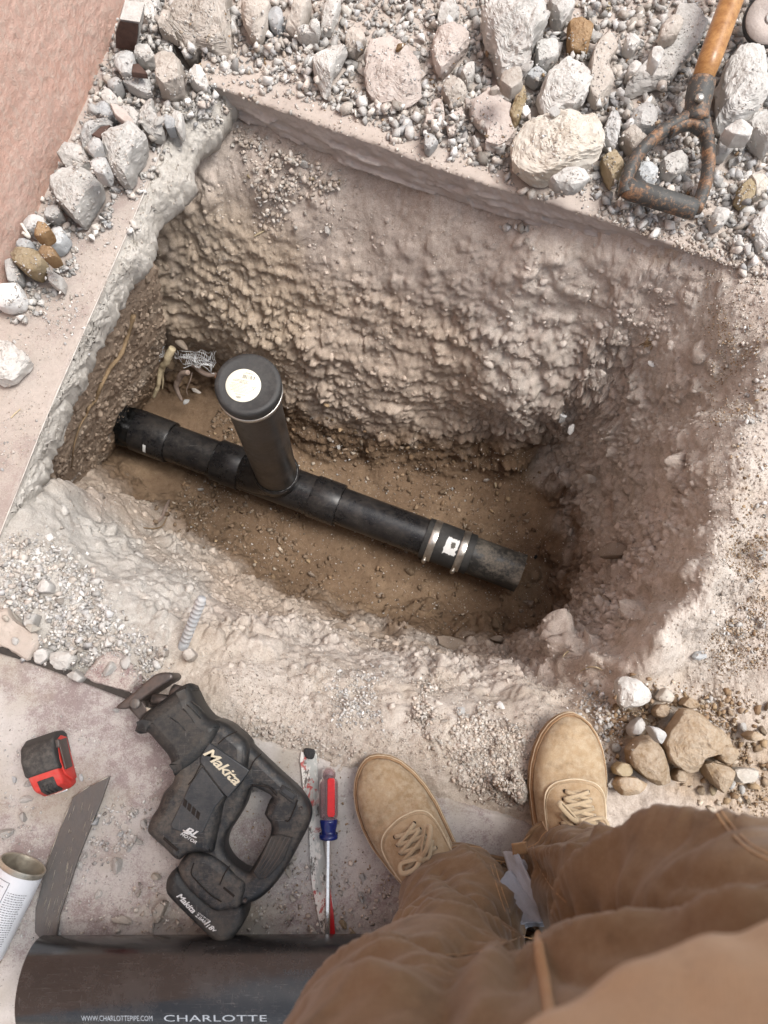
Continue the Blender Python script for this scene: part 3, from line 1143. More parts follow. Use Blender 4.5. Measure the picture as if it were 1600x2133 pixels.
def hm(x, y):
    i = np.clip(((np.asarray(x) - RX0) / RS).astype(int), 0, RNX - 1)
    j = np.clip(((np.asarray(y) - RY0) / RS).astype(int), 0, RNY - 1)
    return HM[i, j]




def splat_rows(rows, k=6):
    for a, b in zip(rows[:-1], rows[1:]):
        for t in np.linspace(0, 1, k, endpoint=False):
            splat(a * (1 - t) + b * t)


splat(dn.reshape(-1, 3))
for _ in range(3):
    m = HM < -0.84
    hp = np.pad(HM, 1, mode='edge')
    nb = np.max([hp[:-2, 1:-1], hp[2:, 1:-1], hp[1:-1, :-2], hp[1:-1, 2:]], axis=0)
    HM[m] = nb[m]

TERR = dn.reshape(-1, 3)
TERRN = grid_normals(dn).reshape(-1, 3)
TERRC = col
TERRW = wallf
TERRZ = zz
SOILBVH = None

# ------------------------------------------------------------------ concrete paving left standing round the hole


def line_pts(pts, z, n):
    return np.array([tuple(p) for p in spline([at(a, b, z) for a, b in pts], n)])


def rows_mesh(name, rows, mats, mat_of_row, parent=None):
    """rows: list of (n,3) arrays lofted into one sheet"""
    A = np.stack(rows, 1)
    nx, ny = A.shape[:2]
    f = grid_faces(nx, ny)
    me = new_mesh(name, A.reshape(-1, 3), f, None)
    for m in mats:
        me.materials.append(m)
    mi = np.tile(np.array(mat_of_row[:ny - 1]), nx - 1).astype(np.int32)
    me.polygons.foreach_set('material_index', mi)
    return link(name, me, parent)


# left strip between the house wall and the hole
n = 420
top = line_pts([(395, 150), (372, 215), (350, 270), (300, 400), (240, 540), (170, 700), (100, 860), (40, 1010), (0, 1110), (-60, 1262), (-140, 1460)], 0, n)
brk = line_pts([(520, 165), (480, 240), (452, 290), (405, 330), (398, 395), (335, 462), (312, 540), (262, 598), (218, 690), (182, 780), (142, 850), (114, 935), (78, 1035), (18, 1112), (-58, 1266), (-138, 1462)], -0.06, n)
jag = 0.020 * fbm(brk * 13, 3, 51) + 0.005 * fbm(brk * 42, 3, 52)
rows, mi = [], []
for t in np.linspace(0, 1, 60):
    r = top.copy()
    r[:, 0] -= 0.42 * (1 - t)
    r[:, 1] += 0.12 * (1 - t)
    r[:, 2] += 0.0016 * fbm(r * 30, 4, 53) + 0.001 * fbm(r * 120, 3, 54)
    rows.append(r)
    mi.append(0)
for t in np.linspace(0.03, 1, 44):
    r = top * (1 - t) + brk * t
    r[:, 0] += jag * t ** 3
    r[:, 2] = -0.004 - 0.020 * t - 0.030 * t ** 5
    e1, e2, eid = worley(r * np.array([38, 38, 10]) + 0.25 * fbm(r * 70, 2, 50)[:, None], 55)
    k1, k2, kid = worley(r * np.array([95, 95, 20]), 56)
    wid = np.clip(np.linalg.norm(top - brk, axis=1) / 0.05, 0.35, 1) * sstep(0, 0.16, np.full(n, t))
    r[:, 2] += wid * (0.018 * (eid - 0.55) * sstep(0, .10, e2 - e1) + 0.008 * (kid - 0.5) * sstep(0, .15, k2 - k1) + 0.012 * fbm(r * 26, 4, 57) + 0.004 * fbm(r * 130, 3, 58))
    r[:, 0] += wid * t * 0.006 * fbm(r * 90 + 9, 3, 49)
    r[:, 2] = np.minimum(r[:, 2], 0.002)
    rows.append(r)
    mi.append(1)
last = rows[-1]
for dx, z in ((-0.001, -0.072), (-0.003, -0.078), (-0.006, -0.085), (-0.010, -0.092), (-0.016, -0.099), (-0.03, -0.108), (-0.09, -0.115), (-0.3, -0.118)):
    r = last.copy()
    r[:, 2] = z
    k3 = r * 1.0
    r[:, 0] += dx + 0.014 * fbm(k3 * np.array([40, 40, 70]), 4, 58) * min(1, -dx * 200) + 0.005 * fbm(k3 * 120, 3, 59)
    r[:, 2] += 0.006 * fbm(k3 * 40, 3, 60)
    rows.append(r)
    mi.append(1)
splat_rows(rows[:104])
tag(rows_mesh('paving_strip', rows, [MT['slab_left'], MT['broken']], mi), kind='structure')

lipv, lipf = tube([Vector(p) + Vector((0.001, 0, .0006)) for p in top[::3]], [max(.0002, .0009 + .0016 * float(v)) for v in fbm(top[::3] * 45, 3, 48)], 6)
tag(add('saw_cut_edge', lipv, lipf, MT['lip']), kind='structure')

# back slab under the rubble, sawn off above the hole
n = 460
top = line_pts([(405, 168), (440, 178), (520, 205), (640, 250), (770, 295), (900, 345), (1020, 385), (1130, 418), (1260, 460), (1400, 510), (1500, 545), (1620, 585), (1800, 650), (2000, 720)], 0, n)
bot = line_pts([(395, 196), (440, 214), (500, 246), (620, 300), (750, 352), (900, 402), (1010, 438), (1130, 470), (1260, 505), (1400, 540), (1500, 562), (1620, 595), (1800, 658), (2000, 726)], -0.085, n)
top[:, 1] += 0.002 * fbm(top * 60, 3, 61)
rows, mi = [], []
for t in np.linspace(0, 1, 50):
    r = top.copy()
    r[:, 1] += 0.75 * (1 - t) ** 1.3
    r[:, 0] += 0.1 * (1 - t)
    r[:, 2] += 0.002 * fbm(r * 30, 4, 63) - 0.004 * (t > 0.995)
    rows.append(r)
    mi.append(0)
for t in np.linspace(0.06, 1, 22):
    r = top * (1 - t) + bot * t
    ch = worley(r * np.array([13, 13, 60]), 65)
    bulge = 0.012 * (ch[2] - 0.5) * sstep(.25, .6, np.full(n, t)) + 0.010 * fbm(r * np.array([20, 20, 50]), 4, 66) * sstep(.1, .5, np.full(n, t)) + 0.003 * fbm(r * 120, 3, 67)
    r[:, 1] -= bulge
    r[:, 2] += 0.4 * bulge * sstep(0.2, 0.6, np.full(n, t))
    rows.append(r)
    mi.append(1)
last = rows[-1]
for dy, z in ((0.01, -0.092), (0.06, -0.095), (0.3, -0.096)):
    r = last.copy()
    r[:, 1] += dy
    r[:, 2] = np.minimum(r[:, 2], z)
    rows.append(r)
    mi.append(1)
splat_rows(rows[:50], 9)
tag(rows_mesh('paving_slab', rows, [MT['slab_back'], MT['cut']], mi), kind='structure')

# front slab the tools lie on
n = 420
top = line_pts([(-260, 1265), (-100, 1318), (0, 1352), (60, 1374), (150, 1404), (270, 1446), (380, 1490), (500, 1527), (620, 1566), (740, 1597), (860, 1638), (940, 1668), (1090, 1712), (1300, 1785), (1700, 1930)], 0.006, n)
top[:, 1] += 0.004 * fbm(top * 14, 3, 71) + 0.0016 * fbm(top * 90, 3, 72)
rows, mi = [], []
for t in np.linspace(0, 1, 110):
    r = top.copy()
    r[:, 1] -= 0.95 * (1 - t) ** 1.25
    r[:, 2] += 0.0014 * fbm(r * 25, 4, 73) + 0.0007 * fbm(r * 120, 3, 74) - 0.003 * (t > 0.995)
    rows.append(r)
    mi.append(0)
for dy, z in ((0.004, -0.003), (0.007, -0.012), (0.008, -0.03), (-0.02, -0.05)):
    r = top.copy()
    r[:, 1] += dy + 0.003 * fbm(r * 80, 3, 75)
    r[:, 2] = z
    rows.append(r)
    mi.append(1)
FRONT_ROWS = np.concatenate(rows[:110])
splat_rows(rows[:110])
tag(rows_mesh('paving_floor', rows, [MT['slab_front'], MT['broken']], mi), kind='structure')

# ------------------------------------------------------------------ house wall on the left
wA, wB = at(270, 0, 0), at(0, 622, 0)
wd = (wA - wB).normalized()
wn_ = Vector((wd.y, -wd.x, 0))                    # towards the hole
house = thing('house_wall', 'pink stucco house wall rising on the left above the rubble', 'wall', tuple(wB))
s0, s1 = -1.9, 2.6
ss = np.concatenate([np.linspace(s0, -0.25, 20), np.linspace(-0.24, 1.0, 330), np.linspace(1.02, s1, 20)])
hh = np.concatenate([np.linspace(-0.03, 0.75, 240), np.linspace(0.78, 2.7, 20)])
S, Hh = np.meshgrid(ss, hh, indexing='ij')
base = np.array(wB)[None, :] + S.ravel()[:, None] * np.array(wd)[None, :]
base[:, 2] = Hh.ravel()
dd = 0.0022 * fbm(base * np.array([60, 60, 45]), 4, 81) + 0.0018 * fbm(base * 150, 3, 82) + 0.004 * fbm(base * 7, 2, 83)
dd -= 0.012 * sstep(-0.012, -0.03, Hh.ravel())
Vw = base + dd[:, None] * np.array(wn_)[None, :]
add('stucco', Vw, grid_faces(len(ss), len(hh)), MT['stucco'], house, True)
bk = [wB + wd * s + wn_ * o + Vector((0, 0, z)) for s in (s0, s1) for o in (-0.22, -0.015) for z in (0.02, 2.7)]
add('wall_core', bk, box(0, 0, 0, 1, 1, 1)[1], MT['stucco'], house, True, False)
ft = [wB + wd * s + wn_ * o + Vector((0, 0, z)) for s in (s0, s1) for o in (-0.2, -0.006) for z in (-0.12, 0.02)]
add('footing', ft, box(0, 0, 0, 1, 1, 1)[1], MT['footing'], house, True, False)

# earth face under the left strip, where the pipe comes out
T0, T1 = at(285, 600, -0.10), at(40, 1040, -0.10)
B0, B1 = at(345, 825, -0.77), at(205, 1050, -0.80)
_sh = (T1 - T0).cross(B0 - T0)
_sh = Vector((_sh.x, _sh.y, 0)).normalized()
if _sh.x > 0:
    _sh = -_sh
T0, T1, B0, B1 = T0 + _sh * .012, T1 + _sh * .012, B0 + _sh * .04, B1 + _sh * .04
T0, B0 = T0 + (T0 - T1) * 0.22, B0 + (B0 - B1) * 0.22
nu, nv = 260, 240
U, Vv = np.meshgrid(np.linspace(0, 1, nu), np.linspace(0, 1, nv), indexing='ij')
U, Vv = U.ravel()[:, None], Vv.ravel()[:, None]
W = ((1 - U) * (1 - Vv)) * np.array(T0) + (U * (1 - Vv)) * np.array(T1) + ((1 - U) * Vv) * np.array(B0) + (U * Vv) * np.array(B1)
wn2 = np.cross(np.array(T1 - T0), np.array(B0 - T0))
wn2 /= np.linalg.norm(wn2)
if wn2[0] < 0:
    wn2 = -wn2
e1, e2, eid = worley(W * 40 + .4 * fbm(W * 30, 2, 90)[:, None], 96)
dw = 0.016 * fbm(W * 7, 4, 91) + 0.007 * fbm(W * 34, 4, 92) + 0.003 * fbm(W * 120, 3, 93) + 0.010 * np.clip(.6 - e1, 0, 1) * eid - 0.02 * (1 - sstep(0, .2, Vv[:, 0]))
W = W + dw[:, None] * wn2[None, :]
me = new_mesh('earth_face', W, grid_faces(nu, nv), MT['soil'])
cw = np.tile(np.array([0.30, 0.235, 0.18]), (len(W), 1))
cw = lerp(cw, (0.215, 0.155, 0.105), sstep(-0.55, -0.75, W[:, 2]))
cw = lerp(cw, (0.42, 0.40, 0.38), sstep(0.22, 0.5, fbm(W * 15, 5, 94)) * sstep(-0.35, -0.55, W[:, 2]) * 0.8)
cw = lerp(cw, (0.36, 0.30, 0.24), sstep(0.1, 0.4, fbm(W * 8, 4, 95)) * 0.6)
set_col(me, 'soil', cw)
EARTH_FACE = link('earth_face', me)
tag(EARTH_FACE, kind='structure')
EF_N = Vector(wn2)
EF_P = Vector(W[len(W) // 2])
EF_BVH = BVHTree.FromPolygons([tuple(v) for v in W[:, :]], [tuple(map(int, f)) for f in grid_faces(nu, nv)])

# ------------------------------------------------------------------ stones


def hull(seed, n=16, flat=0.7, blocky=0.5):
    r = np.random.default_rng(seed)
    p = r.normal(size=(n, 3))
    p /= np.linalg.norm(p, axis=1)[:, None]
    c = p / np.max(np.abs(p), axis=1)[:, None] * 0.8
    p = p * (1 - blocky) + c * blocky
    p *= r.uniform(0.82, 1.1, size=(n, 1))
    p *= np.array([1.0, r.uniform(0.62, 0.9), flat * r.uniform(0.75, 1.1)])
    bm = bmesh.new()
    for q in p:
        bm.verts.new(q)
    res = bmesh.ops.convex_hull(bm, input=bm.verts)
    bmesh.ops.delete(bm, geom=[g for g in res['geom_interior'] if isinstance(g, bmesh.types.BMVert)], context='VERTS')
    bmesh.ops.triangulate(bm, faces=bm.faces)
    bmesh.ops.recalc_face_normals(bm, faces=bm.faces)
    return bm


def bm_arrays(bm):
    bm.verts.ensure_lookup_table()
    bm.verts.index_update()
    return (np.array([v.co[:] for v in bm.verts], np.float32),
            np.array([[v.index for v in f.verts] for f in bm.faces], np.int32))


def stone_shape(seed, flat=0.7, rough=0.06, cuts=1, rounded=0.3):
    """a broken-faced stone of about unit half length"""
    bm = hull(seed, 17, flat)
    bmesh.ops.subdivide_edges(bm, edges=bm.edges, cuts=cuts, use_grid_fill=True)
    bmesh.ops.triangulate(bm, faces=bm.faces)
    bmesh.ops.smooth_vert(bm, verts=bm.verts, factor=rounded, use_axis_x=True, use_axis_y=True, use_axis_z=True)
    bmesh.ops.subdivide_edges(bm, edges=bm.edges, cuts=1, use_grid_fill=True)
    bmesh.ops.triangulate(bm, faces=bm.faces)
    v, f = bm_arrays(bm)
    bm.free()
    n = v / np.maximum(np.linalg.norm(v, axis=1)[:, None], 1e-6)
    v = v + n * (rough * fbm(v * 2.6 + seed, 4, seed, 0.6) + rough * 0.35 * vnoise(v * 9 + seed, seed + 3))[:, None]
    return v, f


def rotz(a):
    c, s = math.cos(a), math.sin(a)
    return np.array([[c, -s, 0], [s, c, 0], [0, 0, 1]])


STONE_KINDS = {'angular': [stone_shape(100 + k, 0.7, 0.10, 1, 0.25) for k in range(14)],
               'rounded': [stone_shape(200 + k, 0.62, 0.05, 1, 0.75) for k in range(8)],
               'flat': [stone_shape(300 + k, 0.34, 0.08, 1, 0.3) for k in range(8)]}
_stone_cache = {}
SPHERE = None


def stone_me(shape, k, mat):
    key = (shape, k, mat)
    if key not in _stone_cache:
        v, f = STONE_KINDS[shape][k]
        _stone_cache[key] = new_mesh('stone', v, f, MT[mat], True)
        set_sharp(_stone_cache[key], 32 if shape != 'rounded' else 60)
    return _stone_cache[key]


def ground_under(x, y, r, q=0.6):
    g = np.linspace(-1, 1, 7)
    a, b = np.meshgrid(g, g)
    ok = a * a + b * b <= 1
    h = hm(x + a[ok] * r, y + b[ok] * r)
    return float(np.quantile(h, q))


def dome(x, y, rx, ry, rz_, z):
    """raise the height map where a stone now lies"""
    i0, i1 = int((x - rx - RX0) / RS), int((x + rx - RX0) / RS) + 1
    j0, j1 = int((y - ry - RY0) / RS), int((y + ry - RY0) / RS) + 1
    i0, j0, i1, j1 = max(i0, 0), max(j0, 0), min(i1, RNX), min(j1, RNY)
    if i1 <= i0 or j1 <= j0:
        return
    X = RX0 + np.arange(i0, i1)[:, None] * RS - x
    Y = RY0 + np.arange(j0, j1)[None, :] * RS - y
    d = 1 - (X / rx) ** 2 - (Y / ry) ** 2
    h = np.where(d > 0, z + rz_ * np.sqrt(np.clip(d, 0, 1)) * 0.9, -9)
    HM[i0:i1, j0:j1] = np.maximum(HM[i0:i1, j0:j1], h)


def put_stone(x, y, size, shape, k, mat, ang, label, group, aspect=1.0, sink=0.3, tilt=None, name='stone', cat='stone', z=None):
    o = bpy.data.objects.new(name, stone_me(shape, k, mat))
    COL.objects.link(o)
    flat = {'angular': 0.62, 'rounded': 0.58, 'flat': 0.32}[shape]
    zz = ground_under(x, y, size * 0.75, 0.55) if z is None else z
    o.location = (x, y, zz + size * flat * (1 - sink) * 0.9)
    o.rotation_euler = ((random.uniform(-.35, .35), random.uniform(-.35, .35), ang) if tilt is None else (*tilt, ang))
    o.scale = (size, size * aspect, size)
    tag(o, label, cat, group)
    ca, sa = abs(math.cos(ang)), abs(math.sin(ang))
    a = 0.75 * aspect
    dome(x, y, size * (ca + a * sa), size * (sa + a * ca), size * flat * 0.9, o.location.z)
    return o


def chunk(label, outline, thick, mat, zfoot=None, seed=0, rough=1.0, tilt=(0, 0), flat_top=0.0, name='concrete_chunk', cat='concrete chunk', extra=None, lift=0.0):
    """a broken lump with the outline it shows from above: rings from foot to crown, then fractured"""
    r = np.random.default_rng(1000 + seed)
    zm0 = 0.0 if zfoot is None else zfoot
    P0 = np.array([tuple(at(a, b, zm0 + 0.02))[:2] for a, b in outline])
    c = P0.mean(0)
    if zfoot is None:
        zfoot = ground_under(c[0], c[1], 0.35 * np.ptp(P0, axis=0).mean(), 0.5) + 0.003
    zfoot += lift
    thick = thick * (0.80 if thick > 0.04 else 0.95)
    P = np.array([tuple(at(a, b, zfoot + thick * 0.75))[:2] for a, b in outline])
    ext = float(np.ptp(P, axis=0).mean())
    n = int(np.clip(ext / 0.0019, 44, 190))
    L = resample_loop(smooth_loop(P, n * 4) * 0.35 + resample_loop(P, n * 4) * 0.65, n)
    c = L.mean(0)
    prof = [(0.80, 0.0), (0.89, 0.08), (0.955, 0.22), (0.99, 0.42), (1.0, 0.6), (0.992, 0.76), (0.972, 0.88), (0.935, 0.955), (0.88, 0.99)]
    ns = int(np.clip(thick / 0.0032, 9, 26))
    tt = np.linspace(0, 8, ns)
    prof = [(float(np.interp(x, range(9), [p[0] for p in prof])), float(np.interp(x, range(9), [p[1] for p in prof]))) for x in tt]
    m = int(np.clip(ext / 0.0042, 6, 34))
    prof += [(0.88 * (1 - t), 0.99 + (0.10 * (1 - flat_top)) * (1 - (1 - t) ** 2)) for t in np.linspace(0, 1, m + 1)[1:-1]]
    V = []
    for s, h in prof:
        ring = c + (L - c) * s
        V.append(np.column_stack([ring, np.full(n, zfoot + thick * h)]))
    V = np.concatenate(V + [np.array([[c[0], c[1], zfoot + thick * (0.99 + 0.10 * (1 - flat_top))]])])
    # tilt of the upper face
    k = np.clip((V[:, 2] - zfoot) / thick, 0, 1)
    V[:, 2] += k * ((V[:, 0] - c[0]) * tilt[0] + (V[:, 1] - c[1]) * tilt[1])
    rel = V - np.array([c[0], c[1], zfoot + thick * 0.35])
    nd = rel * np.array([1, 1, 1.6])
    nd /= np.maximum(np.linalg.norm(nd, axis=1)[:, None], 1e-6)
    sc = min(1.0, ext / 0.10)
    # fracture planes: everything beyond a plane is sheared flat
    ctr = np.array([c[0], c[1], zfoot + thick * 0.3])
    Q = V - ctr
    for k in range(11):
        if k < 6:
            pn = np.array([r.normal(0, .34), r.normal(0, .34), 1.0])
            qd = r.uniform(0.70, 0.93)
        else:
            a_ = r.uniform(0, 6.28)
            pn = np.array([math.cos(a_), math.sin(a_), r.uniform(0.15, 0.9)])
            qd = r.uniform(0.955, 0.99)
        pn /= np.linalg.norm(pn)
        if flat_top > .7 and k < 6:
            continue
        pr = Q @ pn
        over = np.maximum(0, pr - np.quantile(pr, qd))
        Q = Q - pn[None, :] * (over * 0.9)[:, None]
    V = Q + ctr
    g1, g2, gid = worley(V * (30 / max(sc, .5)) + 0.2 * fbm(V * 60, 2, seed + 9)[:, None] + seed * 1.7, 305)
    disp = sc * rough * (0.0055 * (gid - 0.5) * sstep(0.0, 0.10, g2 - g1) + 0.008 * fbm(V * 16 + seed, 3, 302)
                         + 0.0040 * fbm(V * 60 + seed, 4, 303, 0.6) + 0.0038 * fbm(V * 190 + seed, 3, 304, 0.7))
    topf = sstep(0.85, 1.0, (V[:, 2] - zfoot) / thick) * flat_top
    V = V + nd * (disp * (1 - 0.8 * topf))[:, None]
    F = []
    R = len(prof)
    idx = np.arange(n)
    nx_ = (idx + 1) % n
    for i in range(R - 1):
        F.append(np.stack([i * n + idx, i * n + nx_, (i + 1) * n + nx_, (i + 1) * n + idx], 1))
    quads = np.concatenate(F)
    t1 = np.concatenate([quads[:, [0, 1, 2]], quads[:, [0, 2, 3]]])
    top = np.stack([(R - 1) * n + idx, (R - 1) * n + nx_, np.full(n, len(V) - 1)], 1)
    T = np.concatenate([t1, top]).astype(np.int32)
    A = sum(L[i][0] * L[(i + 1) % n][1] - L[(i + 1) % n][0] * L[i][1] for i in range(n))
    if A < 0:
        T = T[:, ::-1]
    org = np.array([c[0], c[1], zfoot])
    me = new_mesh(name, V - org, np.ascontiguousarray(T), MT[mat], True)
    set_sharp(me, 26)
    o = link(name, me)
    o.location = org
    tag(o, label, cat)
    splat(V)
    xx, yy = np.meshgrid(np.arange(c[0] - ext / 2, c[0] + ext / 2, RS), np.arange(c[1] - ext / 2, c[1] + ext / 2, RS))
    xx, yy = xx.ravel(), yy.ravel()
    inside = np.zeros(len(xx), bool)
    j = n - 1
    for i in range(n):
        cr = ((L[i, 1] > yy) != (L[j, 1] > yy)) & (xx < (L[j, 0] - L[i, 0]) * (yy - L[i, 1]) / (L[j, 1] - L[i, 1] + 1e-12) + L[i, 0])
        inside ^= cr
        j = i
    if inside.any():
        splat(np.column_stack([xx[inside], yy[inside], np.full(inside.sum(), zfoot + thick * 0.95)]))
    return o


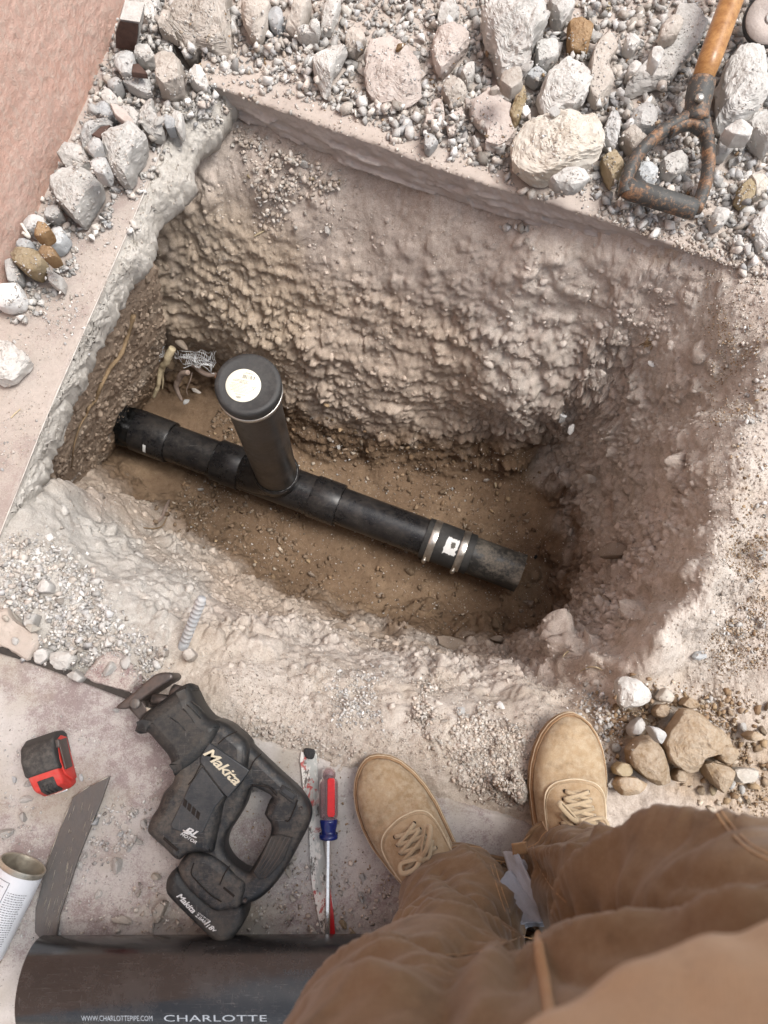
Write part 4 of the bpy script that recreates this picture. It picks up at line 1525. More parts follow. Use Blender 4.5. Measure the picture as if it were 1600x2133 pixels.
# (key of the close-up the outline was read from, outline, thickness, material, label, options)
W_, T_, G_, K_, B_, O_, E_, U_ = 'white_rock', 'tan_rock', 'grey_rock', 'pink_rock', 'brown_rock', 'ochre_rock', 'earth_rock', 'blue_rock'
CH = [
    # under layer of the heap along the top
    ('C', [(0, 200), (90, 140), (150, 240), (240, 330), (235, 560), (130, 632), (60, 600), (-60, 590), (-120, 480), (-110, 330), (-60, 200)], .05, K_, 'broad dusty pinkish concrete chunk lying low in the middle of the heap', dict(flat_top=.5)),
    ('C', [(1260, 330), (1330, 180), (1430, 220), (1420, 290), (1350, 400), (1400, 500), (1370, 590), (1290, 622), (1235, 560)], .05, T_, 'flat tan concrete slab piece behind the brown stone, right of it', dict(flat_top=.8)),
    ('D', [(130, 880), (120, 800), (180, 690), (300, 560), (430, 380), (540, 160), (620, -40), (890, -40), (870, 150), (815, 350), (730, 480), (600, 640), (480, 770), (340, 800), (240, 850)], .05, W_, 'long slanted pale slab piece left of the shovel handle', dict(flat_top=.75)),
    ('C', [(510, 600), (580, 530), (750, 565), (770, 640), (760, 740), (800, 800), (760, 880), (650, 915), (610, 890), (620, 800), (540, 720)], .03, K_, 'flat pinkish concrete flake left of the biggest round-edged chunk', dict(flat_top=.9)),
    ('B', [(330, -40), (290, 60), (285, 120), (330, 190), (380, 255), (430, 258), (450, 240), (560, 275), (640, 288), (645, 160), (632, 40), (640, -40)], .10, T_, 'largest rough concrete chunk at the top left of the heap', dict(tilt=(.1, .2))),
    ('B', [(255, 60), (300, 40), (300, 130), (340, 200), (300, 190), (240, 150)], .05, T_, 'small chunk tucked against the left side of the largest chunk', {}),
    ('B', [(695, -20), (698, 60), (735, 150), (790, 178), (835, 110), (855, -20)], .075, T_, 'tall tan chunk at the top edge, right of the largest chunk', {}),
    ('B', [(845, 100), (862, 50), (900, 25), (930, 70), (935, 120), (900, 165), (860, 140)], .05, U_, 'smooth bluish grey oval stone near the top edge', dict(rough=.35, name='stone', cat='stone')),
    ('B', [(945, 130), (985, 50), (1000, -20), (1090, -20), (1060, 80), (1000, 162)], .06, T_, 'tan chunk at the top edge right of the bluish oval stone', {}),
    ('B', [(1000, 150), (1060, 140), (1130, 150), (1130, 200), (1050, 205), (1005, 190)], .035, W_, 'pale chunk capping a dark gap near the top edge', {}),
    ('B', [(1085, 120), (1130, 105), (1140, 150), (1120, 182), (1085, 165)], .035, W_, 'small white cube-shaped stone on the chunk over the dark gap', dict(lift=.01, name='stone', cat='stone')),
    ('B', [(1140, 80), (1150, -20), (1255, -20), (1240, 60), (1200, 150), (1140, 160)], .05, W_, 'pale chunk touching the top edge, left of the low pinkish chunk', {}),
    ('B', [(1105, 380), (1100, 260), (1150, 200), (1270, 212), (1283, 290), (1240, 340), (1195, 420), (1190, 512), (1138, 490)], .055, W_, 'long pale chunk pointing down towards the slab edge', {}),
    ('B', [(1280, 200), (1310, 160), (1380, 165), (1390, 220), (1330, 280), (1285, 270)], .04, T_, 'square tan chunk above the low pinkish chunk', {}),
    ('C', [(300, 210), (330, 160), (420, 140), (515, 172), (520, 250), (440, 350), (350, 420), (310, 370), (298, 300)], .055, K_, 'pinkish rounded chunk left of the huge pitted chunk', {}),
    ('C', [(320, 120), (350, 10), (410, -10), (460, 60), (430, 110), (370, 150)], .045, W_, 'white chunk at the top edge left of the huge pitted chunk', {}),
    ('C', [(615, -30), (618, 190), (680, 280), (712, 400), (780, 388), (832, 405), (890, 370), (890, 250), (960, 170), (1008, 80), (1000, -30)], .11, W_, 'huge pitted pale chunk at the top centre right', dict(rough=1.25)),
    ('C', [(1005, -20), (1030, 100), (1080, 142), (1150, 60), (1150, -20)], .06, W_, 'pale chunk at the top edge right of the huge pitted chunk', {}),
    ('C', [(1120, 120), (1160, 95), (1220, 120), (1265, 180), (1240, 290), (1190, 296), (1125, 285)], .06, B_, 'rough brown stone among the white chunks', dict(name='stone', cat='stone')),
    ('C', [(925, 270), (1000, 228), (1050, 260), (1062, 330), (1010, 380), (930, 382)], .05, W_, 'pale chunk between the huge pitted chunk and the brown stone', {}),
    ('C', [(940, 560), (1000, 430), (1060, 370), (1120, 300), (1170, 280), (1262, 300), (1277, 370), (1260, 500), (1210, 590), (1150, 640), (1080, 640), (990, 680), (950, 620)], .075, W_, 'large white angular chunk below the brown stone', dict(tilt=(.1, -.1))),
    ('C', [(860, 455), (930, 400), (985, 410), (980, 470), (930, 500)], .035, U_, 'bluish chip left of the large white angular chunk', dict(name='stone', cat='stone')),
    ('C', [(765, 680), (800, 580), (840, 512), (858, 600), (830, 700), (792, 752)], .045, O_, 'upright ochre shard beside the flat pinkish flake', dict(name='stone', cat='stone')),
    ('C', [(768, 850), (830, 780), (950, 690), (1060, 640), (1160, 640), (1222, 680), (1322, 648), (1337, 700), (1320, 760), (1330, 880), (1290, 945), (1150, 990), (1000, 1040), (900, 1030), (790, 960)], .10, 'cream_rock', 'biggest cream chunk with rounded edges, left of the shovel grip', dict(tilt=(.0, .1), rough=1.1)),
    ('C', [(1012, 1080), (1100, 1020), (1200, 1008), (1262, 1050), (1210, 1110), (1120, 1142), (1050, 1120)], .045, W_, 'white lump under the biggest cream chunk', {}),
    ('C', [(1318, 930), (1400, 890), (1430, 950), (1457, 1010), (1430, 1090), (1390, 1102), (1330, 1000)], .05, O_, 'cream fist-sized chunk against the left arm of the shovel grip', {}),
    ('C', [(1328, 800), (1370, 690), (1412, 618), (1427, 780), (1400, 905), (1330, 870)], .045, G_, 'grey wedge-shaped shard right of the biggest cream chunk', {}),
    ('C', [(243, 800), (260, 690), (300, 600), (350, 578), (372, 740), (310, 822)], .028, K_, 'long flat pinkish flake near the slab edge', dict(flat_top=.7)),
    ('C', [(378, 740), (420, 690), (472, 648), (482, 720), (430, 805), (390, 812)], .022, K_, 'small flat pinkish flake between two bigger flakes', dict(flat_top=.8)),
    ('C', [(348, 540), (390, 450), (440, 448), (502, 540), (482, 622), (420, 648), (380, 590)], .045, T_, 'tan lump above the small flat pinkish flake', {}),
    ('C', [(705, 500), (720, 418), (832, 408), (842, 500), (770, 552)], .035, T_, 'flat tan chunk below the huge pitted chunk', dict(flat_top=.6)),
    ('C', [(465, 430), (500, 390), (545, 385), (550, 450), (510, 495)], .04, W_, 'bright white cube-shaped stone in the middle of the heap', dict(name='stone', cat='stone')),
    ('C', [(245, 820), (275, 808), (328, 860), (280, 905), (245, 890)], .03, G_, 'grey triangular stone at the slab edge below the long flake', dict(name='stone', cat='stone')),
    ('D', [(968, 1060), (1010, 950), (1000, 700), (1070, 550), (1220, 388), (1422, 440), (1450, 800), (1380, 960), (1240, 1092), (1140, 1142), (1030, 1130)], .09, W_, 'big bright white chunk right of the shovel socket', dict(tilt=(-.1, .1))),
    ('D', [(1238, 1100), (1300, 1020), (1440, 990), (1440, 1380), (1380, 1330), (1280, 1230)], .07, W_, 'pale chunk at the right edge below the big bright chunk', {}),
    ('D', [(1020, 1190), (1150, 1120), (1272, 1190), (1260, 1270), (1110, 1272)], .05, W_, 'white chunk between the shovel grip and the right edge', {}),
    ('D', [(945, 1440), (970, 1310), (1060, 1250), (1122, 1340), (1042, 1442)], .045, W_, 'white angular stone just right of the shovel grip', dict(name='stone', cat='stone')),
    ('D', [(1140, 1840), (1170, 1720), (1260, 1655), (1305, 1710), (1290, 1820), (1200, 1890)], .045, O_, 'yellowish ochre stone at the right edge below the shovel', dict(name='stone', cat='stone')),
    ('D', [(1265, 1620), (1360, 1610), (1410, 1680), (1380, 1810), (1310, 1800)], .045, 'cream_rock', 'cream stone next to the yellowish ochre stone', dict(name='stone', cat='stone')),
    ('D', [(895, 2010), (960, 1910), (1040, 1920), (1055, 2010), (1000, 2090), (930, 2090)], .045, W_, 'round white stone below the shovel grip', dict(name='stone', cat='stone')),
    ('D', [(1240, 2100), (1330, 1960), (1440, 1900), (1440, 2200), (1422, 2290), (1330, 2230)], .05, W_, 'white chunk cut by the right edge below the shovel', {}),
    ('D', [(460, 1590), (440, 1480), (500, 1410), (640, 1400), (700, 1470), (690, 1560), (540, 1620)], .05, W_, 'white lump inside the shovel grip', {}),
    ('D', [(205, 1600), (250, 1480), (330, 1480), (400, 1550), (390, 1680), (290, 1690)], .045, 'grey_white', 'flat bluish white stone inside the left of the shovel grip', dict(name='stone', cat='stone')),
    ('D', [(140, 1110), (230, 980), (330, 960), (400, 1060), (390, 1160), (260, 1190)], .045, G_, 'knobbly grey stone left of the shovel socket', dict(name='stone', cat='stone')),
    ('D', [(75, 1260), (130, 1150), (300, 1260), (300, 1330), (190, 1410)], .05, T_, 'tan chunk left of the shovel grip', {}),
    ('D', [(95, 430), (110, 340), (200, 310), (245, 380), (180, 465)], .04, W_, 'pale stone resting on the long slanted slab piece', dict(name='stone', cat='stone')),
    ('D', [(430, 330), (450, 210), (560, 140), (640, 190), (600, 300), (500, 355)], .045, T_, 'tan knobbly stone on the long slanted slab piece', dict(name='stone', cat='stone')),
    ('D', [(335, 560), (340, 460), (420, 425), (460, 480), (400, 612)], .04, W_, 'white egg-shaped stone on the long slanted slab piece', dict(name='stone', cat='stone')),
    ('D', [(120, 690), (130, 610), (200, 575), (250, 620), (180, 705)], .04, W_, 'white stone at the left end of the long slanted slab piece', dict(name='stone', cat='stone')),
    # strip of rubble along the house wall
    ('L', [(890, -20), (930, 60), (1010, 150), (1062, 165), (1085, 30), (1085, -20)], .06, W_, 'white wedge-shaped chunk at the top near the house wall', {}),
    ('L', [(780, 360), (830, 328), (905, 340), (915, 400), (912, 512), (840, 520), (782, 440)], .06, G_, 'grey chunk directly below the brown-faced slab fragment', {}),
    ('L', [(915, 380), (940, 290), (1010, 300), (1062, 390), (1000, 422)], .05, W_, 'pale chunk right of the chunk below the brown-faced fragment', {}),
    ('L', [(1063, 280), (1160, 275), (1192, 310), (1150, 382), (1090, 362)], .045, W_, 'pale rounded chunk left of the largest chunk foot', {}),
    ('L', [(1065, 400), (1110, 373), (1222, 380), (1243, 470), (1237, 560), (1150, 607), (1070, 560)], .075, T_, 'block-shaped tan chunk near the upper slab corner', {}),
    ('B', [(405, 400), (420, 362), (470, 360), (505, 420), (522, 478), (470, 478), (415, 450)], .05, W_, 'pale chunk lying on the very corner of the sawn slab', {}),
    ('L', [(823, 530), (1022, 518), (1028, 632), (960, 632), (880, 592)], .045, G_, 'flat-topped grey wedge in the rubble by the wall', dict(flat_top=.5)),
    ('L', [(740, 600), (745, 540), (820, 530), (835, 580), (790, 625)], .04, G_, 'small round grey stone by the flat-topped wedge', dict(name='stone', cat='stone', rough=.5)),
    ('L', [(700, 640), (740, 610), (800, 660), (800, 710), (740, 720), (695, 700)], .045, W_, 'pale chunk left of the thin curved shard', {}),
    ('L', [(640, 760), (660, 700), (740, 710), (775, 790), (720, 810)], .04, U_, 'bluish grey lump near the foot of the house wall', {}),
    ('L', [(830, 700), (930, 740), (952, 800), (935, 867), (850, 852), (790, 760)], .045, W_, 'chunk with a thin curved pale edge in the wall rubble', {}),
    ('L', [(958, 700), (1000, 668), (1042, 680), (1052, 760), (1103, 850), (1090, 902), (1040, 917), (965, 850)], .06, W_, 'tall pale chunk right of the chunk with a thin curved edge', {}),
    ('L', [(528, 960), (570, 880), (640, 808), (742, 803), (752, 850), (690, 872), (640, 942), (580, 1027)], .055, G_, 'long grey chunk slanting away from the house wall', {}),
    ('L', [(590, 1010), (620, 950), (690, 955), (700, 1020), (640, 1065)], .045, G_, 'grey lump below the long slanting chunk', {}),
    ('L', [(698, 940), (760, 908), (860, 900), (900, 848), (992, 930), (950, 1012), (890, 1080), (892, 1150), (850, 1202), (790, 1182), (740, 1100)], .085, W_, 'large two-lobed pale chunk in the middle of the wall rubble', {}),
    ('L', [(385, 1050), (420, 1000), (500, 978), (570, 1020), (617, 1100), (610, 1157), (500, 1152), (440, 1130)], .07, W_, 'pale chunk leaning above the heart-shaped chunk', {}),
    ('L', [(620, 1130), (660, 1068), (712, 1060), (747, 1150), (725, 1217), (650, 1190)], .055, G_, 'grey egg-shaped chunk right of the heart-shaped chunk', {}),
    ('L', [(333, 1240), (420, 1168), (520, 1130), (620, 1168), (682, 1230), (640, 1320), (560, 1452), (520, 1497), (460, 1430), (390, 1370)], .085, W_, 'large heart-shaped pale chunk in the wall rubble', dict(rough=.8)),
    ('L', [(303, 1440), (350, 1383), (400, 1410), (422, 1470), (370, 1507), (310, 1490)], .05, G_, 'grey angular chunk below the heart-shaped chunk', {}),
    ('L', [(160, 1510), (230, 1480), (300, 1490), (310, 1540), (230, 1590), (170, 1580)], .04, G_, 'grey chunk above the mustard brown stone', {}),
    ('L', [(218, 1590), (250, 1518), (320, 1530), (352, 1580), (290, 1632), (240, 1622)], .05, B_, 'mustard brown round stone at the foot of the house wall', dict(name='stone', cat='stone', lift=.01)),
    ('L', [(323, 1630), (360, 1570), (420, 1558), (462, 1610), (420, 1682), (350, 1702)], .05, 'grey_white', 'pale speckled chunk right of the mustard brown stone', {}),
    ('L', [(43, 1780), (90, 1760), (140, 1860), (130, 1922), (60, 1927)], .04, G_, 'grey chunk under the left end of the tan block', {}),
    ('L', [(58, 1720), (120, 1703), (262, 1720), (302, 1790), (290, 1852), (230, 1872), (140, 1830), (90, 1780)], .06, O_, 'tan block at the lower end of the wall rubble', dict(lift=.01)),
    ('L', [(263, 1720), (310, 1683), (370, 1700), (397, 1755), (320, 1782)], .04, B_, 'brown oval stone right of the tan block', dict(name='stone', cat='stone', rough=.5)),
    ('L', [(108, 1680), (150, 1638), (217, 1650), (222, 1690), (160, 1712)], .04, U_, 'bluish stone above the tan block', dict(name='stone', cat='stone')),
    ('L', [(-30, 1990), (50, 1933), (122, 1935), (157, 2020), (130, 2082), (40, 2107), (-30, 2092)], .055, 'snow_rock', 'bright white block at the left edge', dict(rough=.5)),
    ('L', [(328, 1840), (390, 1878), (432, 1900), (410, 1972), (340, 1932)], .04, W_, 'pale chip at the inner end of the wall rubble', {}),
    ('L', [(1120, 820), (1150, 780), (1200, 820), (1195, 880), (1140, 885)], .045, U_, 'bluish stone lying on the end of the sawn strip', dict(name='stone', cat='stone')),
    ('L', [(1180, 770), (1235, 720), (1255, 850), (1235, 920), (1200, 880)], .04, W_, 'pale shard right of the bluish stone on the strip end', {}),
    ('o', [(-12, 716), (10, 705), (50, 735), (63, 750), (25, 791), (-12, 794)], .05, W_, 'pale chunk lying on the left strip at the picture edge', {}),
    # front left
    ('G', [(-40, 260), (40, 258), (80, 340), (240, 450), (277, 520), (170, 622), (50, 550), (-40, 530)], .022, 'slab_flake', 'broad flat concrete flake lying on the gravel at the left edge', dict(flat_top=.9, name='concrete_flake')),
    ('G', [(557, 735), (630, 640), (680, 590), (790, 560), (850, 640), (930, 690), (932, 770), (880, 862), (760, 812)], .03, 'painted_flake', 'concrete flake with purple paint, in front of the saw shoe', dict(flat_top=.95, name='concrete_flake', tilt=(0, -.1))),
    ('G', [(313, 620), (340, 570), (480, 558), (502, 620), (440, 692), (370, 692)], .035, W_, 'pale chunk between the two concrete flakes', {}),
    ('G', [(228, 590), (270, 540), (322, 560), (322, 612), (270, 652), (235, 652)], .035, W_, 'small pale chunk touching the broad left flake', {}),
    ('G', [(448, 722), (500, 690), (557, 742), (530, 772), (480, 750)], .03, W_, 'white chip on the saw blade beside the purple flake', {}),
    ('G', [(168, 312), (250, 320), (222, 402), (170, 412)], .03, W_, 'white triangular chip in the front left gravel', {}),
    ('G', [(1043, 570), (1080, 530), (1112, 560), (1102, 602)], .03, T_, 'small tan stone left of the foot of the rebar', dict(name='stone', cat='stone')),
    ('G', [(1213, 572), (1270, 543), (1307, 590), (1270, 637), (1230, 622)], .035, T_, 'round tan stone at the foot of the rebar', dict(name='stone', cat='stone', rough=.5)),
    ('G', [(250, 120), (300, 80), (345, 120), (330, 170), (270, 175)], .03, W_, 'pale stone highest in the front left gravel', dict(name='stone', cat='stone')),
    # front right
    ('R', [(338, 160), (380, 112), (500, 135), (560, 170), (642, 250), (640, 302), (530, 362), (410, 382), (350, 300)], .05, W_, 'white dusty chunk above the right shoe', {}),
    ('R', [(680, 292), (750, 208), (822, 280), (800, 332), (700, 322)], .035, 'cream_rock', 'small pyramid-shaped pale stone right of the white dusty chunk', dict(name='stone', cat='stone')),
    ('R', [(728, 680), (775, 560), (830, 480), (890, 380), (960, 380), (1080, 460), (1190, 540), (1330, 640), (1362, 700), (1290, 790), (1180, 770), (1060, 812), (1052, 910), (970, 932), (880, 890), (760, 802)], .075, E_, 'largest earth-brown stone right of the shoe', dict(rough=.6, name='stone', cat='stone')),
    ('R', [(883, 352), (930, 288), (1002, 320), (1042, 372), (960, 390)], .04, E_, 'brown lump touching the top of the largest brown stone', dict(name='stone', cat='stone')),
    ('R', [(428, 730), (500, 640), (600, 598), (690, 650), (722, 740), (772, 880), (812, 1000), (700, 1032), (560, 950), (460, 860)], .06, E_, 'long earth-brown stone between the shoe and the largest brown stone', dict(rough=.5, name='stone', cat='stone')),
    ('R', [(1058, 850), (1120, 823), (1230, 850), (1322, 890), (1312, 990), (1250, 1092), (1190, 1050), (1100, 950)], .05, E_, 'triangular brown stone below the largest brown stone', dict(rough=.7, name='stone', cat='stone')),
    ('R', [(308, 1020), (370, 950), (490, 953), (622, 1030), (500, 1100), (390, 1110)], .05, E_, 'brown stone half hidden by the trouser knee', dict(rough=.5, name='stone', cat='stone')),
    ('R', [(318, 880), (370, 830), (450, 848), (482, 930), (400, 952), (330, 932)], .045, O_, 'brownish cobble beside the right shoe', dict(rough=.4, name='stone', cat='stone')),
    ('R', [(448, 550), (500, 480), (555, 458), (577, 540), (530, 612), (460, 612)], .04, W_, 'white oval stone right of the shoe toe', dict(rough=.4, name='stone', cat='stone')),
    ('R', [(608, 530), (680, 540), (762, 600), (710, 682), (650, 622)], .035, G_, 'grey oval stone against the largest brown stone', dict(rough=.4, name='stone', cat='stone')),
    ('R', [(1318, 890), (1420, 878), (1522, 900), (1480, 992), (1380, 1007), (1330, 950)], .04, 'cream_rock', 'pale chip right of the triangular brown stone', {}),
    ('R', [(1183, 750), (1230, 680), (1342, 720), (1352, 800), (1280, 852), (1190, 810)], .045, E_, 'knobbly brown lump on the right end of the largest brown stone', dict(lift=.01, name='stone', cat='stone')),
    ('R', [(655, 400), (690, 350), (760, 350), (780, 420), (720, 470), (670, 450)], .035, E_, 'round brown clod above the grey oval stone', dict(name='stone', cat='stone')),
    ('R', [(815, 940), (860, 880), (915, 920), (900, 990), (830, 990)], .035, E_, 'brown pebble below the largest brown stone', dict(name='stone', cat='stone')),
    ('R', [(1420, 610), (1470, 570), (1540, 590), (1550, 640), (1470, 655)], .035, E_, 'smooth brown pebble near the right edge', dict(name='stone', cat='stone', rough=.4)),
    ('F', [(983, 400), (1010, 358), (1062, 430), (1087, 520), (1040, 572), (998, 540)], .025, 'cream_rock', 'tan flake leaning beside the inner edge of the right shoe', dict(flat_top=.6)),
    ('F', [(868, 430), (900, 398), (967, 440), (962, 480), (908, 482)], .025, 'ochre_dark', 'orange-brown stone between the two shoes', dict(name='stone', cat='stone', rough=.4)),
    # in the hole
    ('o', [(592, 1190), (600, 1180)], 0, '', '', {}),
]
MT['cream_rock'] = mat_stone('cream_concrete', (0.43, 0.385, 0.325), (0.51, 0.475, 0.42), (0.58, 0.55, 0.50), 0.5)
MT['snow_rock'] = mat_stone('white_plaster', (0.60, 0.60, 0.585), (0.68, 0.68, 0.67), (0.72, 0.72, 0.71), 0.4)
MT['grey_white'] = mat_stone('speckled_concrete', (0.38, 0.40, 0.41), (0.48, 0.50, 0.51), (0.58, 0.585, 0.58), 0.6)
MT['ochre_dark'] = mat_stone('orange_stone', (0.24, 0.15, 0.075), (0.32, 0.21, 0.115), (0.40, 0.32, 0.22), 0.3)
MT['slab_flake'] = mat_slab('dusty_flake', (0.47, 0.415, 0.365), (0.37, 0.31, 0.275), 0.5)
MT['painted_flake'] = mat_slab('painted_flake', (0.50, 0.46, 0.42), (0.20, 0.125, 0.125), 0.9)
for i, (key, ol, th, mt, lab, opt) in enumerate(CH):
    if th:
        chunk(lab, zp(key, ol), th, mt, seed=i, **opt)

# ------------------------------------------------------------------ loose stones one can tell apart, then gravel
def in_poly(px, py, poly):
    ins = False
    j = len(poly) - 1
    for i in range(len(poly)):
        xi, yi = poly[i]
        xj, yj = poly[j]
        if (yi > py) != (yj > py) and px < (xj - xi) * (py - yi) / (yj - yi) + xi:
            ins = not ins
        j = i
    return ins


REG = {
    'heap': [(425, 140), (520, 178), (640, 212), (770, 262), (900, 308), (1000, 350), (1090, 385), (1180, 398), (1270, 440), (1330, 475), (1440, 478), (1500, 530), (1600, 560), (1640, 560), (1640, -40), (255, -40), (300, 60)],
    'wall': [(265, 0), (330, 60), (430, 170), (462, 215), (440, 262), (385, 250), (345, 262), (310, 330), (275, 385), (225, 425), (190, 460), (150, 505), (120, 600), (70, 640), (0, 660), (0, 610), (50, 490), (110, 400), (140, 340), (190, 230)],
    'front_left': [(0, 1130), (70, 1115), (150, 1160), (205, 1220), (250, 1300), (330, 1350), (330, 1400), (270, 1420), (150, 1390), (0, 1340)],
    'bench': [(480, 245), (560, 290), (640, 330), (720, 375), (705, 400), (640, 408), (600, 430), (590, 470), (540, 490), (530, 430), (530, 350), (490, 300)],
    'front_right': [(1275, 1420), (1400, 1440), (1600, 1470), (1600, 1700), (1280, 1640), (1260, 1560)],
    'right': [(1530, 600), (1600, 640), (1600, 1380), (1500, 1360), (1530, 1150), (1520, 900)],
    'feet': [(940, 1545), (1000, 1500), (1090, 1510), (1090, 1680), (1020, 1665), (950, 1620)],
}
WORDS = {'white_rock': 'whitish', 'tan_rock': 'tan', 'grey_rock': 'grey', 'blue_rock': 'bluish grey', 'pink_rock': 'pinkish', 'brown_rock': 'brown',
         'ochre_rock': 'ochre', 'earth_rock': 'earth-brown', 'cream_rock': 'cream'}
WHERE = {'heap': 'between the chunks of the heap along the top', 'wall': 'in the rubble along the house wall', 'front_left': 'in the gravel at the left above the tools',
         'bench': 'on the earth bench under the sawn slab', 'front_right': 'beside the big brown stones at the right', 'right': 'on the bare earth at the right edge',
         'feet': 'between the two shoes', 'floor': 'on the damp floor of the hole', 'bank': 'on the dusty bank in front of the hole'}
SHW = {'angular': 'angular', 'rounded': 'rounded', 'flat': 'flat'}
placed = []
NST = 0


def sizeword(r):
    return 'thumb-sized' if r > 0.013 else ('nut-sized' if r > 0.009 else 'pea-sized')


loose = []


def scatter(region, count, rmin, rmax, mats, weights, shapes=(('angular', .6), ('rounded', .25), ('flat', .15)), maxh=0.035, gap=0.8, sink=0.3, zref=0.0):
    global NST
    poly = REG[region]
    x0, x1 = min(p[0] for p in poly), max(p[0] for p in poly)
    y0, y1 = min(p[1] for p in poly), max(p[1] for p in poly)
    tries = 0
    made = 0
    while made < count and tries < count * 60:
        tries += 1
        f = tries / (count * 60)
        px, py = random.uniform(x0, x1), random.uniform(y0, y1)
        if not in_poly(px, py, poly):
            continue
        r = rmin + (rmax - rmin) * (random.random() ** 1.7) * (1 - 0.4 * f)
        p = at(px, py, zref)
        for _ in range(3):
            h = float(hm(p.x, p.y))
            p = at(px, py, max(min(h, 0.12), -0.8))
        if (p - wB).dot(wn_) < r + .008:
            continue
        h = ground_under(p.x, p.y, r, 0.5)
        if h > maxh and random.random() > 0.12:
            continue
        if any((p.x - a) ** 2 + (p.y - b) ** 2 < (gap * (r + c)) ** 2 for a, b, c in placed):
            continue
        shape = random.choices([s[0] for s in shapes], [s[1] for s in shapes])[0]
        m = random.choices(mats, weights)[0]
        placed.append((p.x, p.y, r))
        lab = f'{sizeword(r)} {WORDS[m]} {SHW[shape]} stone'
        grp = 'loose stones ' + WHERE[region]
        o = put_stone(p.x, p.y, r, shape, random.randrange(len(STONE_KINDS[shape])), m, random.uniform(0, 6.28), lab, grp, random.uniform(.7, 1), sink)
        loose.append((o, px, py))
        made += 1
        NST += 1


scatter('heap', 98, 0.009, 0.021, ['white_rock', 'tan_rock', 'grey_rock', 'blue_rock', 'pink_rock', 'brown_rock', 'ochre_rock'], [40, 20, 16, 8, 8, 3, 4])
scatter('wall', 40, 0.008, 0.019, ['white_rock', 'grey_rock', 'tan_rock', 'blue_rock'], [45, 30, 15, 10])
scatter('front_left', 21, 0.008, 0.015, ['white_rock', 'grey_rock', 'cream_rock', 'blue_rock'], [45, 22, 23, 10])
scatter('bench', 24, 0.007, 0.015, ['tan_rock', 'white_rock', 'ochre_rock', 'pink_rock'], [40, 30, 15, 15], maxh=0.2, zref=-.13)
scatter('front_right', 13, 0.007, 0.014, ['earth_rock', 'white_rock', 'ochre_rock'], [55, 30, 15], (('rounded', .6), ('angular', .4)))
scatter('right', 8, 0.006, 0.013, ['white_rock', 'grey_rock', 'earth_rock'], [60, 20, 20])
scatter('feet', 6, 0.005, 0.009, ['tan_rock', 'grey_rock'], [60, 40])
LAND = [(425, 50, 'the largest rough chunk'), (565, 30, 'the bluish oval stone'), (700, 120, 'the long pale chunk'), (815, 150, 'the low pinkish chunk'),
        (940, 95, 'the rounded pinkish chunk'), (1078, 65, 'the huge pitted chunk'), (1210, 65, 'the rough brown stone'), (1185, 165, 'the large white angular chunk'),
        (1025, 250, 'the flat pinkish flake'), (1165, 290, 'the biggest cream chunk'), (1390, 340, 'the shovel grip'), (1545, 190, 'the big bright white chunk'),
        (1420, 100, 'the long slanted slab piece'), (1480, 150, 'the shovel socket'), (1555, 405, 'the yellowish ochre stone'), (905, 250, 'the long flat pinkish flake'),
        (270, 70, 'the brown-faced slab fragment'), (350, 150, 'the block-shaped tan chunk'), (255, 310, 'the two-lobed pale chunk'), (155, 395, 'the heart-shaped chunk'),
        (315, 240, 'the tall pale wall-side chunk'), (85, 480, 'the mustard brown stone'), (55, 545, 'the tan block by the wall'), (25, 615, 'the bright white block'),
        (40, 1310, 'the broad left flake'), (235, 1400, 'the purple-painted flake'), (110, 1370, 'the small pale chunk'), (75, 1220, 'the highest gravel stone'),
        (610, 336, 'the flat cream stone on the bench'), (560, 450, 'the bench rubble foot'), (1455, 1555, 'the largest brown stone'), (1350, 1580, 'the long brown stone'),
        (1180, 1590, 'the right shoe'), (1310, 1440, 'the white dusty chunk'), (1424, 677, 'the white chip on the slope'), (1590, 1000, 'the bare earth patch')]


def near_labels(items):
    seen = {}
    for o, px, py in items:
        d, lx, ly, nm = min((math.hypot(px - a, py - b), a, b, c) for a, b, c in LAND)
        dx, dy = px - lx, py - ly
        if abs(dx) > 2 * abs(dy):
            w = 'right of' if dx > 0 else 'left of'
        elif abs(dy) > 2 * abs(dx):
            w = 'below' if dy > 0 else 'above'
        else:
            w = ('lower ' if dy > 0 else 'upper ') + ('right of' if dx > 0 else 'left of')
        seen.setdefault(f"{o['label']} {w} {nm}", []).append((d, o))
    for lab, l in seen.items():
        l.sort(key=lambda t: t[0])
        for k, (d, o) in enumerate(l):
            o['label'] = lab if len(l) == 1 else lab + (', nearest', ', second', ', third', ', fourth', ', fifth', ', sixth')[min(k, 5)]


near_labels(loose)
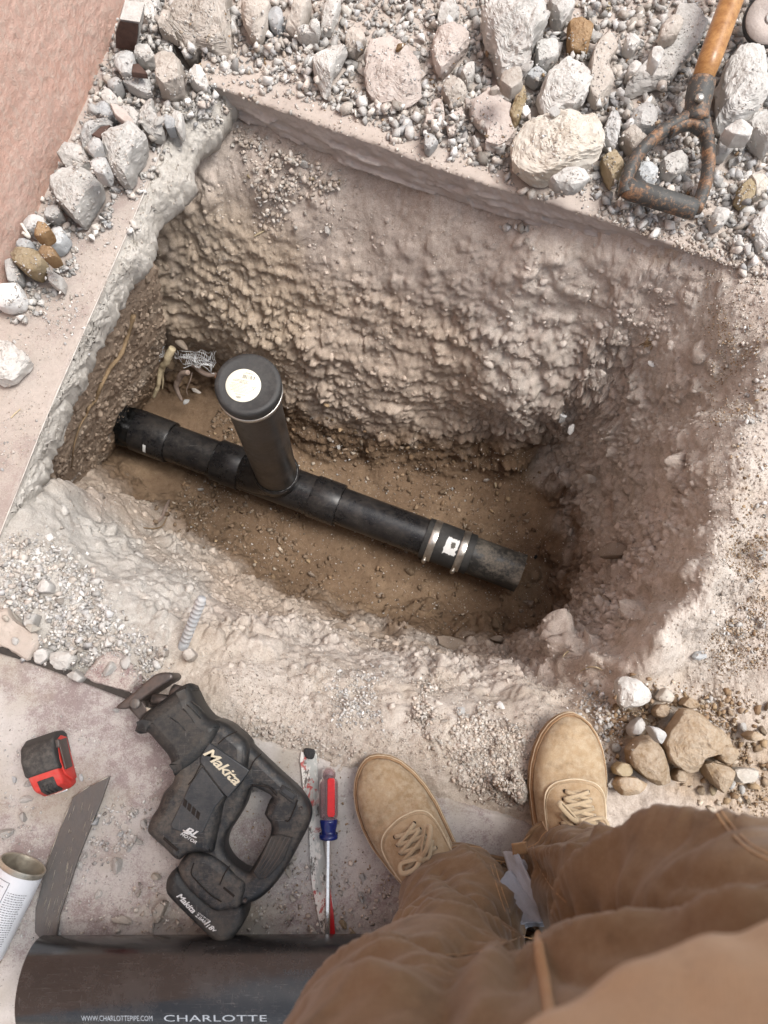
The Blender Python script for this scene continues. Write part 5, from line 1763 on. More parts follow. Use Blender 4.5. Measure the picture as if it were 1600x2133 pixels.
# single stones that stand out, read off the photograph: pixel, height, radius, shape, material
ONES = [
    (610, 336, -.10, .020, 'flat', 'cream_rock', 'flat cream tile-like stone on the earth bench under the sawn slab'),
    (706, 934, -.75, .011, 'angular', 'white_rock', 'white stone on the hole floor right of the capped riser'),
    (690, 918, -.75, .013, 'flat', 'clod', 'flat brown stone on the hole floor next to a white one'),
    (853, 1190, -.74, .021, 'rounded', 'wet_clod', 'brown cobble on the hole floor below the clamped coupling'),
    (650, 1198, -.74, .016, 'rounded', 'clod', 'tan cobble on the hole floor at lower centre'),
    (792, 1240, -.72, .014, 'rounded', 'clod', 'small tan cobble near the front foot of the hole'),
    (1100, 1255, -.74, .018, 'flat', 'clod', 'flat tan stone below the buried pipe end'),
    (1030, 1300, -.73, .022, 'angular', 'wet_clod', 'dark brown lump at the front right of the hole floor'),
    (1085, 1272, -.74, .010, 'rounded', 'clod', 'little brown pebble beside the flat tan stone in the hole'),
    (942, 1020, -.75, .008, 'angular', 'white_rock', 'small white chip on the hole floor above the pipe'),
    (925, 1025, -.75, .016, 'angular', 'wet_clod', 'brown stone beside the small white chip in the hole'),
    (1013, 1000, -.75, .010, 'angular', 'tan_rock', 'tan pebble on the upper right of the hole floor'),
    (1032, 1010, -.75, .010, 'rounded', 'ochre_rock', 'orange pebble on the upper right of the hole floor'),
    (1115, 1160, -.74, .007, 'angular', 'black_rock', 'little black lump beyond the buried pipe end'),
    (419, 1020, -.75, .011, 'rounded', 'grey_rock', 'grey round pebble on the hole floor under the pipe'),
    (314, 1041, -.75, .008, 'rounded', 'tan_rock', 'tan pebble on the left part of the hole floor'),
    (388, 838, -.73, .013, 'rounded', 'grey_rock', 'grey pebble behind the pipe near the roots'),
    (410, 815, -.73, .019, 'flat', 'tan_rock', 'long flat stone leaning by the roots'),
    (1010, 1172, -.74, .010, 'angular', 'grey_rock', 'grey pebble beside the second hose clamp'),
    (845, 1150, -.74, .008, 'angular', 'tan_rock', 'tan pebble against the front of the pipe'),
    (1186, 842, -.40, .020, 'angular', 'grey_rock', 'larger grey stone set in the right slope of the hole'),
    (1190, 895, -.42, .016, 'flat', 'grey_rock', 'lower grey stone set in the right slope of the hole'),
    (1172, 868, -.41, .010, 'angular', 'grey_white', 'small pale stone between the two grey stones in the slope'),
    (1225, 998, -.50, .021, 'angular', 'tan_rock', 'rough tan stone in the right wall of the hole'),
    (1243, 1065, -.50, .016, 'rounded', 'tan_rock', 'smooth tan cobble in the right wall below the rough tan stone'),
    (1248, 782, -.18, .018, 'angular', 'tan_rock', 'square tan stone on the upper right slope'),
    (1424, 677, -.04, .012, 'flat', 'snow_rock', 'bright white chip on the upper right slope'),
    (1220, 1183, -.60, .042, 'angular', 'clod', 'big soil-covered stone at the right foot of the hole'),
    (1285, 1275, -.40, .030, 'rounded', 'clod', 'rounded soil-covered boulder on the front right bank'),
    (1200, 1300, -.50, .020, 'angular', 'clod', 'blocky soil-covered stone below the rounded boulder'),
    (940, 1340, -.45, .050, 'flat', 'clod', 'long flat stone sticking out of the front bank of the hole'),
    (720, 1308, -.45, .034, 'flat', 'clod', 'dusty flat stone in the front bank left of the long one'),
    (785, 1325, -.42, .024, 'rounded', 'clod', 'rounded dusty stone between the two flat bank stones'),
    (1035, 1333, -.48, .026, 'rounded', 'clod', 'dusty stone in the front bank right of the long flat one'),
    (1455, 1365, -.02, .015, 'angular', 'grey_white', 'white-rimmed stone on the bank above the brown stones'),
    (865, 1487, .005, .013, 'angular', 'pink_rock', 'pinkish stone half sunk in the front bank'),
    (958, 1482, .005, .011, 'rounded', 'grey_rock', 'round grey stone on the front bank'),
    (1045, 1470, .005, .010, 'flat', 'snow_rock', 'bright white flat chip on the front bank'),
    (1072, 1513, .008, .010, 'angular', 'grey_rock', 'grey cube-shaped stone left of the right shoe toe'),
    (925, 1502, .005, .009, 'rounded', 'tan_rock', 'tan pebble beside the round grey stone on the bank'),
    (290, 620, -.42, .026, 'angular', 'clod', 'block of earth jutting out under the left slab edge'),
    (380, 722, -.55, .026, 'rounded', 'clod', 'soil-covered stone hanging above the peeled root'),
    (356, 760, -.66, .030, 'rounded', 'wet_clod', 'brown stone wedged behind the peeled root'),
]
MT['black_rock'] = mat_plain('black_lump', (0.02, 0.02, 0.02), 0.7, 0, 0.3, 120, 0.3, 0.6)
for (px, py, z, r, sh, m, lab) in ONES:
    p = at(px, py, z)
    for _ in range(4):
        h_ = float(hm(p.x, p.y))
        if abs(h_ - z) > .2:
            p = at(px, py, z)
            break
        p = at(px, py, h_)
    far_ = abs(float(hm(p.x, p.y)) - z) > .2
    asp = 0.55 if 'long' in lab else random.uniform(.7, .95)
    put_stone(p.x, p.y, r, sh, random.randrange(len(STONE_KINDS[sh])), m, random.uniform(-.4, .4) if 'flat' in lab else random.uniform(0, 6.28),
              lab, None, asp, 0.55 if ('set in' in lab or 'bank' in lab or 'wall' in lab or 'foot' in lab) else 0.3, z=(z if far_ else None))

# chips lying on the front slab: pixel, radius, material
CHIPS = [(62, 1630, .012, 'white_rock'), (48, 1700, .010, 'white_rock'), (15, 1735, .013, 'white_rock'), (30, 1625, .009, 'grey_white'), (55, 1665, .013, 'flat_w'),
         (300, 1715, .011, 'white_rock'), (275, 1698, .008, 'white_rock'), (250, 1740, .009, 'grey_white'), (290, 1755, .008, 'white_rock'), (268, 1768, .007, 'grey_rock'),
         (245, 1802, .013, 'white_rock'), (284, 1745, .006, 'white_rock'), (255, 1915, .020, 'tan_rock'), (335, 1895, .020, 'tan_rock'), (318, 1930, .010, 'white_rock'),
         (205, 1865, .010, 'white_rock'), (198, 1715, .012, 'grey_white'), (325, 1825, .010, 'cream_rock'), (600, 1815, .012, 'cream_rock'), (610, 1870, .007, 'cream_rock'),
         (650, 1937, .011, 'cream_rock'), (600, 1912, .007, 'cream_rock'), (755, 1825, .008, 'grey_rock'), (752, 1870, .010, 'grey_white'), (715, 1925, .010, 'ochre_rock'),
         (735, 1942, .009, 'ochre_rock'), (170, 1620, .007, 'grey_white'), (165, 1800, .009, 'white_rock'), (178, 1785, .008, 'white_rock'), (290, 1860, .008, 'tan_rock'),
         (375, 1935, .008, 'tan_rock'), (610, 1785, .008, 'cream_rock'), (345, 1690, .007, 'white_rock'), (240, 1480, .007, 'grey_rock'), (600, 1960, .010, 'ochre_rock')]
chipl = []
for i, (px, py, r, m) in enumerate(CHIPS):
    sh = 'flat' if m == 'flat_w' or i % 3 == 0 else 'angular'
    m = 'white_rock' if m == 'flat_w' else m
    p = at(px, py, 0.008)
    side = 'left of the saw' if px < 400 else 'right of the saw'
    w = WORDS.get(m, 'speckled pale')
    lab = f'{sizeword(r)} {w} {SHW[sh]} stone chip'
    o = put_stone(p.x, p.y, r, sh, random.randrange(8), m, random.uniform(0, 6.28), lab, 'stone chips lying on the front slab', random.uniform(.6, .95), 0.25, name='stone_chip', cat='stone chip')
    chipl.append((o, px, py))
LAND = [(115, 1560, 'the tape measure'), (150, 1790, 'the flat steel bar'), (40, 1860, 'the tin can'), (345, 1560, 'the saw nose'), (340, 1720, 'the saw motor housing'),
        (430, 1880, 'the saw battery'), (600, 1760, 'the saw handle'), (660, 1850, 'the paint-splashed blade'), (690, 1800, 'the screwdriver'), (240, 1965, 'the left end of the big pipe'), (880, 1700, 'the left shoe')]
near_labels(chipl)


# ------------------------------------------------------------------ gravel, grit and clods: real pebbles, too many to count
def pebble(seed, n, flat=0.7):
    bm = hull(seed, n, flat, 0.5)
    out = bm_arrays(bm)
    bm.free()
    return out


PEB = [pebble(500 + k, (8, 9, 10, 12)[k % 4], (.45, .6, .75, .9)[(k // 2) % 4]) for k in range(14)]
GRIT = [pebble(600 + k, 8) for k in range(8)]


def quat_mats(n):
    u = rng.normal(size=(n, 4))
    u /= np.linalg.norm(u, axis=1)[:, None]
    w, x, y, z = u.T
    return np.stack([np.stack([1 - 2 * (y * y + z * z), 2 * (x * y - z * w), 2 * (x * z + y * w)], 1),
                     np.stack([2 * (x * y + z * w), 1 - 2 * (x * x + z * z), 2 * (y * z - x * w)], 1),
                     np.stack([2 * (x * z - y * w), 2 * (y * z + x * w), 1 - 2 * (x * x + y * y)], 1)], 1)


def build_many(name, base, pos, size, tint, label, cat='gravel'):
    V, F, C = [], [], []
    off = 0
    pick = rng.integers(0, len(base), len(pos))
    for k, (bv, bf) in enumerate(base):
        ix = np.where(pick == k)[0]
        if not len(ix):
            continue
        R = quat_mats(len(ix))
        v = np.einsum('nij,vj->nvi', R, bv) * size[ix][:, None, None]
        v += pos[ix][:, None, :]
        nv = len(bv)
        f = bf[None] + (off + np.arange(len(ix)) * nv)[:, None, None]
        V.append(v.reshape(-1, 3))
        F.append(f.reshape(-1, 3))
        C.append(np.repeat(tint[ix], nv, axis=0))
        off += len(ix) * nv
    me = new_mesh(name, np.concatenate(V), np.concatenate(F).astype(np.int32), MT['gravel'], False)
    set_col(me, 'tint', np.concatenate(C))
    o = link(name, me)
    tag(o, label, cat, kind='stuff')
    return o


PAL = {'w': np.array([[.62, .605, .58], [.54, .525, .50], [.36, .35, .335], [.40, .365, .325], [.48, .465, .445], [.56, .52, .475], [.45, .445, .44], [.63, .62, .60], [.51, .46, .415]]),
       'g': np.array([[.40, .385, .36], [.34, .33, .315], [.46, .44, .41], [.38, .345, .31], [.30, .295, .285], [.52, .50, .475]]),  # darker fill tints: shade of the rubble gaps put into the gravel colour
       't': np.array([[.50, .44, .385], [.44, .38, .33], [.55, .51, .46], [.40, .34, .285], [.48, .455, .42]]),
       'b': np.array([[.30, .215, .14], [.36, .27, .19], [.25, .17, .105], [.42, .36, .29], [.33, .24, .15]]),
       'f': np.array([[.19, .135, .09], [.23, .17, .12], [.15, .105, .07], [.28, .225, .17], [.21, .15, .10], [.17, .12, .075]])}


def tints(pal, n, v=0.16):
    p = PAL[pal]
    return p[rng.integers(0, len(p), n)] * (1 + rng.normal(0, v, (n, 1)))


def cloud(poly, n, zref=0.0, clump=None, cl_lo=-0.1):
    """n points on whatever lies on top inside a pixel polygon"""
    x0, x1 = min(p[0] for p in poly), max(p[0] for p in poly)
    y0, y1 = min(p[1] for p in poly), max(p[1] for p in poly)
    PX = rng.uniform(x0, x1, n * 4)
    PY = rng.uniform(y0, y1, n * 4)
    ins = np.zeros(len(PX), bool)
    j = len(poly) - 1
    for i in range(len(poly)):
        xi, yi = poly[i]
        xj, yj = poly[j]
        c = ((yi > PY) != (yj > PY)) & (PX < (xj - xi) * (PY - yi) / (yj - yi + 1e-9) + xi)
        ins ^= c
        j = i
    PX, PY = PX[ins], PY[ins]
    PX = PX + rng.normal(0, 13, len(PX))
    PY = PY + rng.normal(0, 13, len(PY))
    z = np.full(len(PX), zref)
    for _ in range(4):
        u, v = (PX - 800) / FPX, (PY - 1066.5) / FPX
        dz = CT + ST * v
        t = (H_CAM - z) / dz
        x, y = u * t, (ST - CT * v) * t
        z = 0.5 * z + 0.5 * np.clip(hm(x, y), -0.85, 0.15)
    z = hm(x, y)
    if zref < -0.5:
        k0 = z < -0.45
        x, y, z = x[k0], y[k0], z[k0]
    p = np.column_stack([x, y, z])
    if clump:
        k = fbm(np.column_stack([x, y, z * 0]) * clump, 3, 411) > cl_lo
        p = p[k]
    return p[:n]


jobs = []


def gravel(region_or_poly, n, r0, r1, pal, zref=0.0, clump=None, cl_lo=-0.1, maxh=9, lift=0.35, power=2.2, grit=False):
    poly = REG[region_or_poly] if isinstance(region_or_poly, str) else region_or_poly
    p = cloud(poly, n, zref, clump, cl_lo)
    p = p[p[:, 2] < maxh]
    s = r0 + (r1 - r0) * rng.random(len(p)) ** power
    p[:, 2] += s * lift * rng.uniform(0.2, 1.2, len(p))
    jobs.append((grit, p, s, tints(pal, len(p))))


gravel('heap', 5600, .0024, .0085, 'g', maxh=.03)
gravel('heap', 2500, .0060, .0165, 'w', maxh=.029, lift=.6, power=1.7)
gravel('heap', 500, .006, .014, 'g', maxh=.029, lift=.6, power=1.5)
gravel('heap', 160, .006, .012, 't', maxh=.03, lift=.6)
gravel('wall', 650, .006, .0125, 'w', maxh=.028, lift=.55, power=1.6)
gravel('front_left', 170, .006, .0115, 'w', maxh=.014, lift=.45, power=1.6)
gravel('bench', 60, .006, .011, 't', -.13, lift=.45)
gravel('heap', 1500, .0018, .0045, 'w', maxh=.12)
gravel('heap', 900, .0025, .006, 't', maxh=.03)
gravel('heap', 260, .003, .008, 'b', maxh=.04)
gravel('wall', 2600, .0025, .0080, 'g', maxh=.03)
gravel('wall', 600, .0018, .004, 'w', maxh=.12)
gravel('front_left', 2600, .0020, .0068, 'w', maxh=.016)
gravel('bench', 420, .0025, .008, 't', -.13)
gravel('front_right', 900, .002, .008, 'b', maxh=.02)
gravel('front_right', 300, .002, .006, 'w', clump=14, maxh=.016)
gravel('right', 200, .0016, .0055, 'b', clump=10, cl_lo=0.0)
gravel('front_right', 170, .005, .0125, 'b', maxh=.03, lift=.5)
gravel('right', 160, .002, .007, 'w', clump=7, cl_lo=0.05)
gravel('feet', 1300, .0018, .0055, 't')
gravel([(870, 1420), (1010, 1440), (1000, 1560), (900, 1540), (860, 1480)], 800, .0016, .006, 't', clump=12, cl_lo=-.05)
gravel([(680, 1400), (800, 1400), (800, 1500), (700, 1500)], 700, .0015, .0045, 'w', clump=12, cl_lo=0.0)
gravel([(1180, 1440), (1330, 1440), (1300, 1600), (1250, 1520)], 500, .0016, .006, 'w', clump=12, cl_lo=-.1, maxh=.018)
gravel([(500, 1480), (740, 1560), (740, 1590), (500, 1520)], 350, .0015, .005, 't')
gravel([(900, 1080), (1120, 1130), (1120, 1300), (850, 1300), (600, 1210), (600, 1130)], 340, .0022, .011, 'f', -.75, power=3)
gravel([(600, 850), (850, 940), (1100, 960), (1120, 1120), (900, 1070), (640, 960)], 340, .0022, .011, 'f', -.75, power=3)
gravel([(280, 920), (520, 1000), (640, 1080), (620, 1190), (420, 1120), (260, 1020)], 520, .0022, .011, 'f', -.75, power=3)
gravel([(330, 760), (480, 780), (560, 900), (500, 900), (380, 850)], 360, .003, .011, 'f', -.72)
gravel([(600, 850), (1100, 960), (1120, 1300), (850, 1300), (420, 1120), (300, 930)], 420, .0015, .0045, 'w', -.75)
gravel([(300, 930), (620, 850), (1100, 960), (1120, 1300), (850, 1300), (420, 1120)], 260, .004, .012, 'b', -.75, power=3)
gravel([(0, 1480), (560, 1560), (760, 1640), (860, 1900), (700, 1990), (0, 1990)], 1100, .0009, .0036, 'w', .008, clump=9, cl_lo=-.1)
gravel([(280, 1840), (700, 1800), (860, 1850), (720, 1990), (120, 1990)], 700, .0012, .0058, 't', .008)
gravel([(440, 1560), (740, 1600), (860, 1760), (840, 1900), (600, 1960), (480, 1800)], 420, .0008, .003, 'b', .008)
gravel([(180, 1680), (330, 1680), (330, 1790), (200, 1790)], 260, .0012, .005, 'w', .008, clump=14)
gravel([(0, 640), (130, 560), (250, 420), (330, 300), (340, 290), (200, 600), (120, 760), (0, 1000)], 900, .001, .0050, 'w', clump=9, cl_lo=-.05)
gravel([(0, 640), (130, 560), (250, 420), (330, 300), (345, 300), (200, 620), (60, 940), (0, 1080)], 1500, .0008, .002, 't', grit=True, clump=7, cl_lo=-.1)
gravel([(1290, 430), (1600, 560), (1600, 600), (1250, 450)], 700, .0016, .006, 't')
gravel([(480, 215), (1400, 500), (1400, 480), (480, 190)], 900, .0012, .0045, 't')
gravel([(500, 330), (900, 430), (1250, 560), (1450, 700), (1200, 640), (900, 540), (560, 470)], 500, .0016, .006, 't', -.15, clump=8, cl_lo=.1)
# grit
gravel([(450, 240), (1600, 600), (1600, 1500), (1250, 1400), (700, 1400), (300, 1200), (60, 1100)], 9000, .0012, .0028, 't', -.2, clump=6, cl_lo=-.15, grit=True)
gravel([(250, 900), (560, 860), (1100, 960), (1120, 1300), (850, 1300), (420, 1120)], 5000, .0012, .003, 'f', -.75, grit=True)
gravel([(300, 1350), (1280, 1400), (1300, 1560), (900, 1600), (500, 1510)], 5500, .001, .0026, 't', 0, grit=True, clump=8, cl_lo=-.2)
gravel([(1480, 560), (1600, 600), (1600, 1400), (1480, 1400)], 2200, .0012, .0030, 'b', 0, grit=True, clump=6, cl_lo=0.02)
gravel([(1480, 560), (1600, 600), (1600, 1400), (1480, 1400)], 2200, .0012, .0030, 't', 0, grit=True)
gravel('front_right', 3500, .0014, .0034, 'b', grit=True, maxh=.025)
gravel('heap', 6500, .0012, .0028, 'g', grit=True, maxh=.05)
gravel('wall', 2500, .0012, .0026, 'w', grit=True, maxh=.05)
gravel('front_left', 4500, .0010, .0026, 'w', grit=True, maxh=.02)
gravel('feet', 1800, .001, .0024, 't', grit=True)
for g, name, base, lab in ((False, 'gravel', PEB, 'loose grey and tan gravel round the hole and between the chunks'), (True, 'grit', GRIT, 'fine grit strewn over the earth and the slabs')):
    J = [j for j in jobs if j[0] == g]
    build_many(name, base, np.concatenate([j[1] for j in J]), np.concatenate([j[2] for j in J]), np.concatenate([j[3] for j in J]), lab, name)

# clods standing out of the dug walls
wsel = np.where((TERRW > 0.35) & (TERRZ < -0.09) & (TERRZ > -0.72))[0]
bank = np.where((TERR[:, 1] < 0.36) & (TERRZ < -0.012) & (TERRZ > -0.70) & (TERR[:, 0] > -0.66) & (TERR[:, 0] < 0.8) & (TERR[:, 1] > -0.3))[0]
pickw = np.concatenate([rng.choice(wsel, 6500, replace=False), rng.choice(bank, 3800, replace=False)])
cl = fbm(TERR[pickw] * 9, 3, 421) + 0.35 * sstep(-0.15, -0.35, TERRZ[pickw]) > 0.05
pickw = pickw[cl]
sz = 0.0028 + 0.0125 * rng.random(len(pickw)) ** 3.4
pos = TERR[pickw] - TERRN[pickw] * (sz * 0.38)[:, None]
tn = TERRC[pickw] * (1 + rng.normal(0.03, 0.08, (len(pickw), 1)))
CLOD = [pebble(700 + k, 15 + k % 4, (.6, .8)[k % 2]) for k in range(10)]
_tar = np.array(at(262, 884, -.7))
fw_ok = np.where(np.linalg.norm(W - W[np.argmin(np.linalg.norm(W - _tar, axis=1))], axis=1) > .09)[0]
fw_i = rng.choice(fw_ok, 900, replace=False)
fs_ = 0.003 + 0.009 * rng.random(900) ** 2.6
pos = np.concatenate([pos, W[fw_i]])
sz = np.concatenate([sz, fs_])
tn = np.concatenate([tn, cw[fw_i] * (1 + rng.normal(0, .1, (900, 1)))])
build_many('soil_clods', CLOD, pos, sz, tn, 'clods of earth standing out of the dug walls of the hole', 'earth')

# ------------------------------------------------------------------ drain pipe with its riser in the hole
PZ = -0.70


def on_axis(px, z=PZ):
    return at(px, 884 + (px - 254) * 0.3733, z)


base = on_axis(576)
drain = thing('drain_pipe', 'black plastic drain pipe crossing the hole floor with a capped upright riser', 'drain pipe', (base.x, base.y, -0.75))
AX = (on_axis(1000) - on_axis(300)).normalized()
RP = 0.0495


def along(px):
    return (on_axis(px) - base).dot(AX)


def seg(name, pa, pb, r, mat, lipw=0.0, parent=None, wob=None, ext=0.0, n=56):
    a, b = base + AX * (along(pa) - ext), base + AX * (along(pb) + ext)
    L = (b - a).length
    if lipw:
        prof = [(0, r - .004), (0.0005, r - .0006), (.002, r), (L - .002, r), (L - .0005, r - .0006), (L, r - .004)]
    else:
        prof = [(t, r) for t in np.linspace(0, L, 14)]
    V, F = lathe(a, b, prof, n, wob=wob)
    o = add(name, V, F, mat, parent or drain, True)
    set_sharp(o.data, 40)
    return o


tarw = lambda t, a: 1 + 0.05 * math.sin(5 * a + 90 * t) + 0.04 * math.sin(11 * a + 2)
seg('tarred_end', 205, 290, .0515, MT['tar'], 0, wob=tarw)
seg('coupling', 286, 357, .0560, MT['pipe'], 1)
seg('pipe_length', 350, 460, RP, MT['pipe'])
wye = seg('wye_fitting', 500, 660, .0530, MT['pipe'])
seg('hub', 453, 508, .0568, MT['pipe'], 1, wye)
seg('hub', 652, 708, .0568, MT['pipe'], 1, wye)
seg('pipe_length', 700, 905, RP, MT['pipe'])
cpl = seg('rubber_coupling', 884, 982, .0535, MT['rubber'], 1)
ow = lambda t, a: 1 + 0.012 * math.sin(3 * a + 20 * t) + (0.05 * math.sin(7 * a + 1) * max(0, (t - .10) / .05) if t > .10 else 0)
seg('old_pipe', 970, 1084, .0490, MT['oldpipe'], 0, wob=ow)
for px, sx, sy in ((902, 884, 1171), (961, 944, 1195)):
    bd = seg('hose_clamp', px - 7, px + 7, .0552, MT['steel'], 1, cpl)
    c = base + AX * along(px)
    side = Vector((-AX.y, AX.x, 0)).normalized()
    if side.y > 0:
        side = -side
    q = c + side * .0575 + Vector((0, 0, .004))
    V, F = lathe(q - AX * .004 + Vector((0, 0, -.016)), q - AX * .004 + Vector((0, 0, .010)), [(0, .006), (.022, .006), (.024, .0045), (.026, .001)], 14)
    add('clamp_screw', V, F, MT['steel'], cpl, True)


def cyl_patch(name, pa, pb, r, a0, a1, mat, parent, jag=0.0, seed=0):
    """a sticker wrapped on the pipe; angle 0 is straight up, positive towards the viewer"""
    side = Vector((-AX.y, AX.x, 0)).normalized()
    if side.y > 0:
        side = -side
    V, F = [], []
    n, m = 12, 8
    rr = np.random.default_rng(seed)
    for i in range(n):
        for j in range(m):
            t = i / (n - 1)
            s = a0 + (a1 - a0) * j / (m - 1)
            x = along(pa) + (along(pb) - along(pa)) * t
            if i in (0, n - 1):
                x += rr.normal(0, jag)
            if j in (0, m - 1):
                s += rr.normal(0, jag * 20)
            V.append(base + AX * x + (Vector((0, 0, 1)) * math.cos(s) + side * math.sin(s)) * r)
    for i in range(n - 1):
        for j in range(m - 1):
            F.append((i * m + j, (i + 1) * m + j, (i + 1) * m + j + 1, i * m + j + 1))
    return add(name, V, F, mat, parent, True)


cyl_patch('label', 927, 951, .0541, -.25, .55, MT['white_label'], cpl, .0012, 3)
cyl_patch('label', 320, 326, .0565, .75, 1.2, MT['white_label'], drain, .0003, 5)
cyl_patch('print', 938, 945, .0544, -.05, .22, MT['ink'], cpl, .0012, 8)
# glue beads at the joints
for px in (357, 708, 452):
    c0 = base + AX * along(px)
    u_, w_, _ = basis(AX)
    pts = [c0 + (u_ * math.cos(a) + w_ * math.sin(a)) * (RP + .002) for a in np.linspace(0, 6.283, 40)]
    V, F = tube(pts, [.0022 + .0012 * math.sin(3 * k) for k in range(40)], 6, False)
    add('glue_bead', V, F, MT['tar'], drain, True)

# riser
rb, rt = at(576, 985, -0.625), at(516, 799, -0.040)
rax = (rt - rb).normalized()
RC = 0.0600
# sweep of the fitting up into the riser socket
sweep = spline([base + AX * (along(505)), base + AX * along(525) + Vector((0, 0, .012)), base + AX * along(560) + Vector((0, 0, .035)), rb - rax * .005], 24)
V, F = tube(sweep, [.0515] * 24, 44)
add('sweep', V, F, MT['pipe'], wye, True)
V, F = lathe(rb - rax * .03, rb + rax * .012, [(0, .050), (.004, .0575), (.034, .0585), (.040, .0580), (.042, .053)], 56)
add('riser_socket', V, F, MT['pipe'], wye, True)
Lr = (rt - rb).length
V, F = lathe(rb - rax * .02, rt, [(t, .0518) for t in np.linspace(0, Lr - .012 + .02, 24)], 64)
add('riser', V, F, MT['riser'], drain, True)
pts = [rb + rax * .013 + (basis(rax)[0] * math.cos(a) + basis(rax)[1] * math.sin(a)) * .0535 for a in np.linspace(0, 6.283, 48)]
V, F = tube(pts, [.0022 + .0009 * math.sin(2.3 * k) for k in range(48)], 6, False)
add('glue_bead', V, F, MT['tar'], drain, True)
c0 = rt - rax * .052
V, F = lathe(c0, rt, [(0, .054), (.001, .0575), (.010, .0582), (.011, .0592), (.014, .0592), (.024, .0592), (.027, RC), (.045, RC), (.0495, RC - .0012), (.0515, RC - .0040), (.052, RC - .0085), (.0520, RC - .010), (.0514, RC - .012), (.0514, .03), (.0514, .004)], 72)
cap = add('cap', V, F, MT['rubber'], drain, True)
set_sharp(cap.data, 50)
V, F = lathe(c0 + rax * .012, c0 + rax * .0235, [(0, .0592), (.0005, .0604), (.0110, .0604), (.0115, .0592)], 72)
add('clamp_band', V, F, MT['steel'], cap, True)
scr_dir = (at(449, 770, -.07) - c0)
scr_dir = (scr_dir - rax * scr_dir.dot(rax)).normalized()
tang = rax.cross(scr_dir).normalized()
q = c0 + rax * .019 + scr_dir * .0645
V, F = merge(lathe(q - tang * .016, q + tang * .004, [(0, .003), (.001, .0052), (.016, .0052), (.018, .0055), (.020, .0045)], 10), lathe(q + tang * .004, q + tang * .014, [(0, .0048), (.009, .0048), (.010, .003)], 6))
add('clamp_screw', V, F, MT['copper'], cap, True)
# round label on the cap, its print upside down to the viewer
lc = at(507, 803, rt.z)
lc = rt - rax * .0006 + (lc - rt) - rax * (lc - rt).dot(rax)
V, F = lathe(lc, lc + rax * .0012, [(0, .0315), (.0008, .0315), (.0012, .0311)], 48)
lab = add('label', V, F, MT['label'], cap, True)
lx = (at(530, 790, rt.z) - at(490, 783, rt.z)).normalized()
lx = (lx - rax * lx.dot(rax)).normalized()
ly = rax.cross(lx).normalized()
bars = []


def bar(x, y, w, h):
    c = lc + rax * .0014
    V = [c + lx * (x + a) + ly * (y + b) for a, b in ((-w / 2, -h / 2), (w / 2, -h / 2), (w / 2, h / 2), (-w / 2, h / 2))]
    bars.append((V, [(0, 1, 2, 3)]))


rr = random.Random(5)
x = -.004
while x < .017:
    w = rr.choice((.0004, .0008, .0012))
    bar(x, .0165, w, .0075)
    x += w + rr.choice((.0005, .0009, .0013))
for k, (y, x0, x1, h) in enumerate(((.0245, -.001, .012, .0009), (.0228, -.006, .016, .0006), (.0090, -.016, .008, .0010), (.0065, -.020, .006, .0010), (.0040, -.008, .008, .0012), (.0012, -.022, .004, .0006),
                                    (-.0014, -.020, .010, .0006), (-.0040, -.024, .016, .0006), (-.0066, -.022, .018, .0006), (-.0092, -.018, .016, .0006), (-.0118, -.020, .017, .0006), (-.0142, -.014, .012, .0006), (-.0185, -.010, .006, .0009))):
    x = x0
    while x < x1:
        w = rr.uniform(.0012, .0034)
        bar(min(x + w / 2, x1), y, w, h)
        x += w + .0006
tri = [(.0225, .0005), (.0165, .0005), (.0195, -.006)]
for i in range(3):
    a, b = tri[i], tri[(i + 1) % 3]
    A_, B_2 = lc + rax * .0014 + lx * a[0] + ly * a[1], lc + rax * .0014 + lx * b[0] + ly * b[1]
    d_ = (B_2 - A_).normalized().cross(rax) * .00035
    bars.append(([A_ - d_, B_2 - d_, B_2 + d_, A_ + d_], [(0, 1, 2, 3)]))
bar(.0195, -.0015, .0005, .0022)
bar(.0195, -.0034, .0006, .0006)
pts = [lc + rax * .0014 + lx * (-.003 + .0045 * math.cos(a)) + ly * (-.0235 + .0017 * math.sin(a)) for a in np.linspace(.3, 6.0, 20)]
bars.append(tube(pts, .00035, 4, False))
bar(-.003, -.0235, .005, .0009)
V, F = merge(*bars)
add('print', V, F, MT['ink'], lab, True, False)


# black tar smeared on the earth face round the pipe
def ray(px, py):
    u, v = (px - 800) / FPX, (py - 1066.5) / FPX
    return Vector((u, ST - CT * v, -CT - ST * v)).normalized()


def on_face(px, py, off=0.002):
    h = EF_BVH.ray_cast(Vector((0, 0, H_CAM)), ray(px, py))
    if h[0] is None:
        return None
    nn = h[1] if h[1].dot(ray(px, py)) < 0 else -h[1]
    return h[0] + nn * off


def face_blot(cx, cy, rx, ry, seed, rot=0.0, n=40, rings=5, jag=.45):
    r_ = np.random.default_rng(seed)
    ph = r_.uniform(0, 6.28, 6)
    V, F = [], []
    for i in range(rings + 1):
        for k in range(n):
            a = 2 * math.pi * k / n
            w = 1 + jag * (math.sin(3 * a + ph[0]) * .4 + math.sin(5 * a + ph[1]) * .35 + math.sin(9 * a + ph[2]) * .35 + math.sin(14 * a + ph[3]) * .25)
            t = i / rings
            x, y = rx * w * t * math.cos(a), ry * w * t * math.sin(a)
            p = on_face(cx + x * math.cos(rot) - y * math.sin(rot), cy + x * math.sin(rot) + y * math.cos(rot), .005 - .003 * t * t)
            V.append(p if p else Vector((0, 0, -2)))
    ok = [v.z > -1.5 for v in V]
    for i in range(rings):
        for k in range(n):
            f = (i * n + k, i * n + (k + 1) % n, (i + 1) * n + (k + 1) % n, (i + 1) * n + k)
            if all(ok[q] for q in f):
                F.append(f)
    return V, F


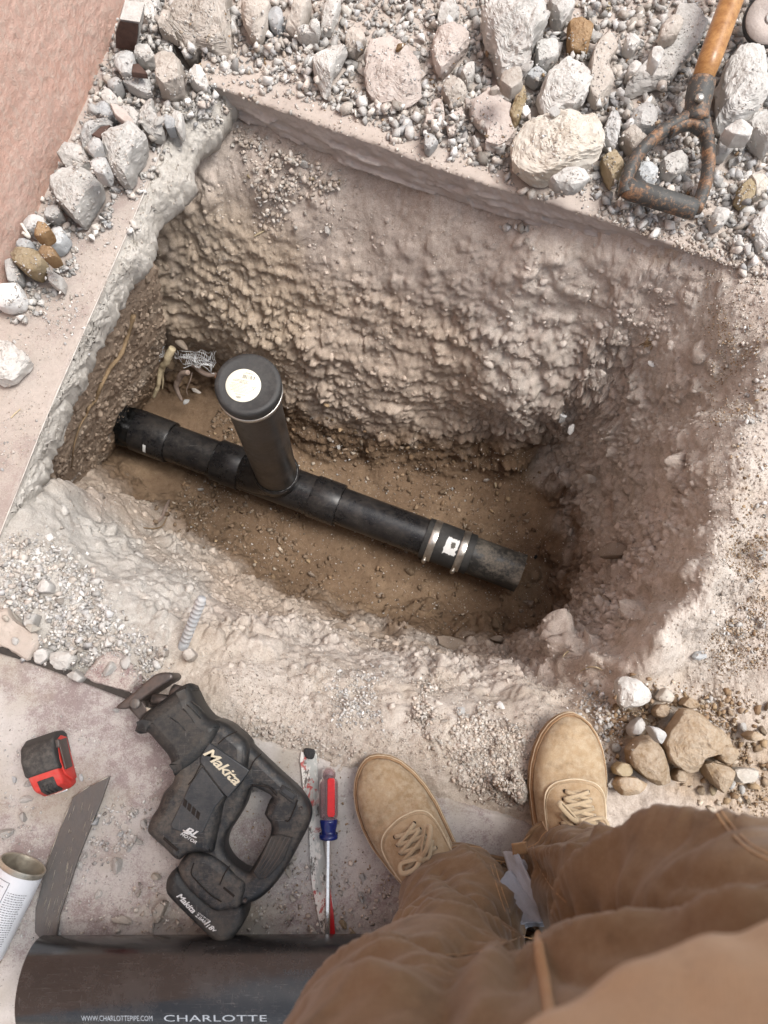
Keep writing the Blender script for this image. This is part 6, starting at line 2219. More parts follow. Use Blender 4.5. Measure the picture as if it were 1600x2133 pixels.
blots = [face_blot(262, 888, 24, 46, 1, .3, jag=.12)]
for V, F in blots:
    if F:
        tar_o = add('tar_smear', V, F, MT['tar'], drain, True)
        bm = bmesh.new()
        bm.from_mesh(tar_o.data)
        bmesh.ops.remove_doubles(bm, verts=bm.verts, dist=.0008)
        bmesh.ops.delete(bm, geom=[v for v in bm.verts if not v.link_faces], context='VERTS')
        bm.to_mesh(tar_o.data)
        bm.free()

# ------------------------------------------------------------------ roots, wire mesh and twigs
def on_ground(px, py, off=0.002, z0=-.6):
    p = at(px, py, z0)
    for _ in range(5):
        p = at(px, py, .5 * p.z + .5 * float(hm(p.x, p.y)))
    return Vector((p.x, p.y, float(hm(p.x, p.y)) + off))


def root(label, pts, radii, mat, cat='root', name='root', n=None, group=None):
    n = n or 6 * len(pts)
    sp = spline(pts, n)
    rad = np.interp(np.linspace(0, 1, n), np.linspace(0, 1, len(radii)), radii)
    rad = rad * (1 + .18 * vnoise(np.array([tuple(p) for p in sp]) * 90, 7))
    V, F = tube(sp, list(rad), 8)
    c = sp[0]
    o = add(name, [v - c for v in V], F, mat)
    o.location = c
    return tag(o, label, cat, group)


rp = [(275, 655), (262, 700), (250, 735), (226, 765), (208, 800), (195, 832), (183, 846), (177, 862), (164, 886), (154, 915), (148, 945), (146, 972)]
fp = [on_face(a, b, .004) for a, b in rp]
fp = [p for p in fp if p]
if len(fp) > 3:
    root('long tan root running down the earth face under the left slab', fp, [.0052, .005, .0048, .004, .0028, .002, .0016, .0012], MT['root'])
w2 = zp('W', [(770, 860), (715, 960), (690, 1040), (640, 1085), (615, 1160), (600, 1260), (590, 1330), (560, 1400), (535, 1465)])
zs = np.linspace(-.50, -.655, len(w2))
root('thick peeled root hanging from the back wall left of the riser', [at(p[0], p[1], z) for p, z in zip(w2, zs)], [.010, .0105, .009, .007, .0065, .006, .0055, .0055, .004], MT['pale_root'])
w2 = zp('W', [(690, 1010), (670, 1090), (645, 1180), (650, 1270), (640, 1370)])
root('thin split strand beside the peeled root', [at(p[0], p[1], z) for p, z in zip(w2, np.linspace(-.55, -.65, 5))], [.003, .0035, .003, .0025, .001], MT['pale_root'])
w2 = zp('W', [(960, 1160), (880, 1185), (845, 1250), (812, 1330), (838, 1420), (880, 1505)])
root('dusty crooked root next to the peeled root', [at(p[0], p[1], z) for p, z in zip(w2, np.linspace(-.58, -.70, 6))], [.007, .008, .0078, .0068, .006, .004], MT['dusty_root'])
w2 = zp('W', [(1000, 1060), (1060, 1090), (1110, 1140), (1180, 1180), (1250, 1190), (1310, 1180)])
root('pinkish root disappearing behind the riser cap', [at(p[0], p[1], z) for p, z in zip(w2, np.linspace(-.66, -.68, 6))], [.006, .008, .0075, .007, .0065, .005], MT['dusty_root'])
w2 = zp('W', [(1010, 1160), (985, 1260), (960, 1320), (940, 1380), (955, 1440)])
root('hair-thin root between the crooked root and the cap', [at(p[0], p[1], z) for p, z in zip(w2, np.linspace(-.68, -.74, 5))], [.0016, .0018, .0015, .001], MT['dusty_root'])
SMALL = [('small curved root on the hole floor left of the pipe fitting', [(350, 1040), (346, 1060), (332, 1080), (316, 1092)], [.0025, .0045, .004, .002], 'dusty_root'),
         ('pale bent stick lying on the inner bank at the left', [(287, 1122), (300, 1114), (316, 1112), (333, 1110)], [.0022, .0035, .0035, .0025], 'pale_root'),
         ('thin brown rootlet sticking out of the left inner bank', [(332, 1138), (330, 1158), (334, 1178), (332, 1196)], [.002, .0022, .002, .001], 'root'),
         ('second thin rootlet right of the brown one on the inner bank', [(348, 1128), (349, 1148), (355, 1160), (356, 1182)], [.0012, .0014, .001], 'dusty_root'),
         ('brown rootlet at the foot of the earth face', [(256, 978), (244, 996), (232, 1010), (224, 1030)], [.002, .003, .0025, .001], 'root'),
         ('pale thread of root on the earth face foot', [(219, 968), (214, 984), (206, 995), (202, 1014)], [.001, .0014, .001], 'pale_root'),
         ('pale bent rootlet beside the front of the pipe', [(282, 1016), (274, 1030), (264, 1040)], [.002, .0022, .001], 'pale_root'),
         ('thin rootlet lying below the small curved root', [(348, 1076), (336, 1092), (318, 1098), (304, 1102)], [.001, .0016, .0018, .001], 'root'),
         ('pale forked rootlet on the hole floor at lower right', [(891, 1254), (888, 1276), (878, 1296), (866, 1312), (863, 1330)], [.0014, .002, .0022, .002, .001], 'pale_root'),
         ('side branch of rootlet on the hole floor at lower right', [(912, 1252), (900, 1270), (886, 1284)], [.0008, .0012, .001], 'root'),
         ('hair root curling out of the right wall foot', [(1322, 1138), (1332, 1146), (1342, 1156), (1350, 1168)], [.0008, .0012, .001], 'pale_root'),
         ('hair root higher on the right wall, pointing right', [(1370, 1130), (1382, 1126), (1394, 1122), (1402, 1116)], [.0008, .0012, .001], 'pale_root'),
         ('looped hair root above the front bank boulder', [(1228, 1270), (1230, 1290), (1240, 1310), (1246, 1318)], [.001, .0013, .001], 'pale_root'),
         ('second hair root beside the front bank boulder', [(1258, 1290), (1252, 1296), (1256, 1306), (1252, 1324)], [.001, .0013, .001], 'pale_root'),
         ('thin root curling on the front bank above the right shoe', [(1210, 1398), (1226, 1390), (1240, 1390), (1256, 1396)], [.0008, .0012, .001], 'pale_root'),
         ('short straw at the front bank left of the curling root', [(1164, 1370), (1176, 1362), (1184, 1356)], [.0008, .0012, .001], 'pale_root'),
         ('short pale twig on the earth bench near the brown wall', [(530, 495), (540, 488), (553, 481)], [.0012, .002, .0015], 'pale_root'),
         ('pale straw lying on the left strip of paving', [(28, 874), (38, 864), (48, 856)], [.001, .0012, .001], 'pale_root'),
         ('white stick standing among the wall rubble stones', [(77, 522), (74, 510), (70, 498)], [.0028, .003, .0025], 'mesh_white')]
MT['mesh_white'] = mat_plain('white_stick', (0.6, 0.58, 0.53), 0.8)
for lab_, pts, rad, m in SMALL:
    off = .012 if 'white stick' in lab_ else .003
    P_ = [on_face(a, b, off) for a, b in pts] if 'earth face' in lab_ else [on_ground(a, b, off, -.72 if 'floor' in lab_ or 'pipe' in lab_ else -.2) for a, b in pts]
    P_ = [p for p in P_ if p]
    if len(P_) > 1 and all((a - b).length < .07 for a, b in zip(P_[:-1], P_[1:])):
        root(lab_, P_, rad, MT[m])


def wire_patch(label, quad, nu, nv, z0, z1, seed, r=.00055):
    """crumpled woven wire: quad of pixels, heights at its top and bottom edges"""
    P = [at(*quad[0], z0), at(*quad[1], z0), at(*quad[2], z1), at(*quad[3], z1)]
    r_ = np.random.default_rng(seed)

    def pos(u, v):
        p = P[0] * (1 - u) * (1 - v) + P[1] * u * (1 - v) + P[2] * u * v + P[3] * (1 - u) * v
        w = vnoise(np.array([[u * 4 + seed, v * 3, 0.3], [u * 4 + seed, v * 3, 7.3], [u * 4, v * 3 + seed, 3.3]]), seed)
        return p + Vector(w.tolist()) * .016
    parts = []
    for i in range(nu):
        v0, v1 = r_.uniform(0, .18), r_.uniform(.75, 1.05)
        parts.append(tube([pos(i / (nu - 1), v0 + (v1 - v0) * t) for t in np.linspace(0, 1, 9)], r, 4))
    for j in range(nv):
        u0, u1 = r_.uniform(0, .15), r_.uniform(.85, 1.0)
        parts.append(tube([pos(u0 + (u1 - u0) * t, j / (nv - 1)) for t in np.linspace(0, 1, 16)], r, 4))
    V, F = merge(*parts)
    c = P[0]
    o = add('wire_mesh', [v - c for v in V], F, MT['mesh_wire'])
    o.location = c
    tag(o, label, 'wire mesh')


wire_patch('strip of grey wire mesh behind the riser cap', zp('W', [(820, 900), (1310, 930), (1300, 1130), (850, 1020)]), 26, 9, -.60, -.63, 3, .0007)
wire_patch('frayed tuft of grey wire mesh left of the peeled root', zp('W', [(470, 800), (650, 830), (640, 1000), (430, 1000)]), 16, 12, -.60, -.64, 9, .0008)

# rebar stub leaning out of the front bank
ra, rb2 = at(384, 1340, -.035), at(421, 1246, .035)
rax2 = (rb2 - ra).normalized()
L2 = (rb2 - ra).length
prof = []
for t in np.arange(0, L2, .0016):
    k = (t % .0095) / .0095
    prof.append((t, .0072 + (.0016 if k < .3 else 0)))
prof[-1] = (L2, .0068)
V, F = lathe(ra - rax2 * .03, rb2, [(0, .0072)] + [(t + .03, r) for t, r in prof[1:]], 16)
reb = add('rebar', [v - ra for v in V], F, MT['rebar'])
reb.location = ra
tag(reb, 'ribbed grey rebar stub leaning out of the front bank', 'rebar')
# dry grass tuft on the right slope
tuft = thing('dry_grass', 'tuft of dry brown grass on the upper right slope', 'dry grass', tuple(on_ground(1345, 722, 0, -.15)))
rr = random.Random(11)
for k in range(16):
    a = on_ground(1330 + rr.uniform(-6, 22), 735 - rr.uniform(-8, 14), .012, -.15)
    b = a + Vector((rr.uniform(.008, .035), rr.uniform(.006, .03), rr.uniform(.002, .012)))
    V, F = tube([a, a.lerp(b, .5) + Vector((0, 0, rr.uniform(0, .006))), b], [.0011, .0010, .0005], 4)
    add('blade', V, F, MT['root'], tuft, True)

# ------------------------------------------------------------------ shovel with a D grip, lying on the heap
def gz(p, extra):
    return extra


SH0, SH1 = at(1463, 166, .088), at(1546, -60, .115)
shov = thing('shovel', 'wooden-handled shovel lying on the rubble with its worn D-shaped grip towards the hole', 'shovel', tuple(at(1440, 250, .06)))
sd = (SH1 - SH0).normalized()
far = SH0 + sd * 0.95
hx = lathe(SH0 - sd * .004, far, [(0.0, .0180), (.05, .0205), (.2, .0205), (.6, .0205), (.98, .0200)], 28)
add('handle', hx[0], hx[1], MT['wood'], shov, True)
# socket that clasps the handle: flattened taper
V, F = [], []
sk = spline([at(*zp('D', [(760, 1120)])[0], .070), at(*zp('D', [(770, 980)])[0], .076), at(*zp('D', [(790, 860)])[0], .082), at(*zp('D', [(815, 750)])[0], .086)], 20)
V, F = tube(sk, list(np.interp(np.linspace(0, 1, 20), [0, .25, .6, 1], [.0205, .0215, .0235, .0232])), 24, True, .95)
add('socket', V, F, MT['grip'], shov, True)
# arms and grip bar
armL = [(790, 1010), (690, 1090), (570, 1150), (430, 1230), (290, 1350), (190, 1480), (130, 1610), (100, 1740), (105, 1790)]
armR = [(770, 1010), (800, 1090), (830, 1180), (860, 1290), (872, 1420), (868, 1560), (840, 1710), (790, 1850), (745, 1945)]
za = np.linspace(.068, .050, 9)
for nm, A in (('arm', armL), ('arm', armR)):
    P_ = spline([at(p[0], p[1], z) for p, z in zip(zp('D', A), za)], 36)
    V, F = tube(P_, list(np.interp(np.linspace(0, 1, 36), [0, .12, .4, .8, 1], [.019, .0145, .0112, .0112, .0125])), 16, True, 1.25)
    add(nm, V, F, MT['grip'], shov, True)
# web closing the top of the opening
wb = outline_solid('web', [[tuple(p) for p in ats(zp('D', [(640, 1100), (860, 1040), (858, 1230), (800, 1215), (720, 1165), (640, 1180), (540, 1240), (500, 1200)]), .07)]], .050, .078, .008, MT['grip'])
link('web', wb, shov, True)
ga, gb = at(*zp('D', [(85, 1735)])[0], .050), at(*zp('D', [(765, 1950)])[0], .050)
V, F = lathe(ga, gb, [(0, .006), (.002, .0165), (.010, .0185), (.055, .0185), (.060, .0192), (.066, .0192), (.071, .0185), ((gb - ga).length - .012, .0185), ((gb - ga).length - .002, .0165), ((gb - ga).length, .008)], 28)
o = add('grip_bar', V, F, MT['grip'], shov, True)
rv = at(*zp('D', [(793, 897)])[0], .1045)
V, F = lathe(rv - Vector((0, 0, .006)), rv + Vector((0, 0, .004)), [(0, .0075), (.006, .0075), (.0085, .0062), (.0095, .004), (.010, .0005)], 18)
add('rivet', V, F, MT['steel'], shov, True)
# blade of the shovel beyond the picture
bc = far + sd * .02
bu = Vector((-sd.y, sd.x, 0)).normalized()
V, F = [], []
for i in range(9):
    for j in range(9):
        s, t = j / 8 - .5, i / 8
        wdt = .11 * (1 - .55 * t ** 3)
        V.append(bc + sd * (.29 * t) + bu * (2 * s * wdt) + Vector((0, 0, .05 * (4 * s * s) - .04 * t)))
for i in range(8):
    for j in range(8):
        F.append((i * 9 + j, i * 9 + j + 1, (i + 1) * 9 + j + 1, (i + 1) * 9 + j))
sb = add('shovel_blade', V, F, MT['dark_metal'], shov, True)
md = sb.modifiers.new('solid', 'SOLIDIFY')
md.thickness = .003

# ------------------------------------------------------------------ disc-shaped object at the top right corner
dp = at(1606, 38, .07)
disc = thing('worn_disc', 'dusty pinkish disc with a black rim at the top right corner', 'disc', tuple(dp - Vector((0, 0, .02))))
dn_ = Vector((-.25, -.45, .85)).normalized()
V, F = lathe(dp - dn_ * .012, dp, [(0, .044), (.002, .0475), (.010, .0475), (.012, .045)], 40)
add('rim', V, F, MT['rubber'], disc, True)
V, F = lathe(dp, dp + dn_ * .003, [(0, .0435), (.0028, .0425), (.003, .012), (.0005, .011)], 40)
add('face', V, F, MT['pink_rock'], disc, True)
V, F = lathe(dp, dp + dn_ * .006, [(0, .009), (.005, .009), (.006, .007)], 16)
add('centre_nut', V, F, MT['white_label'], disc, True)

# ------------------------------------------------------------------ brown-faced fragment standing in the rubble
fr_o = zp('L', [(788, 330), (790, 200), (820, 112), (950, 128), (1025, 170), (1022, 262), (955, 292), (930, 345)])
tz = [.03, .05, .075, .075, .07, .05, .035, .03]
frag = thing('slab_fragment', 'slab fragment standing on edge with a dark brown painted face', 'slab fragment', tuple(at(860, 300, 0)) if False else tuple(at(275, 85, 0.0)))
front = [at(p[0], p[1], z) for p, z in zip(zp('L', [(790, 330), (790, 215), (820, 130), (955, 150), (950, 250), (930, 345)]), [.02, .055, .09, .09, .055, .02])]
nrm_f = (front[1] - front[0]).cross(front[5] - front[0]).normalized()
if nrm_f.y > 0:
    nrm_f = -nrm_f
back = [p - nrm_f * .045 + Vector((0, 0, .004)) for p in front]
n_ = len(front)
V = front + back
F = [tuple(range(n_)), tuple(range(2 * n_ - 1, n_ - 1, -1))] + [(i, i + n_, (i + 1) % n_ + n_, (i + 1) % n_) for i in range(n_)]
o = add('core', V, F, MT['white_rock'], frag, True, False)
bm = bmesh.new()
bm.from_mesh(o.data)
bmesh.ops.recalc_face_normals(bm, faces=bm.faces)
bmesh.ops.subdivide_edges(bm, edges=bm.edges, cuts=5, use_grid_fill=True)
bm.to_mesh(o.data)
bm.free()
cf = sum(front, Vector()) / n_
V = [cf + (p - cf) * .93 + nrm_f * .0025 for p in front]
add('painted_face', V, [tuple(range(n_))], MT['tile_brown'], frag, True, False)
for lab_, key, pts in (('thin flake with a brown painted face behind the flat-topped wedge', 'L', [(905, 520), (910, 450), (950, 440), (1000, 500), (1010, 520)]),
                       ('brown-faced chip in front of the long slanting grey chunk', 'L', [(635, 945), (690, 872), (752, 850), (720, 930), (690, 965)]),
                       ('thin curved shard with a pale edge standing in the wall rubble', 'L', [(755, 715), (800, 715), (870, 770), (925, 862), (850, 850), (790, 800)])):
    P_ = [at(a, b, .055) for a, b in zp(key, pts)]
    me = outline_solid('slab_shard', [[(p.x, p.y) for p in P_]], .048, .060, .002, MT['pink_rock'] if 'curved' in lab_ else MT['tile_brown'])
    c = sum(P_, Vector()) / len(P_)
    me.transform(Matrix.Translation(-c))
    o = link('slab_shard', me)
    o.location = c
    o.rotation_euler = (-.2, .15, 0)
    tag(o, lab_, 'slab shard')

# ------------------------------------------------------------------ reciprocating saw lying on its side


def S(pts, z):
    return [(p.x, p.y) for p in ats(zp('S', pts), z)]


def s1(x, y, z):
    return at(*zp('S', [(x, y)])[0], z)


saw = thing('reciprocating_saw', 'scuffed black cordless reciprocating saw lying on its side on the front slab', 'power saw', tuple(s1(800, 1000, .006)))


def plate(name, loops, z, z0, z1, bev, mat, parent=saw, holes=(), n=0):
    f = (lambda l: S(l, z)) if not n else (lambda l: [tuple(q) for q in smooth_loop(S(l, z), n)])
    return link(name, outline_solid(name, [f(l) for l in loops], z0, z1, bev, mat, [f(h) for h in holes]), parent, True)


hole = [(1060, 872), (1010, 1000), (945, 1110), (890, 1200), (872, 1290), (905, 1370), (965, 1430), (1035, 1468), (1062, 1450), (1105, 1380), (1160, 1285), (1198, 1200), (1200, 1130), (1160, 1060), (1190, 965), (1205, 930), (1130, 888)]
hand = [(880, 405), (960, 460), (1100, 600), (1280, 770), (1390, 870), (1460, 960), (1490, 1050), (1470, 1150), (1400, 1290), (1300, 1470), (1200, 1600), (1100, 1680), (980, 1722), (900, 1742), (815, 1762), (700, 1680), (610, 1600), (560, 1520), (538, 1440), (560, 1385), (640, 1320), (760, 1200), (800, 1000), (760, 700), (800, 520)]
body = plate('handle', [hand], .055, .018, .072, .013, MT['saw_black'], saw, [hole], 150)
motor = [(770, 380), (880, 398), (960, 458), (1050, 560), (1035, 760), (985, 850), (890, 945), (860, 1040), (835, 1150), (815, 1260), (790, 1330), (690, 1325), (600, 1340), (540, 1380), (440, 1290), (345, 1205), (325, 1160), (350, 1080), (400, 1000), (440, 900), (500, 830), (520, 760), (515, 690), (470, 600), (560, 480)]
house_ = plate('motor_housing', [motor], .06, .006, .086, .016, MT['saw_black'], saw, (), 150)
plate('base_housing', [[(640, 1320), (760, 1330), (870, 1400), (960, 1490), (1030, 1560), (980, 1720), (900, 1742), (815, 1762), (700, 1680), (610, 1600), (560, 1520), (538, 1440), (565, 1380)]], .06, .012, .080, .013, MT['saw_black'], saw, (), 90)
boot = plate('nose_boot', [[(250, 455), (305, 350), (450, 240), (605, 132), (642, 165), (690, 262), (760, 350), (860, 420), (800, 560), (690, 680), (560, 760), (520, 770), (490, 650), (420, 560), (335, 468), (285, 478)]], .06, .004, .094, .018, MT['saw_rubber'], saw, (), 130)
lipc = [s1(x, y, .055) for x, y in ((262, 462), (302, 372), (380, 312), (480, 240), (560, 180), (612, 150), (640, 178))]
V, F = tube(spline(lipc, 40), .0075, 14, True, 3.2)
add('boot_lip', V, F, MT['saw_rubber'], boot, True)
for a, b in (((470, 365), (580, 460)), ((560, 300), (640, 400)), ((590, 270), (690, 370)), ((620, 245), (715, 330))):
    V, F = tube([s1(*a, .0943), s1((a[0] + b[0]) / 2 + 6, (a[1] + b[1]) / 2 - 6, .0945), s1(*b, .0943)], .0008, 5)
    add('boot_rib', V, F, MT['saw_black'], boot, True)
# battery
bat = plate('battery', [[(535, 1450), (462, 1512), (450, 1600), (482, 1662), (640, 1820), (800, 1970), (870, 1986), (930, 1950), (1000, 1850), (1012, 1735), (940, 1700), (800, 1700), (640, 1560)]], .06, .004, .078, .013, MT['saw_rubber'], saw, (), 110)
plate('battery_edge', [[(965, 1740), (1008, 1728), (1000, 1840), (965, 1900)]], .02, .004, .050, .002, MT['can_metal'], bat)
# raised panels
pan = plate('logo_panel', [[(755, 545), (1047, 745), (1010, 800), (890, 945), (845, 900), (688, 690), (690, 640)]], .087, .082, .0895, .002, MT['saw_grey'], house_)
low = plate('side_panel', [[(700, 720), (860, 930), (790, 1020), (705, 1200), (640, 1215), (490, 1175), (470, 1140), (560, 960), (610, 850)]], .087, .082, .0878, .0015, MT['saw_grey'], house_)
for k in range(4):
    x0, y0 = 570 + k * 31, 962 + k * 29
    plate('vent', [[(x0, y0 - 14), (x0 + 24, y0 + 8), (x0 + 12, y0 + 58), (x0 - 12, y0 + 36)]], .088, .0868, .0884, .0003, MT['dark_hole'], low)
plate('slot', [[(432, 1222), (536, 1312), (526, 1330), (424, 1240)]], .080, .070, .0868, .0006, MT['dark_hole'], house_)
plate('slot', [[(858, 1588), (938, 1652), (928, 1668), (850, 1602)]], .080, .070, .0806, .0004, MT['dark_hole'], saw)
gp = plate('grip_pad', [[(1195, 1222), (1262, 1212), (1355, 1232), (1290, 1400), (1180, 1520), (1115, 1540), (1065, 1482), (1120, 1380)]], .073, .068, .0745, .0018, MT['saw_rubber'], body)
for k in range(5):
    t = k / 4
    a = s1(1205 + 130 * t, 1228 + 8 * t, .0747)
    b = s1(1078 + 72 * t, 1480 + 52 * t, .0747)
    V, F = tube([a, a.lerp(b, .5) + Vector((.002, 0, 0)), b], .0007, 5)
    add('groove', V, F, MT['bar'], gp, True)
lock = plate('lock_frame', [[(1282, 850), (1400, 925), (1372, 995), (1252, 905)]], .073, .070, .0745, .001, MT['saw_black'], body)
plate('lock_button', [[(1292, 868), (1378, 925), (1358, 960), (1274, 900)]], .074, .073, .0762, .0008, MT['saw_grey'], lock)
plate('trigger', [[(1165, 1030), (1195, 975), (1240, 955), (1258, 1000), (1250, 1060), (1205, 1090), (1160, 1065)]], .05, .026, .062, .006, MT['saw_rubber'], saw, (), 40)
for pts in ([(955, 465), (880, 500), (815, 555)], [(1130, 625), (1075, 680), (1045, 745)], [(900, 1440), (860, 1500), (828, 1575)], [(1395, 960), (1370, 1020), (1330, 1110), (1300, 1110)],
            [(690, 700), (640, 800), (600, 850)], [(640, 1420), (620, 1490), (660, 1550), (760, 1650), (840, 1700)], [(1060, 850), (1180, 870), (1240, 930)]):
    zt = .0735 if pts[0][0] > 1000 else (.0812 if pts[0][1] > 1300 else .0866)
    P_ = [s1(x, y, zt) for x, y in pts]
    V, F = tube(spline(P_, 14), .0009, 5)
    add('seam', V, F, MT['dark_hole'], saw, True)
for x, y in ((560, 1000), (1420, 1020), (1010, 1690), (430, 1190), (640, 620)):
    c = s1(x, y, .0735 if x > 1000 else .0850)
    V, F = lathe(c - Vector((0, 0, .004)), c + Vector((0, 0, .001)), [(0, .0028), (.0045, .0028), (.005, .002), (.0035, .0014)], 10)
    add('screw', V, F, MT['dark_metal'], saw, True)
# shoe, bracket and blade
plate('shoe', [[(105, 290), (132, 258), (232, 180), (332, 90), (402, 46), (482, 38), (512, 58), (502, 90), (432, 132), (342, 192), (292, 232), (232, 262), (192, 292), (150, 302)]], .05, .016, .070, .004, MT['dark_metal'], saw, (), 60)
plate('bracket', [[(178, 290), (240, 240), (285, 240), (335, 330), (262, 385)]], .045, .026, .056, .003, MT['dark_metal'], saw)
for a, b, r_, z in (((330, 230), (520, 250), .009, .045), ((300, 270), (430, 280), .007, .035), ((470, 180), (560, 200), .013, .05)):
    V, F = lathe(s1(*a, z), s1(*b, z), [(0, r_ * .6), (.003, r_), ((s1(*b, z) - s1(*a, z)).length, r_)], 16)
    add('plunger', V, F, MT['dark_metal'], saw, True)
c = s1(212, 262, .0705)
V, F = lathe(c - Vector((0, 0, .003)), c + Vector((0, 0, .001)), [(0, .008), (.003, .008), (.004, .0065)], 18)
add('pivot', V, F, MT['bar'], saw, True)
plate('spring_clip', [[(305, 285), (350, 300), (358, 325), (315, 335)]], .05, .045, .060, .001, MT['can_metal'], saw)
bp = [at(290, 1459, .020), at(200, 1424, .0145), at(130, 1397, .0135), at(60, 1372, .013), at(0, 1353, .013), at(-70, 1330, .013)]
bl = []
bs = spline(bp, 60)
Vb, Fb = [], []
for i, p in enumerate(bs):
    d_ = (bs[min(i + 1, 59)] - bs[max(i - 1, 0)]).normalized()
    sd_ = Vector((-d_.y, d_.x, 0))
    tooth = .0016 if i % 2 else -.0008
    for z in (-.0009, .0009):
        Vb += [p + sd_ * .0052 + Vector((0, 0, z)), p - sd_ * (.0048 + tooth) + Vector((0, 0, z))]
for i in range(59):
    o4 = i * 4
    for a, b in ((0, 1), (1, 3), (3, 2), (2, 0)):
        Fb.append((o4 + a, o4 + b, o4 + 4 + b, o4 + 4 + a))
add('saw_blade', Vb, Fb, MT['blade'], saw, True, False)


def saw_text(body_, a, b, z, up, h, mat, shear=.0, off=.0, spacing=1.0, name='lettering', parent=saw):
    A_, B_2 = s1(*a, z), s1(*b, z)
    U_2 = s1(*up, z) - A_
    return lettering(name, body_, A_, B_2, U_2, (0, 0, 1), h, mat, parent, shear, off, .0004, spacing)


saw_text('Makita', (706, 628), (942, 862), .0896, (760, 575), .0150, MT['logo_ink'], .28, .018, .92, parent=pan)
saw_text('BL', (560, 1196), (660, 1238), .0880, (585, 1150), .0095, MT['white_ink'], .35, .02, parent=low)
saw_text('MOTOR', (540, 1212), (652, 1280), .0868, (565, 1180), .0042, MT['white_ink'], .2, .012, parent=house_)
saw_text('Makita', (512, 1660), (632, 1785), .0784, (540, 1632), .0078, MT['white_ink'], .28, .016, .92, parent=bat)
saw_text('2.0Ah', (648, 1800), (716, 1858), .0784, (668, 1778), .0045, MT['white_ink'], .2, .01, parent=bat)
saw_text('LITHIUM-ION', (668, 1782), (752, 1842), .0784, (682, 1768), .0019, MT['white_ink'], .1, .006, parent=bat)
saw_text('18v', (725, 1880), (792, 1922), .0784, (750, 1850), .0064, MT['white_ink'], .25, .008, parent=bat)
saw_text('LXT', (622, 1500), (700, 1572), .0806, (645, 1475), .0080, MT['saw_grey'], .25, .02)
for p0, p1 in (((716, 1866), (760, 1838)), ((560, 1180), (640, 1218))):
    V, F = tube([s1(*p0, .0788 if p0[0] > 700 else .0884), s1(*p1, .0788 if p0[0] > 700 else .0884)], .0011, 4, True, .3)
    add('lettering', V, F, MT['white_ink'], bat if p0[0] > 700 else low, True)

# ------------------------------------------------------------------ tape measure standing on its edge
tc = at(118, 1585, .006)
fd = (at(132, 1640, .03) - at(110, 1545, .03))
tape = thing('tape_measure', 'red and black tape measure with its belt clip, standing above the flat steel bar', 'tape measure', tuple(tc), math.atan2(fd.y, fd.x))


def profile_solid(name, prof, y0, y1, bev, mat, parent):
    n = len(prof)
    V = [Vector((x, y0, z)) for x, z in prof] + [Vector((x, y1, z)) for x, z in prof]
    F = [tuple(range(n)), tuple(range(2 * n - 1, n - 1, -1))] + [(i, i + n, (i + 1) % n + n, (i + 1) % n) for i in range(n)]
    me = new_mesh(name, V, F, mat, False)
    bm = bmesh.new()
    bm.from_mesh(me)
    bmesh.ops.recalc_face_normals(bm, faces=bm.faces)
    bm.to_mesh(me)
    bm.free()
    bevel_mesh(me, bev, 3, 40)
    return link(name, me, parent)


core = [(-.034, 0), (.042, 0), (.043, .022), (.034, .047), (.010, .058), (-.012, .060), (-.030, .052), (-.039, .034), (-.039, .012)]
profile_solid('case', core, -.023, .023, .004, MT['tape_red'], tape)
shell = [(-.036, -.001), (-.006, -.001), (.004, .010), (.006, .030), (.016, .046), (.012, .0605), (-.012, .0630), (-.032, .0545), (-.0415, .034), (-.0415, .010)]
profile_solid('rubber_cover', shell, -.0255, .0255, .0045, MT['tape_black'], tape)
fr_p = [(.016, .0545), (.036, .0465), (.0455, .022), (.043, .004), (.030, .004), (.020, .030)]
profile_solid('front_panel', fr_p, -.0215, .0215, .003, MT['tape_red'], tape)
lockp = [(.022, .0540), (.0385, .0470), (.0455, .0300), (.0415, .0280), (.030, .042), (.018, .048)]
lb = profile_solid('lock_button', lockp, -.0125, .0125, .002, MT['tape_black'], tape)
for k in range(3):
    V, F = tube([(.030, -.006 + .006 * k, .0515), (.0375, -.006 + .006 * k, .0485), (.0435, -.006 + .006 * k, .0365)], .0013, 6)
    add('ridge', V, F, MT['rubber'], lb)
clip = [(-.030, .030), (.014, .032), (.014, .052), (-.028, .054)]
cp = profile_solid('belt_clip', [(-.028, .020), (.016, .022), (.018, .048), (-.026, .050)], .0285, .0310, .001, MT['dark_metal'], tape)
profile_solid('clip_foot', [(-.028, .044), (-.016, .044), (-.016, .051), (-.028, .051)], .0225, .0305, .001, MT['dark_metal'], tape)
profile_solid('side_plate', [(-.030, .006), (.034, .004), (.036, .020), (.024, .040), (.004, .050), (-.028, .044), (-.034, .026)], .0225, .0262, .0015, MT['tape_red'], tape)
profile_solid('tape_hook', [(.042, .002), (.048, .001), (.048, .010), (.0435, .010)], -.010, .010, .0006, MT['chrome'], tape)

